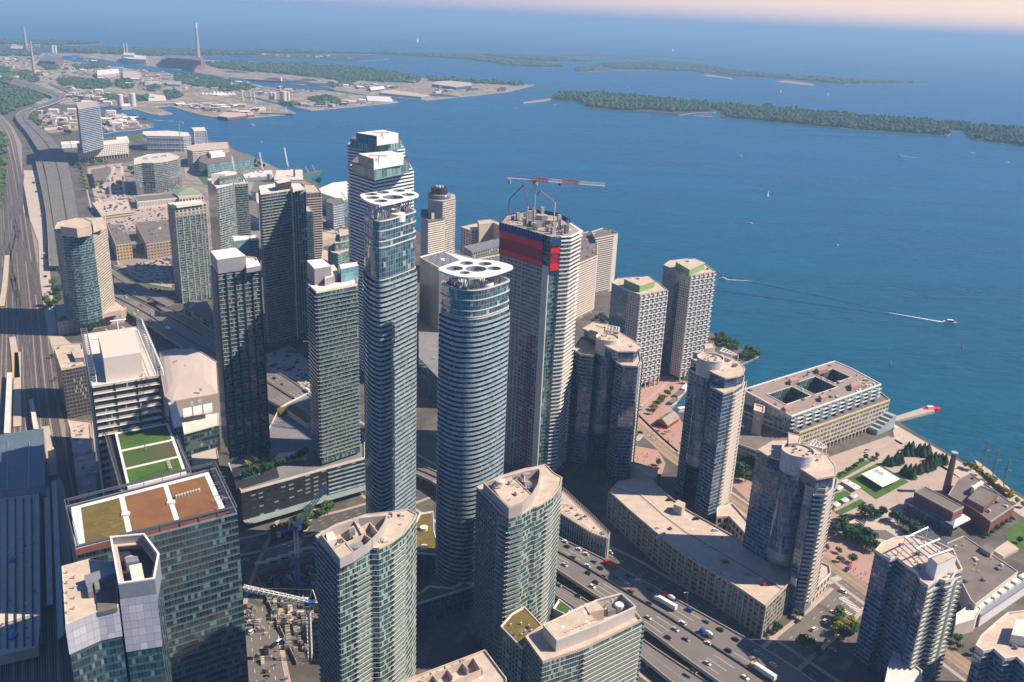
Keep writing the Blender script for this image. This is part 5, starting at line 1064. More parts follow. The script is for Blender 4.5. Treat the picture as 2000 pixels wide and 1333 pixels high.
p = G(158, 868, 20); mb = MB(); mb.box(p.x, p.y, 20, 3, 6, 1.6, .5); sub('roof_unit', mb, M['cream'], t)
# arena
P = poly([(335, 786), (428, 770), (424, 708), (395, 690), (376, 681), (345, 682), (312, 688), (314, 730), (322, 776)], 30)
t, P = tower('arena', 'broad pale domed arena roof behind the lawn roofed office', 'arena', P, 30, 0, M['conc'], 5, 5, M['roof'], .8)
mb = MB(); c = cen(P)
rings = [(1, 30.1), (.85, 31.6), (.6, 32.8), (.3, 33.3), (0.02, 33.4)]
for (s0, z0), (s1, z1) in zip(rings, rings[1:]):
    for i in range(len(P)):
        a, b = P[i], P[(i+1) % len(P)]; f = lambda p, s: (c[0]+(p[0]-c[0])*s*.97, c[1]+(p[1]-c[1])*s*.97)
        mb.face([(*f(a, s0), z0), (*f(b, s0), z0), (*f(b, s1), z1), (*f(a, s1), z1)])
sub('roof_dome', mb, plain((.50, .43, .38), .85, .1, .05), t, smooth=True)
for u, v in ((375, 790), (390, 786), (345, 706), (392, 762)): p = G(u, v, 34); mb = MB(); mb.box(p.x, p.y, 33, 2.2, 1.6, 3, .3); sub('roof_unit', mb, M['concl'], t)
P = poly([(360, 848), (427, 830), (427, 808), (352, 816)], 24)
t, P = tower('arena_entrance', 'white roofed glass entrance hall curving round the arena foot', 'building', P, 24, 0, F['office'], 4, 4, M['roofl'], .5)
for i in range(3): rbox(t, 'billboard_panel', [(358+i*20, 812-i*4), (375+i*20, 808-i*4), (374+i*20, 795-i*4), (357+i*20, 799-i*4)], 32+.1*i, 30, M['roofw'])
P = poly([(378, 920), (428, 910), (424, 876), (374, 890)], 6); tower('low_building', 'paved forecourt deck with pale stripes below the arena', 'building', P, 6, 0, M['conc'], 4, 4, M['pave2'], .6)
# slanted glass tower with open crown and its neighbour, bottom left
P = poly([(232, 1142), (302, 1132), (311, 1083), (282, 1044), (215, 1050)], 116)
t, P = tower('office_tower', 'faceted glass tower with an open white crown around its roof plant', 'tower', P, 109, 0, F['office'], 3.9, 2.8, M['dark'], 0)
mb = MB(); mb.ring(P, -.6, .1, 104, 116); sub('crown_screen', mb, M['steel'], t); mb = MB(); mb.ring(P, -.75, .12, 116, 116.6); sub('crown_rim', mb, M['white'], t); mb = MB(); mb.ring(P, -2.4, -.7, 112, 112.6); sub('crown_walkway', mb, M['roof'], t)
mb = MB(); mb.wall(offs(P, .35), 82, 109, 2.8, 3.9, edges=[0]); sub('crown_panels', mb, fac('sky_sheen', (.46, .46, .52), (.58, .57, .62), (.20, .20, .24), .02, .98, .02, 1, 0, .35, .05, 1.6, 0), t)  # sky reflection painted as a pale layer over the top glass
rbox(t, 'plant_box', [(258, 1134), (282, 1130), (276, 1100), (252, 1105)], 114, 108, M['roofl']); rbox(t, 'plant_duct', [(246, 1100), (272, 1096), (268, 1086), (246, 1088)], 113, 108, M['steel'])
c = G2(254, 1098, 110); mb = MB(); mb.tube(c, [(2.2, 108), (2.2, 112), (1, 112.4)], 14); sub('cooling_tower', mb, M['concl'], t)
P = poly([(129, 1222), (190, 1196), (231, 1188), (226, 1100), (173, 1094), (121, 1108)], 106)
t, P = tower('office_tower', 'pale flat roofed glass office stepped below the open crowned tower', 'tower', P, 106, 0, F['office'], 3.9, 2.8, M['roof'], .5, parm=M['concl'])
mb = MB(); mb.wall(offs(P, .35), 92, 106.4, 2.8, 3.9, edges=[0, 1]); sub('crown_panels', mb, fac('sky_sheen_low', (.44, .44, .50), (.56, .55, .60), (.20, .20, .24), .02, .98, .02, 1, 0, .35, .05, 1.6, 0), t)  # sky sheen painted pale on the top storeys here too
for i in range(9): p = G(130+(i % 2)*14, 1120+i*10, 106); mb = MB(); mb.bar((p.x, p.y, 106), (p.x, p.y, 107.6), .35); mb.bar((p.x, p.y, 107.4), (p.x+1.6, p.y, 107.4), .3); sub('vent_pipe', mb, M['concl'], t)
rbox(t, 'plant_unit', [(168, 1140), (225, 1118), (222, 1106), (164, 1124)], 110, 106, M['steel']); rbox(t, 'plant_unit', [(172, 1158), (182, 1156), (180, 1142), (170, 1144)], 109, 106, M['mech']); rbox(t, 'plant_unit', [(186, 1152), (196, 1150), (194, 1136), (184, 1138)], 109, 106, M['mech'])
rbox(t, 'lower_roof', [(191, 1196), (229, 1188), (226, 1140), (187, 1148)], 106.6, 105, M['roofg'])
# ---------------------------------------------------------------- station: glass hall, sheds, platforms
P = poly([(-80, 970), (88, 950), (85, 838), (-60, 860)], 14)
t, P = tower('station_hall', 'large blue grey glass station roof over the platforms', 'station', P, 14, 3, M['steel'], 4, 4, fac('glass_roof', (.07, .10, .13), (.12, .16, .19), (.20, .24, .27), .03, .97, .02, 2, .03, .3, .01, 1.5, 0), .5)
t.children[1].data.name = 'roof'
mb = MB(); mb.cap(P, 14.05); [mb.uv.__setitem__(i, [(x/4, y/4) for x, y in u]) for i, u in enumerate(mb.uv)]; sub('glass_roof', mb, fac('glass_roof_grid', (.07, .11, .15), (.11, .16, .20), (.22, .27, .31), .05, .95, .04, 2, .06, .3, .01, 1.5, 0), t)
for u in (14, 56):
    A, B = G(u, 955, 14.4), G(u+1, 862, 14.4); mb = MB(); mb.bar(A, B, .35); sub('ridge_pipe', mb, M['steel'], t)
shed = [(-70, 975), (76, 955), (80, 1200), (74, 1262), (-90, 1300)]
P = poly(shed, 9)
t, P = tower('train_shed', 'long ribbed train shed roof with blue tarpaulins, half in shadow', 'station', P, 9, 2, M['conc'], 5, 5, M['concl'], .3)
for i in range(9):
    u = -50+i*16; A, B = G(u, 978-u*.1, 9.4), G(u-2+i*.6, 1268-u*.1, 9.4); mb = MB(); mb.hexa([(A.x-.5, A.y), (B.x-.5, B.y), (B.x+.5, B.y), (A.x+.5, A.y)], 9, 9.9); sub('smoke_duct', mb, M['dark'], t)
for u, v in ((25, 1092), (26, 1242)): p = G(u, v, 10); mb = MB(); mb.box(p.x, p.y, 9.2, 3, 5, 1.2, 0); sub('tarpaulin', mb, M['blue2'] if 'blue2' in M else plain((.02, .18, .60), .6), t)
for k in range(26):
    p = G(random.uniform(-20, 70), random.uniform(985, 1250), 9.1); mb = MB(); mb.box(p.x, p.y, 9.05, random.uniform(.5, 1.6), random.uniform(.6, 2.5), random.uniform(.3, 1), 0); sub('roof_vent', mb, random.choice([M['mech'], M['white']]), t)
for lab, px in (('narrow white platform roof between the train shed and the tracks', [(86, 955), (96, 953), (103, 1180), (92, 1182)]), ('second narrow platform roof nearest the glass towers', [(101, 940), (110, 938), (124, 1240), (113, 1248)]), ('long white platform roof above the glass station hall', [(8, 846), (20, 846), (24, 728), (14, 728)]), ('short curved platform roof above the glass station hall', [(66, 838), (76, 838), (64, 780), (57, 782)])):
    tower('platform_roof', lab, 'station', poly(px, 5.5), 5.5, 4.6, M['concl'], 5, 5, M['roofl'], .15)
for px in ([(110, 940), (118, 960), (126, 1040), (131, 1140), (133, 1240)], [(88, 835), (96, 870), (104, 930)], [(34, 690), (34, 760), (34, 835)], [(3, 600), (10, 560), (14, 500)], [(24, 660), (30, 700), (32, 740)]):
    mb = MB(); ribbon(mb, smoothl([G2(u, v) for u, v in px], 2), -3.2, 3.2, 1.0, 0); ribbon(mb, smoothl([G2(u, v) for u, v in px], 2), 2.5, 3.2, 1.02, 1); struct('platform', mb, [M['pave2'], M['yellow']])
mb = MB(); rl = [G2(*p) for p in ((10, 1330), (30, 1200))]
# train
tr = thing('commuter_train', 'pale commuter train waiting under the end of the platform roof', 'train', G(97, 1170, 0)); 
for i in range(3):
    A, B = G(98+i*-1.2, 1175-i*40, 0), G(97-i*1.2, 1140-i*40, 0); mb = MB(); d = (B-A).normalized(); n = Vector((-d.y, d.x, 0))*1.5
    mb.hexa([tuple((A+n)[:2]), tuple((A-n)[:2]), tuple((B-n)[:2]), tuple((B+n)[:2])], .9, 4.6); sub('carriage', mb, M['concl'], tr)
# ================================================================ elevated expressway
ZD = 8.0
MAIN = [((40, 153), (0, 158)), ((95, 176), (75, 180)), ((126, 187), (100, 188)), ((127, 193), (104, 194)), ((100, 205), (70, 207)), ((66, 214), (40, 217)), ((54, 224), (28, 227)), ((68, 242), (36, 241)), ((90, 257), (52, 258)), ((108, 273), (66, 280)), ((125, 295), (80, 303)), ((140, 335), (90, 335)), ((156, 430), (104, 430)), ((180, 520), (120, 520)), ((222, 566), (160, 566)), ((286, 594), (228, 597)), ((340, 628), (288, 634)), ((374, 647), (310, 650)), ((412, 668), (345, 672)), ((470, 690), (425, 722)), ((522, 716), (500, 768)),
        ((566, 742), (548, 796)), ((606, 771), (600, 812)), ((700, 840), (690, 878)), ((815, 909), (800, 925)), ((850, 920), (838, 934)), ((950, 972), (930, 1010)), ((1089, 1050), (1075, 1105)), ((1185, 1095), (1172, 1170)), ((1300, 1160), (1262, 1227)), ((1425, 1230), (1350, 1296)), ((1500, 1272), (1430, 1352)), ((1560, 1310), (1480, 1390)), ((1680, 1400), (1560, 1450))]
def deckroad(name, pairs, z, lanes, mat=None, under=True, colstep=28, start=0):
    A = [G2(u, v, z) for (u, v), _ in pairs]; B = [G2(u, v, z) for _, (u, v) in pairs]; A = smoothl(A, 2); B = smoothl(B, 2); A, B = resamp(A, 300), resamp(B, 300)
    mb = MB(); mid = MB(); mk = MB(); n = len(A)
    for i in range(n-1):
        a0, a1, b0, b1 = A[i], A[i+1], B[i], B[i+1]
        def L(f, j): return (A[j][0]*(1-f)+B[j][0]*f, A[j][1]*(1-f)+B[j][1]*f)
        q = [(*b0, z), (*a0, z), (*a1, z), (*b1, z)]
        if (Vector(q[1])-Vector(q[0])).cross(Vector(q[3])-Vector(q[0])).z < 0: q = q[::-1]
        mb.face(q, [(0, 0), (1, 0), (1, 1), (0, 1)], 0)
        w = max(4.0, math.hypot(a0[0]-b0[0], a0[1]-b0[1])); e = .45/w
        for f0, f1 in ((0, e), (1-e, 1)):
            Q = [L(f0, i), L(f1, i), L(f1, i+1), L(f0, i+1)]; mb.hexa(Q, z-1.5, z+.95, 1)
        mb.face([(*b1, z-1.3), (*a1, z-1.3), (*a0, z-1.3), (*b0, z-1.3)], None, 1)
        if lanes >= 4: mid.hexa([L(.5-.5/w, i), L(.5+.5/w, i), L(.5+.5/w, i+1), L(.5-.5/w, i+1)], z, z+.85)
        for l in range(1, lanes):
            f = l/lanes
            if lanes >= 4 and abs(f-.5) < .02: continue
            if i % 3 == 0:
                Q = [L(f-.13/w, i), L(f+.13/w, i), L(f+.13/w, i+1), L(f-.13/w, i+1)]; Q = ccw(Q); mk.face([(x, y, z+.03) for x, y in Q])
    r = struct(name, mb, [mat or M['deck'], M['conc']])
    if lanes >= 4: struct('median_barrier', mid, M['dark'])
    struct('lane_marking', mk, M['paint'])
    L = 0
    for i in range(n-1):
        L += math.hypot(A[i+1][0]-A[i][0], A[i+1][1]-A[i][1])
        if L > colstep:
            L = 0; mb = MB(); m_ = (Vector(A[i])+Vector(B[i]))/2; a = math.atan2(A[i][1]-B[i][1], A[i][0]-B[i][0]); w = math.hypot(A[i][0]-B[i][0], A[i][1]-B[i][1])
            for s in (-.32, .32): mb.box(m_.x+math.cos(a)*w*s, m_.y+math.sin(a)*w*s, 0, 1.4, 1.2, z-2.4, a)
            mb.box(m_.x, m_.y, z-2.5, w*.9, 1.3, 1.1, a); struct('expressway_bent', mb, M['conc'])
    return A, B
DA, DB = deckroad('elevated_expressway', MAIN, ZD, 8)
R1A, R1B = deckroad('expressway_ramp', [((1080, 1135), (1078, 1160)), ((1150, 1176), (1135, 1196)), ((1225, 1228), (1215, 1250)), ((1290, 1275), (1270, 1300)), ((1400, 1345), (1370, 1380))], 5, 2)
R2A, R2B = deckroad('expressway_ramp', [((304, 596), (316, 606)), ((350, 610), (345, 624)), ((400, 636), (392, 650)), ((470, 680), (455, 692))], 6, 2)
R3A, R3B = deckroad('expressway_ramp', [((80, 305), (66, 300)), ((88, 340), (72, 330)), ((104, 405), (88, 400)), ((112, 460), (93, 450)), ((118, 520), (96, 520))], 7.4, 2)
R4A, R4B = deckroad('expressway_ramp', [((218, 522), (216, 534)), ((250, 545), (240, 553)), ((300, 572), (290, 580)), ((340, 590), (325, 598))], 7, 2)
deckroad('expressway_ramp', [((222, 540), (222, 552)), ((262, 566), (250, 574)), ((300, 590), (286, 590))], 7.6, 2)
deckroad('river_bridge', [((100, 163), (96, 165)), ((140, 180), (134, 182)), ((180, 196), (172, 198))], 2, 2, colstep=60)
for i in range(30, 300, 9):     # street lamps along the deck
    for s, X in ((0, DA), (1, DB)):
        x, y = X[i]
        if y > 1300 or y < 380: continue
        o = DB[i] if s == 0 else DA[i]; d = (Vector(o)-Vector((x, y))).normalized()
        if (s == 0) ^ ((i//9) % 2 == 0): continue
        t = thing('street_lamp', 'tall davit street lamp on the expressway parapet', 'street lamp', (x, y, ZD), group='lamps along the expressway')
        mb = MB(); mb.bar((x, y, ZD+.9), (x, y, ZD+9.5), .13, n=6); mb.bar((x, y, ZD+9.5), (x+d.x*2.4, y+d.y*2.4, ZD+10.2), .09); sub('pole', mb, M['steel'], t)
        mb = MB(); mb.box(x+d.x*2.8, y+d.y*2.8, ZD+10.1, 1.0, .5, .2, math.atan2(d.y, d.x)); sub('lamp_head', mb, M['concl'], t)
# ================================================================ cranes
def hammer(label, base, z0, zj, az, lj, lc, cols, up=2.0, group=None, sw=2.0):
    t = thing('tower_crane', label, 'crane', (base[0], base[1], z0), group=group)
    m1, m2 = cols
    mb = MB(); truss(mb, (base[0], base[1], z0), (base[0], base[1], zj), sw, sw, 3.2, .17, up=(0, 1, 0)); sub('mast', mb, m1, t)
    d = Vector((math.sin(az), math.cos(az), 0)); B = Vector((base[0], base[1], zj+1.2))
    mb = MB(); mb.box(base[0], base[1], zj-1, 2.4, 2.4, 2.6, -az); sub('slewing_unit', mb, m2, t)
    mb = MB(); truss(mb, B-d*3, B+d*lj, 1.5, 2.0, 2.8, .16, tri=True); sub('jib', mb, m1, t)
    for f0, f1 in ((-.06, .2), (.4, .64)): mb = MB(); truss(mb, B+d*lj*f0, B+d*lj*f1, 1.6, 2.1, 2.4, .24, tri=True); sub('jib_section', mb, m2, t)
    mb = MB(); truss(mb, B-d*lc, B, 1.3, 1.0, 2.8, .15); sub('counter_jib', mb, m1, t)
    p = B-d*(lc-2); mb = MB(); mb.box(p.x, p.y, zj-2.6, 2.6, 2.0, 3.4, -az); sub('counterweight', mb, M['concl'], t)
    p = B+d*lj*.36; mb = MB(); mb.box(p.x, p.y, zj-.8, 2.2, 1.6, 1.4, -az); mb.bar((p.x, p.y, zj-.8), (p.x, p.y, zj-1.2), .1); sub('trolley', mb, m2, t)
    p = B+d*1.6+Vector((d.y, -d.x, 0))*1.6; mb = MB(); mb.box(p.x, p.y, zj-2.2, 1.6, 1.6, 2.2, -az); sub('cab', mb, M['roofw'], t)
    return t
cb = G2(1040, 440, 200)
J0, J1 = G(1040, 372, 236), G(1192, 380, 236)
hammer('red and white hammerhead crane on top of the unfinished tower', cb, 199, 232, math.radians(101), 52, 21, (M['roofl'], plain((.55, .05, .03), .6)))
def pump(label, base, pts, z0):
    t = thing('concrete_boom', label, 'pump boom', (*base, z0), group='red placing booms on the unfinished tower'); c = plain((.34, .03, .03), .5)
    mb = MB(); mb.bar((*base, z0), (*base, pts[0][2]), .6, n=6); sub('column', mb, M['concl'], t)
    mb = MB(); a = Vector(pts[0]); 
    for q in pts[1:]: mb.bar(a, q, .32); a = Vector(q)
    sub('arm', mb, c, t)
x, y = cb
pump('red folding concrete boom right of the crane mast', (x+16, y+4), [(x+16, y+4, 217), (x+5, y+3, 225.5), (x+2, y+3, 222)], 199)
pump('red folding concrete boom left of the crane mast', (x-4, y+5), [(x-4, y+5, 213), (x-8, y+4, 229), (x-18, y+4, 218), (x-18.5, y+4, 208)], 199)
def luffer(label, base, z0, zp, az, lj, el, cnt, blue=False, skirt=None, group='luffing cranes over the building pit'):
    t = thing('tower_crane', label, 'crane', (base[0], base[1], z0), group=group)
    lt = M['roofw']; bl = plain((.02, .10, .42), .5)
    mb = MB(); truss(mb, (base[0], base[1], z0), (base[0], base[1], zp), 2.2, 2.2, 2.6, .2, up=(0, 1, 0)); sub('mast', mb, lt, t)
    if skirt: mb = MB(); mb.box(base[0], base[1], skirt[0], 2.9, 2.9, skirt[1]-skirt[0], .2); sub('mast_sleeve', mb, bl, t)
    d = Vector((math.sin(az), math.cos(az), 0)); B = Vector((base[0], base[1], zp+1)); tip = B+d*lj*math.cos(el)+Vector((0, 0, lj*math.sin(el)))
    mb = MB(); mb.box(base[0], base[1], zp-.6, 3.2, 3.2, 2, -az); p = B-d*(cnt/2+1); mb.box(p.x, p.y, zp+.2, 1.8, cnt, 1.0, -az); sub('slewing_deck', mb, bl, t)
    mb = MB(); truss(mb, B, tip, 2.2, 2.2, 2.8, .26); sub('jib', mb, lt, t)
    p = B-d*cnt; mb = MB(); mb.box(p.x, p.y, zp-1.2, 2.8, 1.8, 2.8, -az); sub('counterweight', mb, M['conc'], t)
    top = B-d*3+Vector((0, 0, 8)); mb = MB(); mb.bar(B+Vector((0, 0, .5)), top, .3); mb.bar(B-d*5, top, .25); sub('a_frame', mb, lt, t)
    mb = MB(); mb.bar(top, tip, .07); mb.bar(top, B-d*cnt, .07); sub('pendant_line', mb, M['steel'], t)
    p = B+d*1.5+Vector((d.y, -d.x, 0))*2; mb = MB(); mb.box(p.x, p.y, zp-.5, 1.7, 1.9, 2.3, -az); sub('cab', mb, M['roofw'], t)
    return t
b1 = G2(583, 1150, 0); zp = 44
luffer('blue and grey luffing crane with a blue mast sleeve', b1, 0, zp, math.radians(45), 31, math.radians(42), 12, skirt=(0, 24))
b2 = G2(606, 1290, 0)
luffer('pale luffing crane with its jib swung to the left', b2, 0, 38, math.radians(270), 36, math.radians(12), 5)
for (u, v, tu, tv, lb, az, lj) in ((243, 380, 243, 340, 'pale luffing crane behind the rooftop car park', 335, 30), (216, 385, 215, 345, 'second pale crane by the pit beyond the curved tower', 12, 30)):
    luffer(lb, G2(u, v, 0), 0, 30, math.radians(az), lj, math.radians(45), 8, group='cranes far left')
hammer('pale yellow hammerhead crane over the dockside office', G2(354, 300, 0), 0, 74, math.radians(276), 62, 12, (M['cream'], M['steel']), group='cranes far left')
luffer('pale crane leaning by the striped tower group', G2(697, 470, 0), 0, 42, math.radians(312), 48, math.radians(38), 8, group='cranes behind the oval towers')
for lb, u, v, h in (('pale crane jib rising behind the ribbed tower', 459, 352, 34), ('pale crane jib rising behind the striped tower', 514, 350, 38), ('pale crane jib nearest the moored ship', 563, 345, 42)):
    luffer(lb, G2(u, v, 0), 0, h*.5, math.radians(330), h, math.radians(60), 6, group='cranes behind the oval towers')
# building pit
p0 = lambda u, v, z=0: G2(u, v, z)
def hoard(px, h, mat, lab):
    t = thing('hoarding', lab, 'fence', (*p0(*px[0]), 0), group='hoardings round the building pit'); mb = MB(); ribbon_w = [p0(*q) for q in px]
    for a, b in zip(ribbon_w, ribbon_w[1:]): d = (Vector(b)-Vector(a)).normalized(); n = Vector((-d.y, d.x))*.12; mb.hexa([tuple(Vector(a)+n), tuple(Vector(b)+n), tuple(Vector(b)-n), tuple(Vector(a)-n)], 0, h)
    sub('panel', mb, mat, t)
hoard([(503, 1130), (540, 1215), (580, 1300)], 2.5, M['beige'], 'beige hoarding between the street and the building pit')
hoard([(500, 1125), (560, 1100), (618, 1078)], 2.5, M['conc'], 'grey hoarding along the far side of the building pit')
for i in range(5):
    a = G(512+i*22, 1106-i*7, 0); t = thing('site_hut', 'grey site hut in the shaded row above the building pit', 'hut', a, group='site huts'); mb = MB(); mb.box(a.x, a.y, 0, 9, 3, 2.8, .35); mb.box(a.x, a.y, 2.8, 8.6, 2.6, .2, .35); sub('hut_body', mb, M['concl'], t)
    mb = MB(); mb.box(a.x-.9*math.sin(.35)*-1.75, a.y-1.56*math.cos(.35), .9, 5, .12, 1.0, .35); sub('window', mb, M['dark'], t)
mb = MB(); P = ccw([p0(*q) for q in ((505, 1122), (612, 1085), (618, 1150), (520, 1170))])
for k in range(60):
    u, v = random.uniform(520, 640), random.uniform(1110, 1290)
    p = G(u, v, 0)
    if k % 3 == 0: o = MB(); o.box(p.x, p.y, .05, random.uniform(1, 6), random.uniform(.5, 2), random.uniform(.3, 1.6), random.uniform(0, 3)); m_ = random.choice([M['yellow'], M['conc'], M['mech'], M['brick'], M['beige'], M['gravel']]); obj('material_pile', o, m_, org=p, label='small stack of building materials lying in the pit', cat='materials', group='material stacks in the building pit')
rt = plain((.16, .07, .05), .9, .3, .3); t = thing('retaining_wall', 'rusty brown shoring wall of the building pit', 'wall', G(560, 1120)); mb = MB()
a, b = G(507, 1138), G(618, 1108); d = (b-a).normalized(); mb.hexa([a[:2], b[:2], (b.x-d.y*1, b.y+d.x*1), (a.x-d.y, a.y+d.x)], 0, 5.5); sub('wall_panel', mb, rt, t)
# ================================================================ middle distance and port lands
def Hh(bu, bv, tu, tv, zb=0):
    g = G(bu, bv, zb); d = math.hypot(g.x, g.y); r = ray(tu, tv); return CAMZ + r[2]/math.hypot(r[0], r[1])*d
def para(front_l, front_r, depth_px):     # roof parallelogram from its front edge and a survey offset
    (a, b), (c, d), (x, y) = front_l, front_r, depth_px
    return [(a, b), (c, d), (c+x, d+y), (a+x, b+y)]
def simple(name, label, cat, px, z, wall, roof=None, zb=0, fh=4, bay=4, par=.6, group=None, **k):
    return tower(name, label, cat, poly(px, z), z, zb, wall, fh, bay, roof or M['roof'], par, group=group, **k)
t, P = simple('tower_under_construction', 'bare dark concrete frame tower rising from a white gridded podium, far left', 'tower', [(153, 214), (194, 207), (190, 197.5), (148, 201)], 122, F['navy'], M['conc'], bay=4, fh=3.8, zb=28)
for k in range(38):
    if k == 0: mb = MB(); mb.ring(P, -.1, 1.0, -.5, .2); f = sub('floor_slab', mb, M['concl'], t); f.location.z = 119-28; ORG_ = 28; [setattr(v, 'co', v.co+Vector((0, 0, 28))) for v in f.data.vertices]
    else:
        if k < 24: dupmesh(f, -3.8*k)
simple('podium_building', 'white podium with round and square punched windows under the bare frame tower', 'building', [(152, 291), (160, 287.5), (250, 279), (244, 272), (150, 281)], 34, fac('dot_grid', (.015, .02, .03), (.03, .04, .05), (.66, .60, .52), .3, .78, .28, 1, 0, .3, 0, 1.4, 0), M['roofl'], fh=4.2, bay=4.5, zb=9)
t, _ = simple('podium_building', 'open colonnaded base storeys below the white punched podium', 'building', [(153, 311), (161, 309), (250, 300), (244, 294), (151, 300)], 9, M['dark'], M['conc'])
for i in range(17): q = Vector(_[1]).lerp(Vector(_[2]), i/16); mb = MB(); mb.box(q.x, q.y-1, 0, 1.6, 1.6, 9.3, 0); sub('column', mb, M['concl'], t)
t, _ = simple('office_building', 'blue glass office outlined by big white frames beside the inlet', 'office', [(278, 262), (286, 266), (358, 267), (372, 266), (368, 259), (330, 256), (280, 257)], 36, F['officeb'], M['roofl'], fh=4.2, bay=7, bands=[dict(d=1.0, t=.9, up=.4, every=3, m=M['white'], name='white_frame')])
t, _ = simple('office_building', 'small square blue glass tower with white corners at the water edge', 'office', [(379, 257), (403, 256), (400, 249), (374, 250)], 40, F['officeb'], M['roofl'], fh=4, bay=6)
for q in _[:2]: mb = MB(); mb.box(q[0], q[1]-.6, 0, 1.6, 1.6, 41, 0); sub('corner_post', mb, M['white'], t)
simple('college_building', 'long pale striped block with a glassy end by the lake', 'building', [(366, 293), (376, 296), (448, 290), (445, 278), (400, 280), (364, 286)], 36, fac('striped', (.04, .05, .06), (.1, .1, .1), (.60, .52, .45), .4, .8, .0, 2, .03, .3, 0, 1.4, .1), M['roof'], bay=6)
t, _ = simple('office_building', 'low dark green glass office with a sloping wedge end and white roof plant', 'office', [(388, 316), (405, 322), (495, 309), (455, 291), (400, 290)], 26, F['teal'], M['roofg'], bay=4, bands=[dict(d=.6, t=.5, up=0, m=M['balg'])])
rbox(t, 'plant_room', [(412, 303), (440, 300), (430, 291), (405, 293)], 33, 26, M['roofw'], fm=M['white'])
t, P = simple('tower_under_construction', 'curved raw concrete block with open floors beyond the car park', 'building', [(262, 322), (276, 319), (300, 319), (325, 316), (346, 311), (351, 306), (333, 299), (290, 302), (262, 311)], 58, F['recess'], M['concl'], fh=3.4, bay=5, bands=[dict(d=1.0, t=.5, up=.6, z0=22, m=M['concl'], name='floor_slab')])
for u, v in ((285, 311), (305, 309), (322, 306)): p = G(u, v, 58); mb = MB(); mb.box(p.x, p.y, 58, 9, 6, 3.5, .2); sub('formwork', mb, M['cream'], t)
simple('store_building', 'low store with a white panelled front and flat dark roof', 'building', [(268, 395), (350, 387), (345, 380), (318, 379), (262, 384)], 12, fac('panels', (.35, .31, .28), (.42, .38, .34), (.60, .56, .52), .1, .85, .12, 1, 0, .5, 0, 1.4, 0), M['roofg'], fh=10, bay=5, parm=M['white'])
t, P = simple('store_building', 'pale colonnaded hall with a green hipped roof', 'building', [(350, 388), (398, 383), (392, 377), (345, 379)], 14, F['precast'], M['roof'], fh=10, bay=6)
Q = poly([(345, 381), (396, 377), (375, 365), (330, 370)], 16); c = G2(362, 366, 24); mb = MB()
for i in range(4): a, b = Q[i], Q[(i+1) % 4]; mb.face([(*a, 14.5), (*b, 14.5), (*c, 22)])
sub('hipped_roof', mb, plain((.22, .30, .20), .7, .1, .1), t)
t, P = simple('parking_deck', 'low parking deck with cars on its roof beside the expressway', 'building', [(198, 422), (258, 414), (250, 390), (180, 397)], 9, fac('deck_front', (.02, .02, .02), (.04, .04, .04), (.46, .39, .32), .35, .7, .0, 1, 0, .5, 0, 1.4, 0), M['roof'], fh=4, bay=6)
for lab, px, z in (('beige brick block with a yellowish window front by the big car park', [(226, 480), (257, 476), (242, 440), (209, 439)], 22), ('wide beige block with a flat grey roof beside the yellowish block', [(286, 478), (335, 471), (330, 429), (264, 435)], 21)):
    t, P = simple('warehouse_building', lab, 'building', px, z, fac('beige_front', (.02, .02, .02), (.05, .05, .05), (.46, .34, .20) if 'yellowish' in lab and 'brick' in lab else (.36, .29, .23), .3, .75, .24, 1, 0, .3, 0, 1.4, 0), M['roofg'], fh=4.6, bay=4.5, parm=M['roof'])
    vents(t, P, z, 7, 4, 4)
rbox(t, 'glass_link', [(259, 478), (284, 476), (280, 470), (256, 472)], 12, 0, M['steel'], fm=F['teal'])
t, P = simple('warehouse_building', 'grey roofed warehouse with a curved drive behind the pit', 'building', [(186, 358), (222, 353), (215, 327), (178, 332)], 10, M['conc'], M['roofg'])
t, P = simple('court_building', 'low building with a blue and green tennis court on its roof', 'building', [(358, 596), (412, 632), (415, 610), (404, 590), (380, 585)], 12, F['concg'], M['roofg'], fh=3.5, bay=30)
mb = MB(); mb.cap(ccw(poly([(372, 601), (405, 606), (405, 596), (385, 590)], 12.4)), 12.4); sub('tennis_court', mb, plain((.09, .14, .28), .7, .1), t); mb = MB(); mb.cap(ccw(poly([(368, 599), (374, 602), (389, 589), (384, 588)], 12.3)), 12.3); sub('court_surround', mb, M['green'], t)
# sugar works, pitched roofs, ship and lakeside offices
simple('refinery_building', 'tall windowless pale refinery block with red lettering wall', 'building', [(490, 375), (500, 377), (545, 368), (540, 357), (498, 354)], 34, M['concl'], M['roofg'])
t, P = simple('refinery_shed', 'big pale pitched raw sugar shed beside the moored ship', 'building', [(535, 352), (592, 352), (590, 333), (545, 336)], 24, M['cream'], M['roof'])
a, b, c_, d_ = [Vector((*p, 24)) for p in P]; r1, r2 = (a+d_)/2+Vector((0, 0, 11)), (b+c_)/2+Vector((0, 0, 11)); mb = MB(); mb.face([a, b, r2, r1]); mb.face([c_, d_, r1, r2]); mb.face([d_, a, r1]); mb.face([b, c_, r2]); sub('pitched_roof', mb, M['cream'], t)
t, P = simple('refinery_shed', 'white mottled flat roof shed left of the sugar shed', 'building', [(478, 352), (535, 345), (532, 333), (500, 335), (476, 342)], 14, M['white'], M['roofl']); vents(t, P, 14, 8, 5, 2)
simple('refinery_shed', 'low mixed roof works in front of the sugar shed', 'building', [(480, 356), (535, 352), (530, 345), (478, 349)], 17, M['conc'], M['mech'])
t = thing('silo', 'grey cylindrical silo beside the refinery stair tower', 'silo', G(528, 370)); mb = MB(); mb.tube(G2(528, 370), [(5.5, 0), (5.5, 30), (1, 32)], 20); sub('barrel', mb, M['conc'], t)
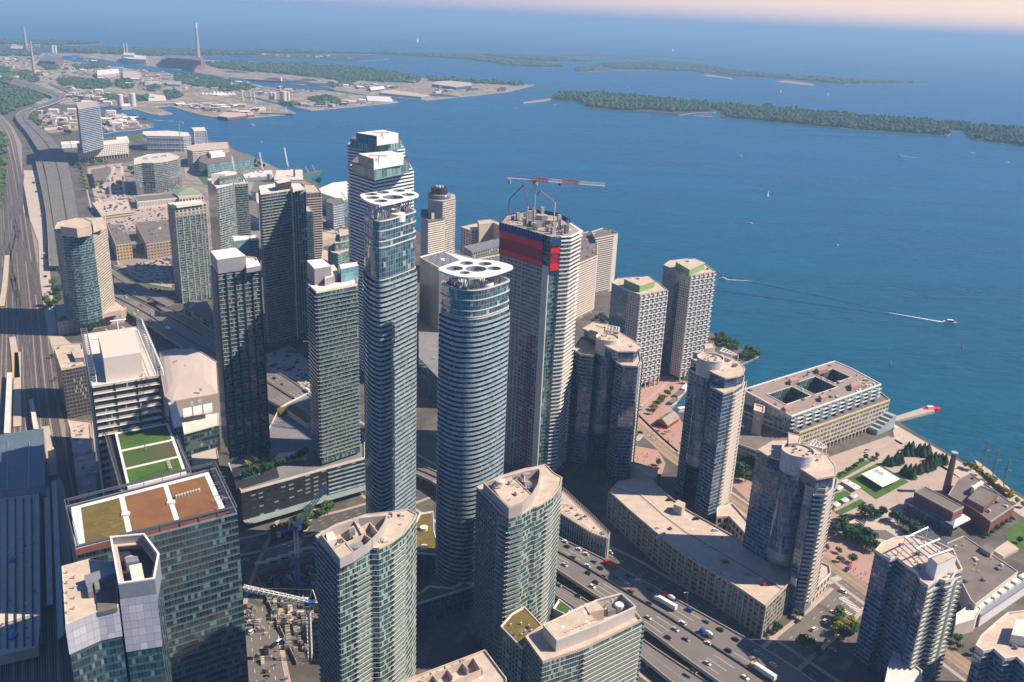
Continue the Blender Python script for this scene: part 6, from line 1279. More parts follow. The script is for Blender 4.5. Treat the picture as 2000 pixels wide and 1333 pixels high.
t = thing('chimney', 'slender dark brick chimney behind the ribbed tower', 'chimney', G(576, 372)); mb = MB(); mb.tube(G2(576, 372), [(2.4, 0), (1.6, 42), (2.0, 43)], 12); sub('shaft', mb, M['dark'], t)
simple('office_building', 'long green glass lakeside office with a white roof', 'office', [(615, 373), (668, 392), (688, 388), (688, 362), (678, 355), (650, 358)], 30, F['teal'], M['roofw'], fh=4, bay=4, bands=[dict(edges=[0, 1], d=.5, t=.5, up=.2, m=M['balg'])])
t, P = simple('office_building', 'blue glass cube with a white corner post behind the stepped teal condo', 'office', [(637, 395), (651, 400), (672, 396), (668, 388), (640, 388)], 42, F['officeb'], M['roofg'], fh=4, bay=3)
q = P[1]; mb = MB(); mb.box(q[0], q[1]-.5, 0, 1.4, 1.4, 43, 0); sub('corner_post', mb, M['white'], t)
simple('car_showroom', 'low pale roofed block among lorries behind the teal condo', 'building', [(628, 470), (660, 464), (655, 450), (625, 455)], 10, M['conc'], M['roof'])
t, P = simple('condo_block', 'brown mid rise with balconies right of the stepped teal condo', 'building', [(628, 505), (642, 512), (642, 490), (630, 488)], 30, F['brick'], M['roof'])
simple('office_building', 'long shaded office front between the stepped glass tower and the striped tower', 'building', [(470, 410), (506, 428), (506, 400), (484, 378), (470, 380)], 20, F['concg'], M['roofg'], fh=4, bay=4)
for lab, px, z in (('white flat shed right behind the curved tower podium roof line', [(120, 283), (138, 282), (136, 277), (119, 278)], 9), ('second white flat shed beside the expressway', [(139, 282), (156, 281), (154, 276), (137, 277)], 9), ('low white glazed hall near the riverside lawn', [(229, 276), (252, 274), (249, 267), (227, 269)], 8)):
    simple('white_shed', lab, 'shed', px, z, M['white'], M['roofw'])
# ship
def hull(mb, c, a, L, W, h, m=0, z=-1.2, bow=.3):
    pr = [(-.5, .8), (-.45, 1), (0, 1), (.5-bow, 1), (.5-bow*.5, .7), (.5, 0)]
    top = [(x*L, y*W/2) for x, y in pr]+[(x*L, -y*W/2) for x, y in pr[:-1][::-1]]
    R_ = lambda p, s=1: (c[0]+p[0]*math.cos(a)*s-p[1]*math.sin(a)*s, c[1]+p[0]*math.sin(a)*s+p[1]*math.cos(a)*s)
    T = [R_(p) for p in top]; Bt = [R_(p, .88) for p in top]
    if area(T) < 0: T, Bt = T[::-1], Bt[::-1]
    n = len(T)
    for i in range(n):
        j = (i+1) % n; mb.face([(*Bt[i], z), (*Bt[j], z), (*T[j], z+h), (*T[i], z+h)], None, m)
    mb.face([(*p, z+h) for p in T], None, m)
    return T
def ship(label, u, v, az, L, W, h, hullm, deckm, house, group=None, name='cargo_ship', z=-1.6, cat='ship'):
    c = G2(u, v, -1.6); a = math.radians(az); t = thing(name, label, cat, (*c, z), group=group)
    mb = MB(); T = hull(mb, c, a, L, W, h, z=z); sub('hull', mb, hullm, t); mb = MB(); mb.cap(offs(ccw(T), -.3), z+h+.06); sub('deck', mb, deckm, t)
    for x, l, w, hh, m_ in house: mb = MB(); mb.box(c[0]+math.cos(a)*L*x, c[1]+math.sin(a)*L*x, z+h, L*l, W*w, hh, a); sub('deckhouse', mb, m_, t)
    return t, c, a
t, c, a = ship('moored bulk ship with a green hull end and cream deckhouse at the refinery', 598, 348, 70, 130, 19, 9, plain((.05, .20, .14), .5), M['brick'], [(-.40, .1, .8, 12, M['cream']), (-.38, .05, .5, 16, M['cream'])])
for x in (-.1, .1, .3): mb = MB(); mb.bar((c[0]+math.cos(a)*130*x, c[1]+math.sin(a)*130*x, 6), (c[0]+math.cos(a)*130*(x-.12), c[1]+math.sin(a)*130*(x-.12), 24), .6); sub('derrick', mb, M['cream'], t)
ship('red and white cargo ship in the ship channel beside the dark piles', 517, 160.5, 172, 190, 22, 9, M['red'], M['brick'], [(-.42, .07, .8, 14, M['white'])])
t, c, a = ship('dark blue barge with two white masts at the cement quay', 541, 224.5, 14, 110, 17, 5, M['blue'], M['steel'], [(-.38, .08, .7, 7, M['white'])])
for x in (-.2, .28): mb = MB(); mb.bar((c[0]+math.cos(a)*110*x, c[1]+math.sin(a)*110*x, 3), (c[0]+math.cos(a)*110*x, c[1]+math.sin(a)*110*x, 26), .9); sub('mast', mb, M['white'], t)
# chimneys, power stations, silos
def stack(label, b, tp, r0, r1, mat, capm=None):
    h = Hh(*b, *tp); p = G2(*b); t = thing('chimney', label, 'chimney', (*p, 0)); mb = MB(); mb.tube(p, [(r0, 0), (r0*.6+r1*.4, h*.4), (r1, h*.86)], 20); sub('shaft', mb, mat, t)
    mb = MB(); mb.tube(p, [(r1, h*.86), (r1*.95, h-2), (r1*1.15, h-2), (r1*1.1, h)], 20); sub('cap', mb, capm or mat, t); return t
stk = plain((.42, .36, .31), .85, .15, .02)
stack('very tall chimney with a white cap beside the red brick power station', (387.5, 118), (382.5, 44.5), 14, 8, stk, M['white'])
stack('far chimney at the top left corner above the dark woods', (51.5, 95), (45, 51), 11, 7, stk)
stack('slender chimney nearest the curving expressway', (67, 142.5), (59.2, 81), 7, 4.5, stk)
P = poly([(314, 117), (348, 121), (398, 125), (398, 119), (385, 110), (325, 108)], 36); rd = plain((.26, .10, .085), .8, .2, .01)
t, P = simple('power_station', 'red brick power station hall with a stepped blue grey roof', 'building', [(314, 117), (365, 121), (375, 123), (399, 122), (398, 114), (372, 113), (322, 109)], 36, rd, plain((.16, .16, .22), .8), fh=9, bay=12)
mb = MB(); mb.wall(P, 0, 0.01)
rbox(t, 'boiler_house', [(325, 113), (374, 116), (376, 110), (330, 107)], 56, 36, plain((.14, .15, .22), .8), fm=rd)
rbox(t, 'end_block', [(374, 117), (392, 119), (391, 112), (376, 111)], 58, 36, rd, fm=rd)
t, P = simple('power_station', 'white boxy power plant with two short stacks', 'building', [(238, 112), (250, 115), (285, 117), (285, 110), (262, 107), (240, 106)], 28, M['cream'], M['roofl'])
rbox(t, 'boiler_house', [(240, 107), (262, 108), (262, 104), (242, 103)], 42, 28, M['roofl'], fm=M['cream'])
for u in (243.5, 249): p = G(u, 108); mb = MB(); mb.tube((p.x, p.y), [(4, 0), (3.6, 78)], 12); sub('stack', mb, M['concl'], t)
for lab, u, v, r, tv in (('left pair of far pale silos', 103, 104, 9, 91), ('right hand far pale silo of the pair', 109, 105, 9, 91.5), ('cement silo at the inlet, leftmost of three', 236, 209, 10, 184), ('cement silo at the inlet, middle and lower', 247, 207, 8, 188), ('tallest cement silo at the inlet, rightmost', 260, 208, 10.5, 182),
                         ('grey silo of the left dock group', 529, 194, 7, 180), ('second grey silo of the left dock group', 536, 195, 7, 181), ('wide beige silo of the dock group', 554, 197, 12, 178), ('narrow silo beside the wide beige silo', 563, 196, 7, 180), ('thin silo between the dock groups', 548, 195, 4, 172)):
    h = Hh(u, v, u-1, tv); p = G2(u, v); t = thing('silo', lab, 'silo', (*p, 0)); mb = MB(); mb.tube(p, [(r, 0), (r, h-2), (r*.7, h)], 18); sub('barrel', mb, M['concl'], t)
simple('mixing_house', 'low white mixing house at the foot of the inlet silos', 'building', [(238, 208), (256, 208), (254, 203), (238, 203)], 12, M['roofl'], M['roofw'])
# vaulted and special sheds
def vault(label, px, z, mat, roofm, rise=9, name='arched_shed'):
    P = ccw(poly(px, z)); c = cen(P); t = thing(name, label, 'shed', (*c, 0)); mb = MB(); mb.wall(P, 0, z, 6, 5); sub('wall', mb, mat, t)
    a, b, c2, d = [Vector(p) for p in P[:4]]; mb = MB(); n = 10
    def pt(e0, e1, i): f = i/n; q = e0.lerp(e1, f); return (q.x, q.y, z+rise*math.sin(math.pi*f))
    for i in range(n): mb.face([pt(a, d, i), pt(b, c2, i), pt(b, c2, i+1), pt(a, d, i+1)])
    mb.face([pt(a, d, i) for i in range(n+1)]); mb.face([pt(b, c2, i) for i in range(n+1)][::-1]); sub('arched_roof', mb, roofm, t, smooth=False)
vault('big white arched roof hall in the middle of the port lands', [(190, 147), (233, 143), (230, 137), (190, 139)], 14, M['conc'], M['white'], 12)
vault('low white arched shed on the quay beside the container yard', [(725, 177), (751, 174), (747, 170), (718, 173)], 5, M['blue'], M['white'], 9)
vault('long white inflated bubble hall at the tip of the dock', [(718, 197), (768, 200), (756, 192), (712, 190)], 2, M['white'], M['white'], 12, 'bubble_hall')
for lab, px, z, wm, rm in (('wide flat beige transit shed at the right end of the docks', [(848, 165), (890, 171), (921, 167), (921, 162), (880, 158), (850, 160)], 13, M['blue'], M['roof']), ('long low transit shed along the quay wall', [(744, 182), (823, 190), (840, 186), (770, 176), (745, 178)], 9, M['steel'], M['roof']),
    ('small beige store behind the transit sheds', [(793, 158), (811, 160), (812, 156), (794, 155)], 9, M['conc'], M['roof']), ('red brick harbour block at the quay end', [(425, 227), (444, 230), (482, 226), (480, 221), (440, 219)], 8, M['brick'], M['roof']), ('second red brick harbour block to the right', [(484, 225), (497, 224), (495, 220), (482, 221)], 8, M['brick'], M['roof']),
    ('far red brick incinerator hall left of the channel', [(78, 119), (108, 121), (124, 117), (120, 110), (85, 110)], 22, rd, plain((.14, .15, .22), .8)), ('red brick pumping hall under the far chimney', [(20, 95), (45, 96), (44, 90), (22, 90)], 20, rd, M['roof']), ('pale green roofed shed among trees', [(327, 165), (352, 166), (355, 159), (322, 160)], 8, M['conc'], plain((.32, .40, .32), .8)),
    ('beige shed beside the pale green roofed shed', [(283, 166), (312, 165), (308, 158), (282, 160)], 8, M['conc'], M['roof']), ('round ended white stadium roof among the works', [(290, 193), (324, 192), (322, 187), (292, 184)], 9, M['white'], M['roofl']), ('dark store with a glassy blue front near the arched hall', [(190, 156), (206, 156), (206, 150), (190, 150)], 9, M['steel'], M['roofg']),
    ('sand coloured works behind the arched hall', [(240, 150), (276, 147), (268, 139), (240, 138)], 12, M['conc'], M['roof']), ('small red store at the far right dock', [(974, 176), (988, 176), (988, 171), (976, 171)], 8, M['red'], M['blue'])):
    simple('industrial_building', lab, 'building', px, z, wm, rm)
for i, (u, v, s, h) in enumerate(((580, 163, 42, 13), (540, 156, 30, 9), (625, 168, 34, 12), (603, 158, 24, 9), (862, 188, 38, 9), (170, 113, 30, 12), (185, 108, 26, 12), (462, 142, 34, 8))):
    p = G(u, v); t = thing('material_mound', 'bluish black stockpile, %s' % ('in the ship channel yard', 'left of the biggest heap', 'right of the biggest heap', 'between the two larger heaps', 'on the outer quay corner', 'far gravel heap by the channel head', 'second far gravel heap', 'low heap beside the ship channel')[i], 'stockpile', p); mb = MB()
    prf = circ((0, 0), 1, 16); rr = random.Random(i)
    for k in range(16):
        a, b = prf[k], prf[(k+1) % 16]; f = lambda q, r, z: (p.x+q[0]*r*2.2, p.y+q[1]*r*.9, z)
        mb.face([f(a, s, 0), f(b, s, 0), f(b, s*.55, h*.8), f(a, s*.55, h*.8)]); mb.face([f(a, s*.55, h*.8), f(b, s*.55, h*.8), (p.x+s*.6*(1 if a[0]+b[0] > 0 else -1)*.6, p.y, h)])
    sub('heap', mb, plain((.05, .065, .10), .9, .2, .02) if i not in (5, 6) else M['sand'], t)
# tents of the circus ground
for i in range(9):
    p = G(396+i*7.4, 186.5-abs(i-4)*.3); t = thing('tent', 'white peaked tent in the row by the harbour fairground', 'tent', p, group='white tents in the port lands'); mb = MB(); r = 12 if 2 < i < 6 else 8; h = 15 if 2 < i < 6 else 9
    mb.tube((p.x, p.y), [(r*1.6, 3), (r*.7, h*.45), (1.0, h), (0, h+2)], 10); mb.tube((p.x, p.y), [(r*1.55, 0), (r*1.6, 3)], 10); sub('canopy', mb, M['roofw'], t)
# dock cranes
for lab, u, v, tv in (('white dock crane leaning over the fairground, left', 470, 200, 180), ('white dock crane, tall middle one', 486, 200, 179), ('white dock crane, right one', 493, 201, 180)):
    p = G(u, v); h = Hh(u, v, u, tv); t = thing('dock_crane', lab, 'crane', p); mb = MB(); mb.bar((p.x, p.y, 0), (p.x+6, p.y, h), 1.3); mb.bar((p.x+14, p.y, 0), (p.x+6, p.y, h), 1.3); mb.bar((p.x-6, p.y, h*.4), (p.x+6, p.y, h), .9); sub('frame', mb, M['white'], t)
# scattered works: one thing each
REG = [([(-60, 100), (40, 98), (120, 108), (220, 128), (330, 142), (470, 160), (540, 178), (500, 186), (440, 176), (300, 180), (150, 150), (60, 160), (-60, 150)], 105), ([(560, 170), (620, 178), (560, 186), (500, 184)], 10), ([(600, 205), (690, 196), (740, 196), (720, 203), (640, 211), (570, 207)], 9), ([(640, 158), (700, 165), (800, 172), (720, 176), (640, 168)], 24), ([(860, 172), (980, 175), (900, 180), (850, 182)], 10), ([(330, 205), (400, 205), (520, 214), (480, 222), (400, 216)], 34), ([(75, 222), (145, 218), (150, 250), (95, 258)], 12), ([(215, 222), (260, 236), (290, 242), (240, 250), (200, 248)], 18), ([(20, 78), (110, 92), (60, 96), (0, 92)], 8), ([(130, 195), (200, 208), (250, 196), (200, 180), (130, 172)], 22), ([(505, 108), (580, 110), (640, 112), (690, 115), (560, 112)], 14)]
rn = random.Random(11); GR = [M['roof'], M['roofl'], M['roofw'], M['roofg'], M['cream'], plain((.25, .30, .36), .8), M['roofw']]
protos = []
for k in range(12):
    w, d, h = rn.uniform(14, 42), rn.uniform(12, 30), rn.uniform(5, 11); mb = MB(); mb.box(0, 0, 0, w, d, h); r = MB()
    if k % 3 == 0:
        r.face([(-w/2-.4, -d/2-.4, h), (w/2+.4, -d/2-.4, h), (w/2+.4, 0, h+d*.16), (-w/2-.4, 0, h+d*.16)]); r.face([(w/2+.4, d/2+.4, h), (-w/2-.4, d/2+.4, h), (-w/2-.4, 0, h+d*.16), (w/2+.4, 0, h+d*.16)]); r.face([(-w/2, d/2, h), (-w/2, -d/2, h), (-w/2, 0, h+d*.16)]); r.face([(w/2, -d/2, h), (w/2, d/2, h), (w/2, 0, h+d*.16)])
    else: r.hexa([(-w/2-.4, -d/2-.4), (w/2+.4, -d/2-.4), (w/2+.4, d/2+.4), (-w/2-.4, d/2+.4)], h, h+.7); r.box(w*.2, 0, h+.7, w*.25, d*.3, 1.6)
    protos.append((meshof('wall', mb, [M['conc'], M['cream'], M['brick'], M['concl']][k % 4]), meshof('roof', r, GR[k % 7])))
PL = []
for px, n in REG:
    P = poly(px, 0); xs = [p[0] for p in P]; ys = [p[1] for p in P]; c = 0; tr = 0
    while c < n and tr < 4000:
        tr += 1; f = rn.random()**1.6; x, y = rn.uniform(min(xs), max(xs)), min(ys)+(max(ys)-min(ys))*f
        if not inside((x, y), P) or any((x-a)**2+(y-b)**2 < 30**2 for a, b in PL): continue
        PL.append((x, y)); c += 1; wl, rf = rn.choice(protos)
        t = thing('industrial_shed', 'small low industrial shed scattered over the port lands', 'shed', (x, y, 0), rn.choice([.25, .3, .22, 1.8, .9]), group='low sheds of the port lands')
        for nm, m_ in (('wall', wl), ('roof', rf)): o = bpy.data.objects.new(nm, m_); COL.objects.link(o); o.parent = t
for k in range(70):      # open storage yards and dirt tracks
    px, n = rn.choice(REG[:5]+REG[5:8]); P = poly(px, 0); xs = [p[0] for p in P]; ys = [p[1] for p in P]
    x, y = rn.uniform(min(xs), max(xs)), rn.uniform(min(ys), max(ys))
    if not inside((x, y), P): continue
    mb = MB(); mb.box(x, y, -.5, rn.uniform(30, 120), rn.uniform(20, 60), .52+k*.0022, rn.choice([.25, .3, .9])); struct('storage_yard', mb, rn.choice([M['sand'], M['asph2'], M['gravel'], M['pave2'], M['roof']]))
# ================================================================ lower right waterfront
t, P = simple('gallery_building', 'brick power house gallery with a glass lean to, left of the chimney', 'building', [(1786, 961), (1862, 1002), (1882, 991), (1806, 951)], 16, M['brick'], M['roofg'], parm=M['conc'])
rbox(t, 'glass_lean_to', [(1767, 978), (1862, 1030), (1862, 1012), (1782, 972)], 8, 0, M['blue'], fm=F['navy']); mb = MB(); mb.cap(ccw(poly([(1767, 976), (1861, 1027), (1866, 1018), (1780, 971)], 8.6)), 8.6); sub('lean_to_roof', mb, plain((.16, .22, .38), .4), t)
rbox(t, 'entrance_canopy', [(1862, 1031), (1896, 1014), (1884, 1003), (1866, 1008)], 8.4, 7.6, M['white'])
t, P = simple('gallery_building', 'flat grey roofed brick workshops right of the tall brick chimney', 'building', [(1852, 968), (1905, 996), (1935, 1020), (1982, 988), (1895, 925), (1870, 938)], 12, M['brick'], M['roofg'], parm=M['conc'])
rbox(t, 'upper_block', [(1890, 975), (1922, 992), (1950, 966), (1915, 950)], 17, 12, M['roofg'], fm=M['brick'], par=.5); rbox(t, 'skylight_ridge', [(1903, 955), (1922, 943), (1917, 938), (1898, 950)], 18, 12, M['roofl']); vents(t, P, 12, 9, 2.2, 5)
p = G2(1847, 962); h = Hh(1847, 962, 1862, 883); t = thing('chimney', 'tall tapering brick chimney with white lettering by the gallery', 'chimney', (*p, 0)); mb = MB(); mb.tube(p, [(2.9, 0), (2.0, h-1.6)], 16); sub('shaft', mb, M['brick'], t); mb = MB(); mb.tube(p, [(2.3, h-1.6), (2.6, h-1), (2.6, h)], 16); sub('cap', mb, M['conc'], t)
mb = MB(); rr = random.Random(2)
for ltr in range(13):      # painted capitals down the side facing the city
    z = h*.86-ltr*h*.052
    for (dx0, dx1, dz0, dz1) in {0: ((-.7, .7, 0, .25), (-.7, -.45, 0, 1.1), (.45, .7, 0, 1.1)), 1: ((-.7, -.45, 0, 1.1), (-.7, .7, .85, 1.1), (-.7, .7, 0, .25)), 2: ((-.12, .12, 0, 1.1), (-.7, .7, .85, 1.1))}[ltr % 3]:
        R_ = 2.9-(2.9-2.0)*z/h+.04; a0, a1 = -1.95+dx0/R_, -1.95+dx1/R_
        mb.face([(p[0]+R_*math.cos(a0), p[1]+R_*math.sin(a0), z+dz0), (p[0]+R_*math.cos(a1), p[1]+R_*math.sin(a1), z+dz0), (p[0]+R_*math.cos(a1), p[1]+R_*math.sin(a1), z+dz1), (p[0]+R_*math.cos(a0), p[1]+R_*math.sin(a0), z+dz1)])
sub('painted_letters', mb, M['concl'], t)
# big marquee and small tents
def marquee(label, px, z, rise, peaks, name='marquee', group=None):
    P = ccw(poly(px, z)); c = cen(P); t = thing(name, label, 'tent', (*c, 0), group=group); a, b, c2, d = [Vector(p) for p in P]; mb = MB(); n = 16
    def hgt(u, v): 
        e = min(u, 1-u, v, 1-v)*2; s = min(1, e*2)*.35
        for pu, pv in peaks: s += max(0, 1-math.hypot((u-pu), (v-pv))/.22)**2
        return z+rise*s
    for i in range(n):
        for j in range(n):
            q = []
            for u, v in ((i/n, j/n), ((i+1)/n, j/n), ((i+1)/n, (j+1)/n), (i/n, (j+1)/n)): w_ = a.lerp(b, u).lerp(d.lerp(c2, u), v); q.append((w_.x, w_.y, hgt(u, v)))
            mb.face(q)
    sub('canopy', mb, M['roofw'], t, smooth=True)
    for q in P: mb = MB(); mb.bar((*q, 0), (*q, z), .12); sub('pole', mb, M['steel'], t)
marquee('large flat white marquee with two peaks on the lawn', [(1682, 926), (1724, 952), (1758, 936), (1717, 911)], 5, 2.6, [(.3, .62), (.5, .62)])
for i, px in enumerate(([(1643, 940), (1660, 950), (1672, 946), (1653, 936)], [(1656, 948), (1670, 957), (1682, 952), (1668, 944)], [(1630, 951), (1638, 957), (1648, 952), (1639, 947)], [(1659, 968), (1669, 973), (1677, 969), (1668, 963)], [(1641, 976), (1651, 981), (1660, 977), (1651, 971)], [(1624, 984), (1634, 990), (1643, 985), (1633, 979)])):
    marquee(['white peaked tent left of the big marquee', 'white peaked tent touching the big lawn', 'small white tent beside the drum tower', 'small white tent, right of the three in a row', 'small white tent, middle of the three in a row', 'small white tent, left of the three in a row'][i], px, 3, 1.8, [(.5, .5)], 'tent', None)
# theatre roof lower right
t, P = simple('terminal_building', 'wide dark grey flat roofed hall behind the zigzag tower', 'building', [(1896, 1173), (1905, 1182), (1988, 1118), (1882, 1048), (1850, 1062), (1858, 1100)], 13, M['cream'], M['roofg'], parm=M['concl']); vents(t, P, 13, 8, 2.4, 12)
rbox(t, 'plant_screen', [(1940, 1075), (1960, 1088), (1990, 1072), (1968, 1056)], 15, 13, M['roof']); rbox(t, 'plant_screen', [(1915, 1070), (1935, 1082), (1945, 1072), (1926, 1060)], 16, 13, M['roofg'], fm=M['conc'])
t, P = simple('arcade_building', 'glazed arcade with white awnings along the dark flat roof', 'building', [(1904, 1192), (1916, 1204), (2040, 1120), (2030, 1105), (1990, 1125)], 8, M['white'], M['steel'])
for i in range(7): p = G(1915+i*14, 1183-i*9.5, 9); mb = MB(); mb.box(p.x, p.y, 8, 6, 3.5, 1.6, .6); sub('awning', mb, M['roofw'], t)
t, P = simple('low_building', 'cream walled workshop with a white gable facing the zigzag tower', 'building', [(1866, 1222), (1905, 1210), (1916, 1190), (1900, 1178), (1868, 1200)], 9, M['cream'], M['roofl'])
simple('low_building', 'small flat roof kiosk in the park above the zigzag tower', 'building', [(1655, 1023), (1676, 1035), (1690, 1028), (1670, 1015)], 5, M['concl'], M['roof'])
lot('park_path', [(1680, 1040), (1700, 1005), (1735, 1000), (1770, 1050), (1735, 1070), (1700, 1050)], M['pave2'], .09); lot('sunken_court', [(1694, 1036), (1730, 1036), (1755, 1052), (1738, 1058), (1702, 1048)], M['asph2'], .14)
# pier and harbour front
P = poly([(1735, 818), (1745, 823), (1826, 803), (1817, 792)], .8); t = thing('pier', 'low timber pier reaching out from the terminal', 'pier', (*cen(P), -1)); mb = MB(); P = ccw(P); mb.prism(P, -1.8, .8); sub('deck', mb, M['conc'], t)
t, P = simple('market_barn', 'red timber barn with a wide grey pitched roof on the quay', 'building', [(1282, 822), (1304, 831), (1326, 816), (1303, 808)], 4, plain((.28, .03, .03), .7), M['roofg'], par=0)
a, b, c_, d_ = [Vector((*p, 4)) for p in offs(P, .8)]; r1, r2 = (a+b)/2+Vector((0, 0, 4.5)), (c_+d_)/2+Vector((0, 0, 4.5)); mb = MB(); mb.face([b, c_, r2, r1]); mb.face([d_, a, r1, r2]); mb.face([a, b, r1]); mb.face([c_, d_, r2]); sub('pitched_roof', mb, plain((.30, .25, .22), .8), t)
ship('red fire boat moored at the pier head', 1819, 802, 10, 20, 6, 2.6, M['red'], M['red'], [(-.1, .3, .6, 2, M['white'])], name='fire_boat', cat='boat')
for lab, u, v, az in (('grey canopied tour boat nearest the red barn', 1314, 790, 58), ('grey canopied tour boat in the middle of the slip', 1324, 776, 58), ('white tour boat half hidden by the drum tower', 1338, 763, 62), ('small blue and white boat at the slip end', 1333, 805, 20)):
    ship(lab, u, v, az, 19 if 'small' not in lab else 12, 5.5, 2.2, M['white'], M['conc'], [(-.02, .78, .8, 2.6, M['roofg'] if 'grey' in lab else M['white'])], name='tour_boat', cat='boat')
t, c, a = ship('long three masted tall ship moored along the promenade', 1936, 940, math.degrees(math.atan2(G(1889, 896).y-G(1985, 990).y, G(1889, 896).x-G(1985, 990).x)), 62, 8, 4.2, M['dark'], M['beige'], [(-.35, .12, .6, 1.6, M['cream']), (0, .08, .5, 1.4, M['beige'])], name='tall_ship')
for x in (-.28, 0, .28):
    q = (c[0]+math.cos(a)*62*x, c[1]+math.sin(a)*62*x); mb = MB(); mb.bar((*q, 1), (*q, 27), .5, n=6); mb.bar((q[0]-3.5*math.sin(a), q[1]+3.5*math.cos(a), 18), (q[0]+3.5*math.sin(a), q[1]-3.5*math.cos(a), 18), .28); mb.bar((*q, 4.5), (q[0]-9*math.cos(a), q[1]-9*math.sin(a), 5), .22); sub('mast', mb, M['mech'], t)
    mb = MB()
    for s in (-1, 1): mb.bar((q[0]-3.4*s*math.sin(a), q[1]+3.4*s*math.cos(a), 2.6), (*q, 23), .05)
    sub('rigging', mb, M['mech'], t)
mb = MB(); mb.bar((c[0]+math.cos(a)*30, c[1]+math.sin(a)*30, 2.6), (c[0]+math.cos(a)*42, c[1]+math.sin(a)*42, 5), .3); sub('bowsprit', mb, M['cream'], t)

def clutter(label, polys, n, seed, smin=2.2, smax=9, pal=(0, 0, 1, 2, 3, 3, 4, 5, 6)):
    r = random.Random(seed); mb = MB(); ms = [M['white'], M['roof'], M['mech'], M['dark'], M['brick'], M['blue'], M['cream'], M['gravel']]
    for px, w in polys:
        P = poly(px, 0); xs = [p[0] for p in P]; ys = [p[1] for p in P]; c = 0; tr = 0
        while c < n*w and tr < n*w*20:
            tr += 1; x, y = r.uniform(min(xs), max(xs)), r.uniform(min(ys), max(ys))
            if not inside((x, y), P): continue
            c += 1; l = r.uniform(smin, smax); k = r.choice((1, 1, 3, 5)); a = r.choice((.25, .3, 1.82)); m_ = r.choice(pal)
            for j in range(k): mb.box(x+j*l*.5*math.cos(a+1.57), y+j*l*.5*math.sin(a+1.57), 0, l, l*.36, r.uniform(1.4, 3.6), a, m_)
    o = obj('yard_clutter', mb, ms, kind='stuff', label=label, cat='yard clutter')
clutter('dense clutter of lorries, containers and stacked goods over the port lands', [(p, n/30) for p, n in REG], 190, 3, 4, 16)
clutter('small cars, skips and materials along the lots behind the curved tower', [([(60, 330), (80, 330), (90, 440), (98, 560), (108, 640), (98, 640), (80, 480)], .5), ([(175, 330), (240, 322), (262, 380), (200, 388)], .6), ([(170, 385), (262, 382), (262, 400), (190, 400)], .7), ([(405, 300), (450, 320), (400, 345), (352, 330)], .3), ([(420, 370), (470, 360), (500, 420), (470, 460), (420, 460)], .4), ([(620, 430), (670, 425), (675, 455), (625, 465)], .7), ([(300, 260), (400, 275), (440, 285), (380, 290)], .4), ([(75, 222), (145, 218), (150, 250), (95, 258)], .8)], 90, 4, 2, 5)
clutter('timber, skips and plant scattered over the building pit floor', [([(510, 1140), (612, 1100), (640, 1280), (560, 1270)], 1), ([(470, 1180), (500, 1180), (560, 1330), (520, 1333)], .12)], 230, 5, .8, 3.2, (6, 3, 2, 2, 7, 7))
# ================================================================ trees, vehicles, boats
def leafmat(a, b, name):
    m, t, p = nmat(name); tc = t.nodes.new('ShaderNodeTexCoord'); ob = t.nodes.new('ShaderNodeObjectInfo')
    n = N(t, 'ShaderNodeTexNoise', Scale=.45, Detail=4.0); t.links.new(tc.outputs['Object'], n.inputs['Vector'])
    f = mth(t, 'ADD', mth(t, 'MULTIPLY', mth(t, 'SUBTRACT', n.outputs[0], .32), 2.0), mth(t, 'MULTIPLY', mth(t, 'SUBTRACT', ob.outputs['Random'], .5), .5))
    cl = t.nodes.new('ShaderNodeClamp'); t.links.new(f, cl.inputs[0]); t.links.new(mixc(t, cl.outputs[0], a, b), p.inputs['Base Color']); p.inputs['Roughness'].default_value = .75; p.inputs['Specular IOR Level'].default_value = .2; return m
LG = leafmat((.030, .075, .014), (.12, .20, .04), 'leaves_green'); LD = leafmat((.016, .050, .018), (.065, .13, .045), 'leaves_dark'); LY = leafmat((.20, .17, .02), (.42, .34, .03), 'leaves_yellow'); BK = plain((.06, .045, .035), .9)
def woodmat():
    m, t, p = nmat('far_leaves'); tc = t.nodes.new('ShaderNodeTexCoord')
    n = N(t, 'ShaderNodeTexNoise', Scale=.016, Detail=6.0, Roughness=.75); t.links.new(tc.outputs['Object'], n.inputs['Vector'])
    n2 = N(t, 'ShaderNodeTexNoise', Scale=.12, Detail=2.0); t.links.new(tc.outputs['Object'], n2.inputs['Vector'])
    f = t.nodes.new('ShaderNodeMapRange'); f.inputs['From Min'].default_value = .38; f.inputs['From Max'].default_value = .64; t.links.new(mth(t, 'ADD', mth(t, 'MULTIPLY', n.outputs[0], .5), mth(t, 'MULTIPLY', n2.outputs[0], .5)), f.inputs['Value'])
    t.links.new(mixc(t, f.outputs[0], (.012, .042, .020), (.11, .165, .045)), p.inputs['Base Color']); p.inputs['Roughness'].default_value = .85; p.inputs['Specular IOR Level'].default_value = .15; return m
WM = woodmat()
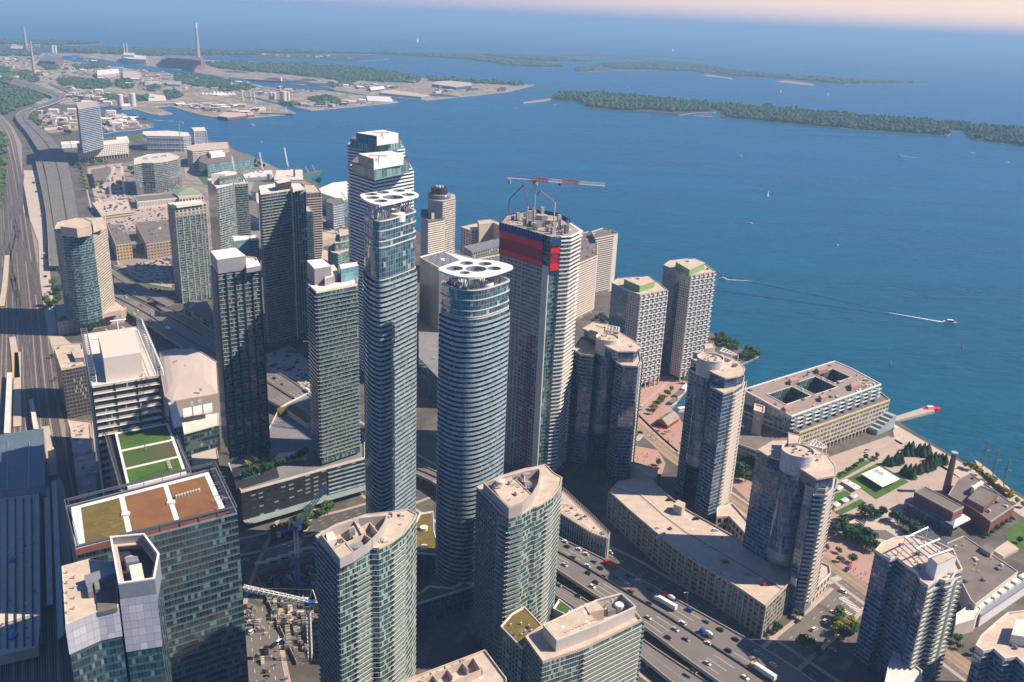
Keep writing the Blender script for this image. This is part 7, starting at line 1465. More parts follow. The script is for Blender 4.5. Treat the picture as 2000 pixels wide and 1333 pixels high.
def crownmesh(kind, seed, n=420):
    r = random.Random(seed); mb = MB()
    if kind == 'conifer':
        for i in range(n):
            h = r.random()**1.1; R_ = (1-h)*.30*(.75+.5*r.random())*(1 if (h*7) % 1 < .6 else .75)+.02; a = r.uniform(0, 6.28); c = Vector((R_*math.cos(a), R_*math.sin(a), .1+.9*h)); s = .055*(1.2-h*.6)
            d = Vector((math.cos(a), math.sin(a), -.5)); u = d.cross(Vector((0, 0, 1))).normalized(); v = d.normalized()
            mb.face([c-u*s-v*s*.3, c+u*s-v*s*.3, c+v*s*1.7]); mb.face([c-u*s*.6+Vector((0, 0, s)), c+u*s*.6+Vector((0, 0, s)), c+v*s])
    else:
        lobes = [(Vector((r.uniform(-.26, .26), r.uniform(-.26, .26), r.uniform(.45, .8))), r.uniform(.17, .3)) for _ in range(9)]+[(Vector((0, 0, .6)), .32)]
        for i in range(n):
            c, R_ = r.choice(lobes); d = Vector((r.gauss(0, 1), r.gauss(0, 1), r.gauss(.15, 1))).normalized(); p = c+d*R_*r.uniform(.8, 1.05); s = r.uniform(.035, .07)
            nn = (d+Vector((r.uniform(-.6, .6), r.uniform(-.6, .6), r.uniform(-.4, .6)))).normalized(); u = nn.orthogonal().normalized(); v = nn.cross(u)
            mb.face([p-u*s-v*s*.7, p+u*s-v*s*.6, p+u*s*.8+v*s, p-u*s*.7+v*s*.9])
    return mb
def trunkmesh(kind):
    mb = MB(); mb.tube((0, 0), [(.035, 0), (.024, .3), (.012, .75 if kind != 'conifer' else .9)], 7)
    if kind != 'conifer':
        for a in (.3, 2.2, 4.1): mb.bar((0, 0, .28), (.2*math.cos(a), .2*math.sin(a), .6), .011)
    return mb
TP = {}
for kind, mt in (('green', LG), ('dark', LD), ('yellow', LY), ('conifer', LD)):
    TP[kind] = [(meshof('crown', crownmesh(kind, s, 620 if kind == 'conifer' else 460), mt), meshof('trunk', trunkmesh(kind), BK)) for s in (1, 2, 3)]
rt_ = random.Random(5)
def tree(u, v, kind, h, label, group, z=0):
    p = G(u, v, z); t = thing('conifer_tree' if kind == 'conifer' else 'broadleaf_tree', label, 'tree', p, rt_.uniform(0, 6.28), group=group); s = h*rt_.uniform(.72, 1.16); w_ = rt_.uniform(.9, 1.2); t.scale = (s*w_, s*w_, s)
    c, k = rt_.choice(TP[kind])
    for nm, m_ in (('crown', c), ('trunk', k)): o = bpy.data.objects.new(nm, m_); COL.objects.link(o); o.parent = t
def trees(pts, kind, h, label, group, z=0):
    for i, q in enumerate(pts): tree(q[0], q[1], q[2] if len(q) > 2 else kind, h, label if not isinstance(label, list) else label[i], group, z)
Z = lambda L: [(1620+x/7.13, 860+y/7.13) for x, y in L]
trees(Z([(800, 345), (850, 355), (905, 335), (955, 345), (1005, 325), (930, 290), (985, 260)]), 'conifer', 9, 'dark conifer in the left clump of the promenade grove', 'conifers left in the promenade grove')
trees(Z([(1060, 215), (1120, 205), (1160, 200), (1225, 215), (1285, 222), (1350, 218), (1250, 150), (1310, 160), (1370, 170), (1090, 150), (1145, 150)]), 'conifer', 10, 'dark conifer in the rear clump of the promenade grove', 'conifers at the rear of the promenade grove')
trees(Z([(1400, 300), (1450, 345), (1500, 335), (1550, 318), (1600, 335), (1440, 400), (1390, 425), (1330, 432), (1400, 370), (1460, 290)]), 'conifer', 9, 'dark conifer in the right clump of the promenade grove', 'conifers right in the promenade grove')
trees(Z([(1040, 480), (1090, 520), (1150, 530), (1110, 470), (1180, 460), (1240, 460), (1280, 430)]), 'conifer', 10, 'dark conifer in the front clump of the promenade grove', 'conifers in front of the promenade grove')
trees([(1883, 914), (1896, 918), (1911, 929), (1925, 939), (1937, 947), (1949, 957), (1960, 965), (1972, 975), (1985, 983), (1998, 992), (1741, 824)], 'yellow', 7, 'yellow autumn tree in the row along the promenade', 'yellow trees along the promenade')
trees([(1650, 1052), (1663, 1058), (1677, 1064), (1690, 1071), (1704, 1077), (1643, 1038), (1630, 1044), (1669, 1046), (1684, 1055), (1698, 1062)], 'dark', 11, 'dense tree in the grove beside the zigzag tower', 'grove beside the zigzag tower')
trees([(1686, 1012), (1698, 1008), (1712, 1014), (1722, 1010), (1752, 1022), (1764, 1030), (1776, 1038), (1788, 1048), (1742, 1016)], 'dark', 10, 'tree in the park behind the zigzag tower', 'park trees behind the zigzag tower')
trees([(1636, 1240), (1650, 1232), (1662, 1226)], 'yellow', 8, 'yellow tree by the junction beside the zigzag tower', 'yellow trees at the junction')
trees([(1641, 1210), (1633, 1222), (1648, 1250), (1668, 1240), (1570, 1268), (1595, 1280), (1560, 1208), (1515, 1238)], 'green', 9, 'green tree by the junction between parking building and zigzag tower', 'green trees at the junction')
trees([(1612, 1062), (1637, 1081), (1663, 1100), (1614, 1075), (1640, 1098), (1866, 1255), (1872, 1268), (1900, 1280)], 'green', 6, 'small street tree beside the tram lines', 'street trees beside the tram lines')
trees([(1278, 802, 'yellow'), (1284, 795), (1290, 788), (1296, 781, 'yellow'), (1303, 774), (1311, 765), (1341, 750, 'yellow'), (1274, 810, 'yellow')], 'green', 7, 'tree in the row along the slip', 'trees along the slip')
trees([(1440, 915), (1447, 930), (1455, 942), (1463, 925), (1450, 905), (1458, 915), (1436, 930)], 'dark', 14, 'tall dark poplar between two drum crowned towers', 'poplars between the towers')
trees([(1242, 918), (1262, 922), (1270, 926), (1281, 922), (1286, 910), (1248, 930), (1256, 934), (1274, 934), (1284, 938)], 'dark', 6, 'garden tree in the small plaza', 'plaza garden trees')
trees([(1404, 672), (1413, 668), (1424, 674), (1400, 664), (1416, 676), (1410, 662), (1455, 700), (1463, 696), (1471, 699), (1477, 697), (1448, 704), (1468, 704), (1436, 680), (1430, 690)], 'green', 12, 'round tree on the small wooded pier head', 'trees on the small pier head')
trees([(1165, 626), (1172, 622), (1180, 626), (1186, 630), (1176, 632)], 'dark', 9, 'tree at the foot of the cream condo slab', 'trees at the cream condos')
trees([(482, 935), (490, 932), (500, 929), (510, 925), (520, 922), (530, 917), (540, 912), (550, 909), (560, 905), (572, 902), (585, 900), (500, 905), (510, 900), (520, 895), (485, 912, 'yellow'), (596, 893)], 'dark', 7, 'garden tree on the terrace of the dark podium', 'roof garden trees', 29)
trees([(548, 1043), (560, 1037), (572, 1032), (584, 1027), (596, 1020), (606, 1015), (590, 1040), (600, 1034), (540, 1052), (625, 1010), (640, 1005)], 'green', 9, 'street tree in front of the glass canopy', 'street trees below the glass canopy')
trees([(368, 584), (376, 582), (384, 582), (392, 580), (404, 578), (412, 576), (420, 584)], 'green', 9, 'tree beside the tennis court roof', 'trees beside the tennis court')
trees([(280, 574), (288, 572), (296, 570), (304, 568), (312, 571)], 'green', 5, 'low planter tree between ramp and car park', 'planter trees by the ramp')
trees([(93, 505), (98, 520), (104, 560), (110, 575), (115, 590), (92, 598), (99, 604), (108, 598), (116, 575), (112, 612)], 'green', 11, 'tree beside the rail yard near the curved tower', 'trees beside the rail yard')
trees([(157, 335), (160, 342), (163, 350, 'yellow'), (166, 358, 'yellow'), (169, 366, 'yellow'), (153, 328), (170, 373, 'yellow'), (185, 368), (197, 366), (222, 366), (233, 364), (170, 322), (182, 324), (196, 322), (208, 322), (256, 336), (260, 345)], 'green', 12, 'tree in the rows round the grey roofed warehouse', 'trees round the grey warehouse')
trees([(405, 335), (415, 340), (402, 345), (438, 330), (450, 328), (462, 326), (474, 322), (486, 322), (498, 322), (508, 326), (514, 330), (622, 362), (470, 330), (455, 335), (500, 330)], 'dark', 14, 'tree in the lakeside park beyond the glass tower', 'lakeside park trees')
trees([(263, 232), (270, 238), (276, 240), (283, 238), (128, 262), (136, 264), (100, 246), (120, 240), (88, 225), (110, 238), (73, 218), (208, 262), (200, 255)], 'dark', 13, 'lone tree on the dirt lots by the inlet', 'trees on the dirt lots')
trees([(108, 790), (108, 745), (102, 700)], 'green', 5, 'small shrub between the tracks and the brown slab', 'shrubs by the tracks')
trees([(1990, 1062, 'dark'), (1935, 1045), (1945, 1038), (1955, 1030), (1965, 1024), (1975, 1018), (1925, 1050)], 'green', 6, 'street tree behind the brick workshops', 'trees behind the workshops')
trees([(1640, 932), (1655, 924), (1668, 916), (1680, 905), (1690, 898), (1712, 894), (1708, 900)], 'dark', 5, 'low tree on the verge beside the marquee lawn', 'verge trees beside the marquee')
ICO = None
def icoverts():
    t = (1+5**.5)/2; V = [(-1, t, 0), (1, t, 0), (-1, -t, 0), (1, -t, 0), (0, -1, t), (0, 1, t), (0, -1, -t), (0, 1, -t), (t, 0, -1), (t, 0, 1), (-t, 0, -1), (-t, 0, 1)]
    Fc = [(0, 11, 5), (0, 5, 1), (0, 1, 7), (0, 7, 10), (0, 10, 11), (1, 5, 9), (5, 11, 4), (11, 10, 2), (10, 7, 6), (7, 1, 8), (3, 9, 4), (3, 4, 2), (3, 2, 6), (3, 6, 8), (3, 8, 9), (4, 9, 5), (2, 4, 11), (6, 2, 10), (8, 6, 7), (9, 8, 1)]
    return [Vector(v).normalized() for v in V], Fc
IV, IF = icoverts()
def wood(name, label, polys, step, h0, h1, seed=1, dens=.85):
    r = random.Random(seed); vs = []; fs = []
    for px in polys:
        P = poly(px, 0); xs = [p[0] for p in P]; ys = [p[1] for p in P]; y = min(ys)
        while y < max(ys):
            x = min(xs)
            while x < max(xs):
                qx, qy = x+r.uniform(-.5, .5)*step, y+r.uniform(-.5, .5)*step
                if r.random() < dens and inside((qx, qy), P):
                    h = r.uniform(h0, h1)*(1+.5*noise.noise(Vector((qx*.012, qy*.012, 0)))); R_ = step*r.uniform(.42, .85)
                    if noise.noise(Vector((qx*.02+7, qy*.02, 3))) > .38: x += step; continue
                    for c in range(2):
                        b = len(vs); ox, oy, oz = r.uniform(-.3, .3)*R_, r.uniform(-.3, .3)*R_, h*(.55 if c == 0 else .78); k = R_*(1 if c == 0 else .65)
                        for v in IV:
                            j = r.uniform(.75, 1.2); vs.append((qx+ox+v.x*k*j, qy+oy+v.y*k*j, oz+v.z*h*(.5 if c == 0 else .28)*j))
                        fs += [tuple(b+i for i in f) for f in IF]
                x += step
            y += step
    me = bpy.data.meshes.new(name); me.from_pydata(vs, [], fs); me.materials.append(WM); o = bpy.data.objects.new(name, me); COL.objects.link(o); o['kind'] = 'stuff'; o['label'] = label; o['category'] = 'woodland'
wood('island_wood', 'dense mixed woodland covering the long harbour island', [[(1080, 194), (1130, 199), (1150, 209), (1187, 214), (1240, 217), (1250, 214), (1285, 216), (1307, 219), (1350, 219), (1385, 217), (1390, 213), (1410, 218), (1418, 229), (1500, 237), (1600, 246.5), (1687, 254), (1787, 261), (1848, 265), (1852, 259), (1851, 255), (1885, 256), (1893, 264), (1903, 272), (1957, 280), (2000, 286), (2200, 310), (2200, 276), (2000, 255), (1900, 247), (1800, 239), (1700, 230), (1600, 222), (1500, 213), (1400, 205), (1300, 197), (1250, 191), (1150, 184), (1092, 184)]], 14, 8, 21, 1, .93)
wood('spit_wood', 'low scrub woodland along the far spit', [[(1176, 124), (1240, 123), (1290, 122.5), (1340, 124), (1375, 129), (1440, 139), (1500, 146), (1600, 153), (1700, 160), (1790, 162), (1720, 163), (1650, 164), (1600, 160), (1500, 151), (1440, 149), (1362, 140), (1275, 136), (1200, 134), (1180, 130)], [(1122, 136), (1140, 133), (1160, 137), (1130, 141)]], 30, 8, 15, 2, .8)
wood('spit_wood', 'woodland on the left part of the far spit', [[(660, 105), (740, 106), (800, 109), (900, 115), (1000, 128), (1060, 131), (1102, 132), (1080, 127), (1000, 120), (920, 111), (850, 107), (750, 104)], [(940, 107), (1090, 113), (1155, 121), (1070, 120), (1000, 115)], [(500, 99), (620, 102), (700, 103.5), (600, 104.5), (500, 103)]], 32, 9, 18, 3, .8)
wood('dock_wood', 'broad belt of woodland behind the docks', [[(400, 124), (480, 125), (560, 127), (620, 128), (700, 134), (760, 142), (822, 153), (822, 162), (760, 162), (700, 158), (690, 163), (640, 155), (560, 146), (480, 140), (420, 133)], [(835, 153), (880, 155), (985, 163), (988, 166), (920, 163), (840, 159)], [(992, 163), (1020, 163), (1026, 167), (995, 168)]], 20, 10, 18, 4, .85)
wood('far_wood', 'far strip of forest behind the power stations', [[(115, 95), (200, 96), (300, 98), (420, 100), (500, 103), (500, 108), (400, 108), (310, 110), (230, 106), (160, 104), (118, 100)], [(0, 81), (120, 82), (195, 85.5), (120, 88), (0, 87), (-100, 84)], [(0, 104), (40, 103), (90, 105), (60, 110), (0, 110)]], 34, 12, 20, 5, .85)
wood('river_wood', 'dark wood inside the curve of the expressway', [[(-80, 172), (20, 170), (60, 178), (88, 193), (62, 206), (30, 212), (14, 226), (0, 222), (-80, 196)], [(-30, 280), (8, 262), (12, 300), (6, 360), (-4, 430), (-30, 470)]], 13, 9, 14, 6, .9)
wood('grove', 'scattered groves between the works of the port lands', [[(112, 156), (150, 154), (212, 160), (222, 168), (200, 176), (150, 174), (120, 168)], [(228, 156), (256, 158), (262, 172), (238, 176), (226, 168)], [(286, 166), (312, 168), (314, 178), (290, 180)], [(340, 146), (380, 148), (440, 156), (470, 166), (500, 172), (480, 178), (420, 172), (380, 170), (345, 160)], [(318, 180), (345, 178), (360, 190), (330, 196)], [(195, 190), (222, 186), (232, 196), (204, 204)], [(262, 190), (292, 188), (300, 196), (270, 199)], [(0, 134), (20, 134), (18, 142), (0, 142)], [(36, 142), (60, 140), (66, 148), (40, 150)], [(80, 128), (110, 126), (118, 136), (90, 138)], [(140, 130), (200, 124), (210, 132), (150, 138)], [(600, 193), (640, 190), (672, 200), (650, 206), (612, 200)], [(545, 198), (590, 206), (575, 209), (548, 204)], [(636, 166), (670, 160), (690, 166), (650, 172)], [(38, 152), (74, 152), (76, 162), (40, 160)], [(400, 162), (440, 168), (470, 176), (440, 180), (402, 172)], [(56, 208), (62, 222), (85, 250), (78, 252), (60, 238)], [(0, 150), (30, 156), (20, 166), (0, 162)]], 14, 7, 13, 7, .75)
# ---------------------------------------------------------------- vehicles
CC = {'white': plain((.72, .71, .70), .3, .04), 'black': plain((.02, .02, .024), .25, .2), 'grey': plain((.16, .165, .175), .3, .1), 'silver': plain((.42, .42, .43), .3, .06), 'red': plain((.42, .02, .02), .35, .08), 'blue': plain((.02, .06, .28), .3, .1)}
GL = plain((.012, .016, .022), .1, .1)
def carmesh(L=4.6, W=1.85, h=.85, ch=.62, c0=-.42, c1=.22, pick=False):
    b = MB(); g = MB(); r = MB(); a = W/2
    pr = [(-L/2, .35), (-L/2, h*.92), (-L/2+.15, h), (L*.22, h), (L/2-.25, h*.82), (L/2, h*.6), (L/2, .35)]
    n = len(pr)
    for s, k in ((-1, a), (1, a)): b.face([(x, s*k, z) for x, z in (pr if s < 0 else pr[::-1])])
    for i in range(n): (x0, z0), (x1, z1) = pr[i], pr[(i+1) % n]; b.face([(x0, -a, z0), (x0, a, z0), (x1, a, z1), (x1, -a, z1)])
    x0, x1 = L*c0, L*c1; t = h+ch; i0, i1 = .35, .62
    if pick: x0 = -L*.1
    bt = [(x0, -a*.94), (x1, -a*.94), (x1, a*.94), (x0, a*.94)]; tp = [(x0+i0, -a*.78), (x1-i1, -a*.78), (x1-i1, a*.78), (x0+i0, a*.78)]
    for i in range(4): j = (i+1) % 4; g.face([(*bt[i], h), (*bt[j], h), (*tp[j], t), (*tp[i], t)])
    r.hexa(tp, t, t+.06)
    return b, g, r
def wheelmesh(r=.33, w=.22):
    mb = MB(); K = 12
    A = [(r*math.cos(2*math.pi*i/K), -w/2, r+r*math.sin(2*math.pi*i/K)) for i in range(K)]; B = [(x, w/2, z) for x, y, z in A]
    for i in range(K): j = (i+1) % K; mb.face([A[i], B[i], B[j], A[j]])
    mb.face(A); mb.face(B[::-1]); return mb
VP = {}
wm = meshof('wheel', wheelmesh(), M['dark']); wb = meshof('wheel', wheelmesh(.5, .3), M['dark'])
for cn, cm in CC.items():
    b, g, r = carmesh(); VP['car', cn] = [('body', meshof('body', b, cm)), ('windows', meshof('windows', g, GL)), ('roof', meshof('roof', r, cm))]
    b, g, r = carmesh(5.2, 2.0, 1.05, .85, -.46, .3); VP['van', cn] = [('body', meshof('body', b, cm)), ('windows', meshof('windows', g, GL)), ('roof', meshof('roof', r, cm))]
def place(parts, name, label, cat, p, ang, group, wheels=((1.45, .85), (1.45, -.85), (-1.4, .85), (-1.4, -.85)), big=False):
    t = thing(name, label, cat, p, ang, group)
    for nm, m_ in parts: o = bpy.data.objects.new(nm, m_); COL.objects.link(o); o.parent = t
    for x, y in wheels: o = bpy.data.objects.new('wheel', wb if big else wm); COL.objects.link(o); o.parent = t; o.location = (x, y, 0)
    return t
def box_mesh(name, specs, mat):
    mb = MB()
    for x, y, z, lx, ly, h in specs: mb.box(x, y, z, lx, ly, h)
    return meshof(name, mb, mat)
CABS = {}
def truckparts(cab, kind):
    P = [('cab', box_mesh('cab', [(0, 0, .6, 2.2, 2.4, 2.4), (.9, 0, .6, 1.2, 2.2, 1.2)], cab)), ('windscreen', box_mesh('windscreen', [(1.06, 0, 1.9, .12, 2.1, .8)], GL)), ('chassis', box_mesh('chassis', [(-4, 0, .7, 8, 1.0, .3)], M['dark']))]
    if kind == 'mixer':
        mb = MB(); n = 14; pr = [(.5, -7.3), (1.0, -6.6), (1.3, -5), (1.15, -3), (.6, -1.8)]
        for (r0, x0), (r1, x1) in zip(pr, pr[1:]):
            for i in range(n): a, b = 2*math.pi*i/n, 2*math.pi*(i+1)/n; f = lambda r, x, q: (x, r*math.cos(q), 2.4+r*math.sin(q)); mb.face([f(r0, x0, a), f(r1, x1, a), f(r1, x1, b), f(r0, x0, b)])
        P.append(('drum', meshof('drum', mb, M['white'])))
    elif kind == 'trailer': P.append(('trailer', box_mesh('trailer', [(-8.4, 0, 1.1, 13.6, 2.6, 2.9)], M['roofw'])))
    elif kind == 'box': P.append(('cargo_box', box_mesh('cargo_box', [(-4.2, 0, 1.0, 6, 2.5, 2.5)], M['roofw'])))
    elif kind == 'dump':
        mb = MB(); mb.hexa([(-7.6, -1.3), (-1.8, -1.3), (-1.8, 1.3), (-7.6, 1.3)], 1.0, 1.3)
        for q in (((-7.6, -1.3), (-1.8, -1.3), (-1.8, -1.15), (-7.6, -1.15)), ((-7.6, 1.15), (-1.8, 1.15), (-1.8, 1.3), (-7.6, 1.3)), ((-2, -1.3), (-1.8, -1.3), (-1.8, 1.3), (-2, 1.3))): mb.hexa(list(q), 1.3, 2.7)
        P.append(('tipper', meshof('tipper', mb, cab)))
    return P
def tang(p, X):
    b = min(range(len(X)-1), key=lambda i: (X[i][0]-p.x)**2+(X[i][1]-p.y)**2); j = min(b+1, len(X)-1); d = (X[j][0]-X[j-1][0], X[j][1]-X[j-1][1]); return math.atan2(d[1], d[0])
def lanepos(p, far):
    return
CARS = [(1103, 1059, 'white'), (1107, 1069, 'black'), (1130, 1074, 'white'), (1144, 1083, 'white'), (1119, 1089, 'grey'), (1160, 1098, 'grey'), (1103, 1105, 'silver'), (1147, 1106, 'white'), (1172, 1111, 'black'), (1149, 1121, 'black'), (1179, 1126, 'grey'), (1201, 1128, 'grey'), (1225, 1126, 'blue'), (1246, 1136, 'white'), (1224, 1143, 'white'), (1164, 1139, 'black'), (1157, 1147, 'white'), (1269, 1153, 'black'), (1266, 1180, 'black'),
        (1266, 1208, 'silver'), (1379, 1215, 'grey'), (1319, 1231, 'silver'), (1305, 1247, 'black'), (1382, 1257, 'white'), (1406, 1231, 'black'), (1436, 1250, 'black'), (1422, 1272, 'black'), (1465, 1267, 'grey'), (1479, 1276, 'silver'), (1381, 1297, 'silver'), (1354, 1312, 'black'), (1455, 1325, 'white'), (1509, 1299, 'white'), (1340, 1250, 'grey'),
        (246, 581, 'white'), (238, 598, 'black'), (276, 598, 'red'), (268, 607, 'white'), (262, 614, 'white'), (296, 615, 'silver'), (321, 636, 'silver'), (291, 586, 'black'), (406, 676, 'white'), (404, 687, 'silver'), (575, 777, 'silver'), (594, 781, 'white'), (834, 912, 'silver'), (536, 740, 'black'), (552, 752, 'grey'), (590, 795, 'black')]
for u, v, c in CARS:
    p = G(u, v, ZD+.05); far = v < (1079+(u-1086)*.62 if u > 1000 else 9e9); a = tang(p, DA)
    place(VP['car', c], 'car', '%s car driving on the %s lanes of the expressway' % (c, 'far' if far else 'near'), 'car', p, a+(math.pi if far and u > 1000 else 0), '%s cars in the expressway traffic' % c)
for u, v, c, lab in ((1345, 1193, 'blue', 'deep blue van in the far lanes of the expressway'), (1332, 1219, 'white', 'white delivery van right behind the long white trailer'), (1231, 1157, 'red', 'bright red pickup beside the median barrier')):
    p = G(u, v, ZD+.05); place(VP['van', c], 'van' if c != 'red' else 'pickup_truck', lab, 'van' if c != 'red' else 'pickup truck', p, tang(p, DA)+math.pi, None)
for u, v, cab, kind, lab, z in ((1281, 1172, M['white'], 'trailer', 'white articulated lorry with a long box trailer on the expressway', ZD), (1299, 1166, M['red'], 'mixer', 'concrete mixer with a red cab beside the long trailer', ZD), (1371, 1236, plain((.02, .08, .4), .4), 'mixer', 'concrete mixer with a blue cab in the far lanes', ZD), (1184, 1101, M['red'], 'dump', 'bright red empty tipper truck beside the lattice pavilion', ZD), (1469, 1303, M['yellow'], 'trailer', 'articulated lorry with an orange cab at the lower edge', ZD),
                              (291, 628, M['white'], 'box', 'white box truck in the shade beyond the curved tower podium', ZD), (326, 643, M['white'], 'box', 'small white box truck just entering the sun on the left deck', ZD), (598, 764, M['white'], 'box', 'white box truck between the two dark slab towers', ZD), (256, 561, M['red'], 'dump', 'red truck on the ramp behind the curved tower', 7)):
    p = G(u, v, z+.05); place(truckparts(cab, kind), 'truck', lab, 'truck', p, tang(p, DA)+math.pi, None, [(0.2, 1.0), (.2, -1.0), (-3.2, 1.0), (-3.2, -1.0), (-4.4, 1.0), (-4.4, -1.0)]+([(-13, 1.0), (-13, -1.0), (-14.2, 1.0), (-14.2, -1.0)] if kind == 'trailer' else []), True)
rv = random.Random(21)
for k in range(64):     # upstream traffic, far left
    i = rv.randrange(18, 170); f = rv.choice([.07, .19, .32, .44, .57, .69, .81, .93]); p = Vector((DA[i][0]*(1-f)+DB[i][0]*f, DA[i][1]*(1-f)+DB[i][1]*f, ZD+.05))
    if 560 < p.y < 700: continue
    c = rv.choice(['white', 'white', 'black', 'grey', 'silver', 'grey', 'red', 'blue']); place(VP['car' if rv.random() < .8 else 'van', c], 'car', '%s car in the distant expressway traffic' % c, 'car', p, tang(p, DA)+(math.pi if f < .5 else 0), 'distant %s cars on the expressway' % c, ())
for u, v, z, a, c, lab in ((1130, 1166, 5, None, 'black', 'dark car on the lower ramp'), (1092, 1144, 5, None, 'grey', 'grey car at the top of the lower ramp'), (1646, 1157, 0, -.75, 'white', 'white van with a yellow stripe crossing the junction'), (1635, 1195, 0, 2.3, 'black', 'black car at the junction below the colonnade'), (1628, 1197, 0, 2.3, 'white', 'white car right beside the black one at the junction'), (1611, 1215, 0, .65, 'silver', 'silver van waiting at the junction'), (1590, 1231, 0, .65, 'white', 'white van alone in the wide road at the junction'), (1558, 1215, 0, .65, 'black', 'black car parked by the end of the parking building'), (1626, 1271, 0, -.6, 'silver', 'silver car in the shade of the zigzag tower'),
                           (1193, 1080, 0, -.8, 'white', 'white car on the street beyond the lattice pavilion'), (1254, 795, 0, .7, 'white', 'white car beside the chequered tower'), (1253, 801, 0, .7, 'silver', 'silver car near the slip trees'), (1251, 846, 0, -.6, 'black', 'dark car beside the tram lines'), (1692, 885, 0, .5, 'white', 'white car parked by the terminal'), (1694, 880, 0, .5, 'silver', 'second car parked by the terminal'), (1691, 901, 0, .4, 'white', 'white van near the marquee lawn'),
                           (480, 1096, 0, .2, 'silver', 'silver car waiting on the shaded boulevard'), (558, 1069, 0, .3, 'white', 'white van on the shaded boulevard beyond the crane'), (476, 1126, 0, 1.2, 'blue', 'bright blue car on the shaded street'), (478, 1138, 0, 1.2, 'black', 'black car on the shaded street'), (490, 1165, 0, 1.2, 'black', 'dark car at the edge of the sunlit street'), (546, 1255, 0, 1.1, 'white', 'white lorry parked along the pit hoarding'), (536, 1262, 0, 1.1, 'black', 'dark van parked along the pit hoarding'), (484, 1215, 0, 1.2, 'grey', 'grey car on the sunlit street'), (492, 1236, 0, 1.2, 'white', 'white van on the sunlit street'), (240, 1040, 0, 0, 'white', 'white van hidden by the towers')[:6]):
    if (u, v) == (240, 1040): continue
    p = G(u, v, z+.05+(.03 if z == 0 else 0)); place(VP['van' if 'van' in lab or 'lorry' in lab else 'car', c], 'van' if 'van' in lab else 'car', lab, 'van' if 'van' in lab else 'car', p, tang(p, R1A) if a is None else a, None)
for u, v, c, lab in ((1359, 1015, 'black', 'black pickup alone on the parking deck'), (1397, 1037, 'white', 'white car by the outer edge of the parking deck'), (1417, 1099, 'black', 'dark car on the shaded parking deck'), (1459, 1123, 'silver', 'silver car on the lower parking deck'), (1494, 1143, 'red', 'red car on the sunlit end of the parking deck'), (1505, 1143, 'black', 'dark car beside the red one on the parking deck'), (1307, 978, 'black', 'dark car at the upper parking deck')):
    p = G(u, v, 22.1); place(VP['car', c], 'car', lab, 'car', p, .2, None)
def fill(px, org, dirp, n, lab, grp, row=(5.4, 5.4, 7.0), z=0, seed=1, occ=.85, sp=2.8):
    P = poly(px, z); o = Vector(G2(*org, z)); e = (Vector(G2(*dirp, z))-o).normalized(); q = Vector((-e.y, e.x)); r = random.Random(seed); ang = math.atan2(q.y, q.x); C = []
    y = -120; i = 0
    while y < 140:
        x = -120
        while x < 160:
            w_ = o+e*x+q*y
            if inside(tuple(w_), P) and r.random() < occ: C.append(w_)
            x += sp
        y += row[i % 3]; i += 1
        if i % 3 == 2: y += 0
    r.shuffle(C)
    for w_ in C[:n]:
        c = r.choice(['white', 'black', 'grey', 'silver', 'black', 'grey', 'white', 'red' if r.random() < .4 else 'blue'])
        place(VP['car' if r.random() < .8 else 'van', c], 'parked_car', '%s %s' % (c, lab), 'car', (w_.x, w_.y, z+.07), ang+(0 if r.random() < .5 else math.pi), '%s %s' % (c, grp), ())
fill([(240, 521), (333, 505), (336, 560), (300, 553), (264, 541)], (240, 521), (333, 505), 118, 'car parked in the big lot behind the ramp', 'cars of the big lot', seed=2)
fill([(524, 695), (566, 680), (602, 708), (604, 754), (560, 730), (526, 718)], (524, 718), (560, 732), 46, 'car parked in the lot between the dark slab towers', 'cars of the lot between the slabs', seed=3)
fill([(262, 412), (326, 398), (328, 438), (265, 450), (212, 446), (210, 437)], (262, 440), (328, 430), 84, 'car parked in the lot behind the beige blocks', 'cars of the lot behind the beige blocks', seed=4)
fill([(204, 416), (250, 410), (245, 394), (200, 399)], (204, 416), (250, 410), 26, 'car parked on the low parking deck', 'cars of the low parking deck', z=9.1, seed=5)
fill([(362, 327), (394, 320), (428, 337), (400, 343), (364, 338)], (362, 327), (394, 320), 22, 'car parked in the lot by the long striped block', 'cars of the far lot', seed=6)
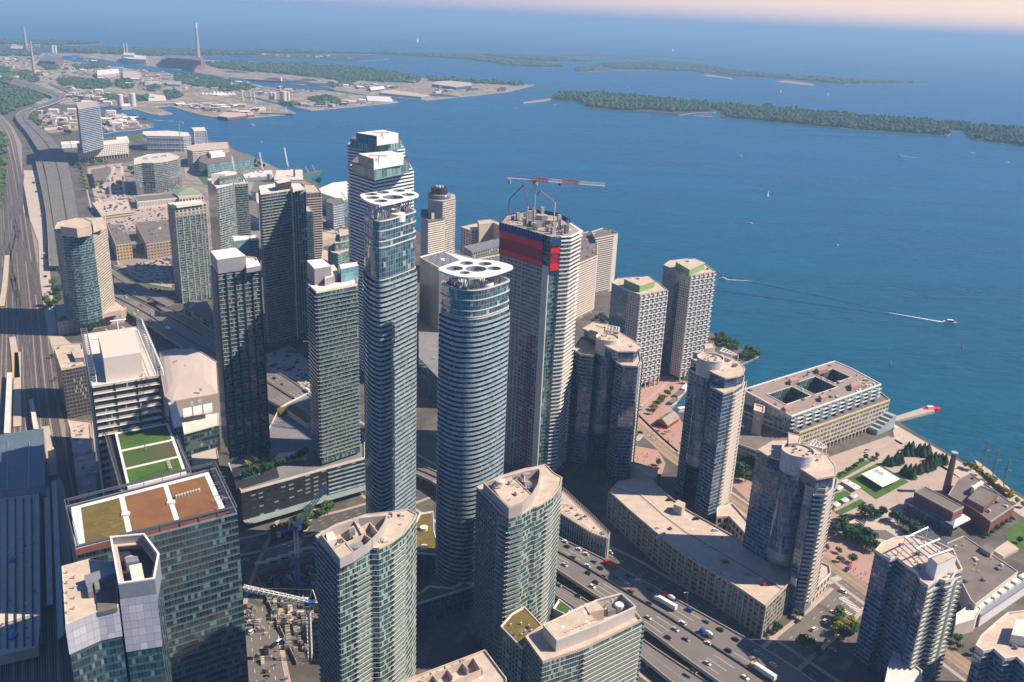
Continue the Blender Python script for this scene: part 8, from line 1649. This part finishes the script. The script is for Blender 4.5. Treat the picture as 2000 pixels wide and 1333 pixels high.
# ---------------------------------------------------------------- boats
def boat(u, v, az, L, lab, kind, wake=None):
    p = G(u, v, -1.6); a = math.radians(az); t = thing('sailboat' if kind == 'sail' else 'motor_boat', lab, 'boat', p); c = (p.x, p.y)
    mb = MB(); hull(mb, c, a, L, L*.3, L*.14, z=-1.65, bow=.45); sub('hull', mb, M['white'], t)
    if kind == 'sail':
        mb = MB(); mb.bar((*c, -.8), (*c, L*1.35), .1); sub('mast', mb, M['steel'], t); dx, dy = math.cos(a), math.sin(a)
        mb = MB(); A = (c[0], c[1], L*1.3); B = (c[0], c[1], .8); C_ = (c[0]-dx*L*.45-dy*.6, c[1]-dy*L*.45+dx*.6, .9); D = (c[0]+dx*L*.42, c[1]+dy*L*.42, .3); o_ = Vector((-dy, dx, 0))*.12
        mb.face([A, B, C_]); mb.face([tuple(Vector(C_)+o_), tuple(Vector(B)+o_), tuple(Vector(A)+o_)]); mb.face([A, D, tuple(Vector(B)+Vector((dy, -dx, 0))*.5)]); mb.face([tuple(Vector(B)+Vector((dy, -dx, 0))*.5+o_), tuple(Vector(D)+o_), tuple(Vector(A)+o_)]); sub('sail', mb, M['roofw'], t)
    elif kind == 'yacht': mb = MB(); mb.bar((*c, -.8), (*c, L*1.5), .14); sub('mast', mb, M['steel'], t); mb = MB(); mb.box(*c, -.2, L*.4, L*.15, 1, a); sub('cabin', mb, M['white'], t)
    else:
        mb = MB(); mb.box(c[0]-math.cos(a)*L*.05, c[1]-math.sin(a)*L*.05, -1.6+L*.13, L*.5, L*.22, L*.12, a); sub('cabin', mb, M['brick'] if kind == 'tour' else M['white'], t); mb = MB(); mb.box(c[0]-math.cos(a)*L*.05, c[1]-math.sin(a)*L*.05, -1.6+L*.25, L*.44, L*.24, L*.03, a); sub('cabin_roof', mb, M['roofw'], t)
    if wake:
        q = G2(*wake, -1.6); d = (Vector(q)-Vector(c)); L_ = d.length; d.normalize(); n = Vector((-d.y, d.x)); r = random.Random(int(u)); s0 = L*.4
        def band(w0, w1, s, e, nm, mt, z, ragged=.3, off=0):
            mb = MB(); K = 40; pts = []
            for i in range(K+1):
                f = i/K; w_ = (w0*(1-f)+w1*f)*(1+ragged*r.uniform(-1, 1)); b = Vector(c)+d*(s+(e-s)*f)+n*off*f; pts.append((b-n*w_, b+n*w_))
            for i in range(K): mb.face([(*pts[i][0], z), (*pts[i+1][0], z), (*pts[i+1][1], z), (*pts[i][1], z)])
            for f in mb.f: pass
            o = sub(nm, mb, mt, t)
        band(L*.14, L*.04, s0, L_, 'wake', M['foam'], -1.5)
        dk = plain((.003, .032, .055), .25, .2, .1)
        if L_ > 60:
            for sg in (-1, 1): band(.7, 4.5, s0, L_*4.2, 'wake_ripple', dk, -1.53, .6, sg*L_*.55)
boat(1500, 384, 60, 9, 'white sailboat alone above the harbour ripples, highest of the three', 'sail'); boat(1467, 437, 120, 9, 'white sailboat with a tall full sail, the lowest left of three', 'sail'); boat(1636, 480, 100, 7, 'small white sailboat right of the others in mid harbour', 'sail')
boat(1466, 188, 80, 13, 'white sailboat just behind the long island', 'sail'); boat(1900, 300, 5, 16, 'white yacht with bare mast off the island channel', 'yacht'); boat(1226, 171, 0, 18, 'white motor cruiser beyond the island tip', 'motor'); boat(1525, 181, 40, 13, 'tiny sailboat between island and spit', 'sail')
boat(1617, 187, 40, 13, 'second tiny sailboat between island and spit', 'sail'); boat(1701, 181, 0, 12, 'tiny motor boat beyond the island', 'motor'); boat(1923, 141, 60, 22, 'lone sail on the open lake at the right', 'sail'); boat(1314, 100, 60, 40, 'tiny sail on the open lake beyond the spit', 'sail'); boat(816, 83, 60, 50, 'faint sail near the horizon', 'sail')
boat(1412, 546, 172, 11, 'fast white motor boat trailing a short foamy wake', 'motor', (1470, 549.5)); boat(1856, 632, -12, 17, 'tour boat with a brown cabin and a long white wake', 'tour', (1735, 611)); boat(1757, 305, 170, 13, 'white motor boat near the island leaving a thin wake', 'motor', (1800, 310)); boat(1969, 318, 20, 10, 'small dark boat near the right edge below the island', 'motor')
boat(1446, 307, 150, 10, 'small boat below the island marina', 'motor'); boat(1083, 205, 10, 12, 'small motor boat off the island mole', 'motor'); boat(492, 246, 0, 18, 'small ferry crossing below the docks', 'motor'); boat(1006, 212, 10, 10, 'tiny boat left of the island mole', 'motor')
for i, (u, v) in enumerate(((208, 256), (235, 254), (272, 250), (285, 249), (220, 258))): boat(u, v, 5, 26, ['white motor yacht moored at the inlet, leftmost', 'white motor yacht moored at the inlet middle', 'large white motor yacht moored near the inlet mouth', 'white motor yacht at the very inlet mouth', 'small white yacht moored by the inlet lawn'][i], 'motor')
for lab, u, v, mt in (('red channel buoy near the right edge', 1879, 680, M['red']), ('dark green channel buoy off the terminal', 1739, 712, M['green']), ('white mooring buoy left of the white banded towers', 511, 279, M['white'])):
    p = G(u, v, -1.6); t = thing('buoy', lab, 'buoy', p); mb = MB(); mb.tube((p.x, p.y), [(1.1, -1.8), (1.2, -.6), (.5, .4), (.3, 2.2), (.05, 2.6)], 12); sub('float', mb, mt, t)
for i, (u, v) in enumerate(((1363, 225), (1372, 226), (1380, 224), (1388, 226), (1396, 222), (1404, 225))): boat(u, v, 100, 12, 'white boat moored in the island marina, number %s from the left' % ('one', 'two', 'three', 'four', 'five', 'six')[i], 'motor')
P = poly([(1354, 227), (1392, 229), (1392, 227.6), (1356, 225.8)], .3); t = thing('jetty', 'pale floating jetty of the island marina', 'pier', (*cen(P), -1.6)); mb = MB(); mb.prism(P, -1.7, .1); sub('deck', mb, M['sand'], t)
for i, (u, v) in enumerate(((1268, 199), (1318, 209), (1322, 214), (1712, 229), (1715, 231), (1342, 212))):
    p = G(u, v); t = thing('island_house', ['pale hut at the far island beach', 'white house among the island trees, upper', 'white house by the island lawn', 'white gabled house near the island ridge', 'long low house near the island ridge', 'white pavilion on the island lawn'][i], 'house', p); mb = MB(); mb.box(p.x, p.y, 0, 16, 9, 9, .2); sub('wall', mb, M['cream'], t); mb = MB(); mb.box(p.x, p.y, 9, 17, 10, 1, .2); sub('roof', mb, M['roofw'], t)
# people on the promenade and square
PM = [plain(c, .8) for c in ((.03, .03, .05), (.35, .06, .05), (.5, .5, .48), (.05, .08, .2))]; SK = plain((.42, .26, .18), .6)
def person_mesh():
    b = MB(); 
    for s in (-1, 1): b.bar((s*.11, 0, 0), (s*.09, 0, .85), .09, n=6)
    b.tube((0, 0), [(.17, .8), (.16, 1.0), (.22, 1.4), (.09, 1.5), (.07, 1.55)], 8)
    for s in (-1, 1): b.bar((s*.22, 0, 1.4), (s*.28, .05, .8), .055, n=5)
    b.tube((0, 0), [(.05, 1.52), (.11, 1.62), (.1, 1.74), (0.001, 1.8)], 8); return b
pm = [meshof('person', person_mesh(), m_) for m_ in PM]; rp = random.Random(9)
REGP = [([(1755, 850), (1830, 890), (1840, 905), (1760, 870)], 24, 'promenade'), ([(1250, 845), (1310, 840), (1330, 870), (1300, 885), (1262, 860)], 40, 'barn quay'), ([(1640, 1085), (1690, 1120), (1700, 1145), (1650, 1115)], 14, 'tram side pavement'), ([(1240, 880), (1285, 885), (1290, 905), (1245, 905)], 14, 'small plaza'), ([(1780, 940), (1830, 960), (1840, 975), (1790, 975)], 10, 'square by the chimney'), ([(1300, 735), (1335, 742), (1330, 760), (1300, 755)], 12, 'slip side')]
for px, n, nm in REGP:
    P = poly(px, 0); xs = [p[0] for p in P]; ys = [p[1] for p in P]; c = 0
    while c < n:
        q = (rp.uniform(min(xs), max(xs)), rp.uniform(min(ys), max(ys)))
        if not inside(q, P): continue
        o = bpy.data.objects.new('person', rp.choice(pm)); COL.objects.link(o); o.location = (*q, .2); o.rotation_euler = (0, 0, rp.uniform(0, 6.28)); o['label'] = 'tiny person walking on the %s' % nm; o['category'] = 'person'; o['group'] = 'people on the %s' % nm; c += 1
for i, (u, v, mt) in enumerate(((1290, 842, 'red'), (1300, 848, 'blue'), (1657, 1115, 'blue'), (1661, 1111, 'red'), (1306, 826, 'white'), (1310, 830, 'red'), (1743, 836, 'white'), (1748, 838, 'white'))):
    p = G(u, v, .2); t = thing('parasol', '%s parasol %s' % (mt, ('beside the red barn', 'on the barn quay', 'on the tram side pavement', 'at the tram stop', 'by the barn door', 'at the slip edge', 'by the terminal stair, left', 'by the terminal stair, right')[i]), 'parasol', p); mb = MB(); mb.tube((p.x, p.y), [(1.9, 2.4), (1.0, 2.85), (.05, 3.1)], 8); sub('canopy', mb, M[mt], t); mb = MB(); mb.bar((p.x, p.y, .2), (p.x, p.y, 2.6), .05); sub('pole', mb, M['steel'], t)
# ================================================================ haze over the lake
def haze():
    m = bpy.data.materials.new('haze'); m.use_nodes = True; t = m.node_tree; t.nodes.clear()
    o = t.nodes.new('ShaderNodeOutputMaterial'); v = t.nodes.new('ShaderNodeVolumePrincipled')
    v.inputs['Color'].default_value = (.38, .66, 1.0, 1); v.inputs['Density'].default_value = HAZE; v.inputs['Anisotropy'].default_value = .0
    t.links.new(v.outputs[0], o.inputs['Volume'])
    mb = MB(); x = 42500; z0, z1 = -4, 376
    q = [(-x, -3500), (x, -3500), (x, 52500), (-x, 52500)]
    mb.hexa(q, z0, z1); ob = obj('haze', mb, m, kind='stuff')
HAZE = 9.5e-5
haze()
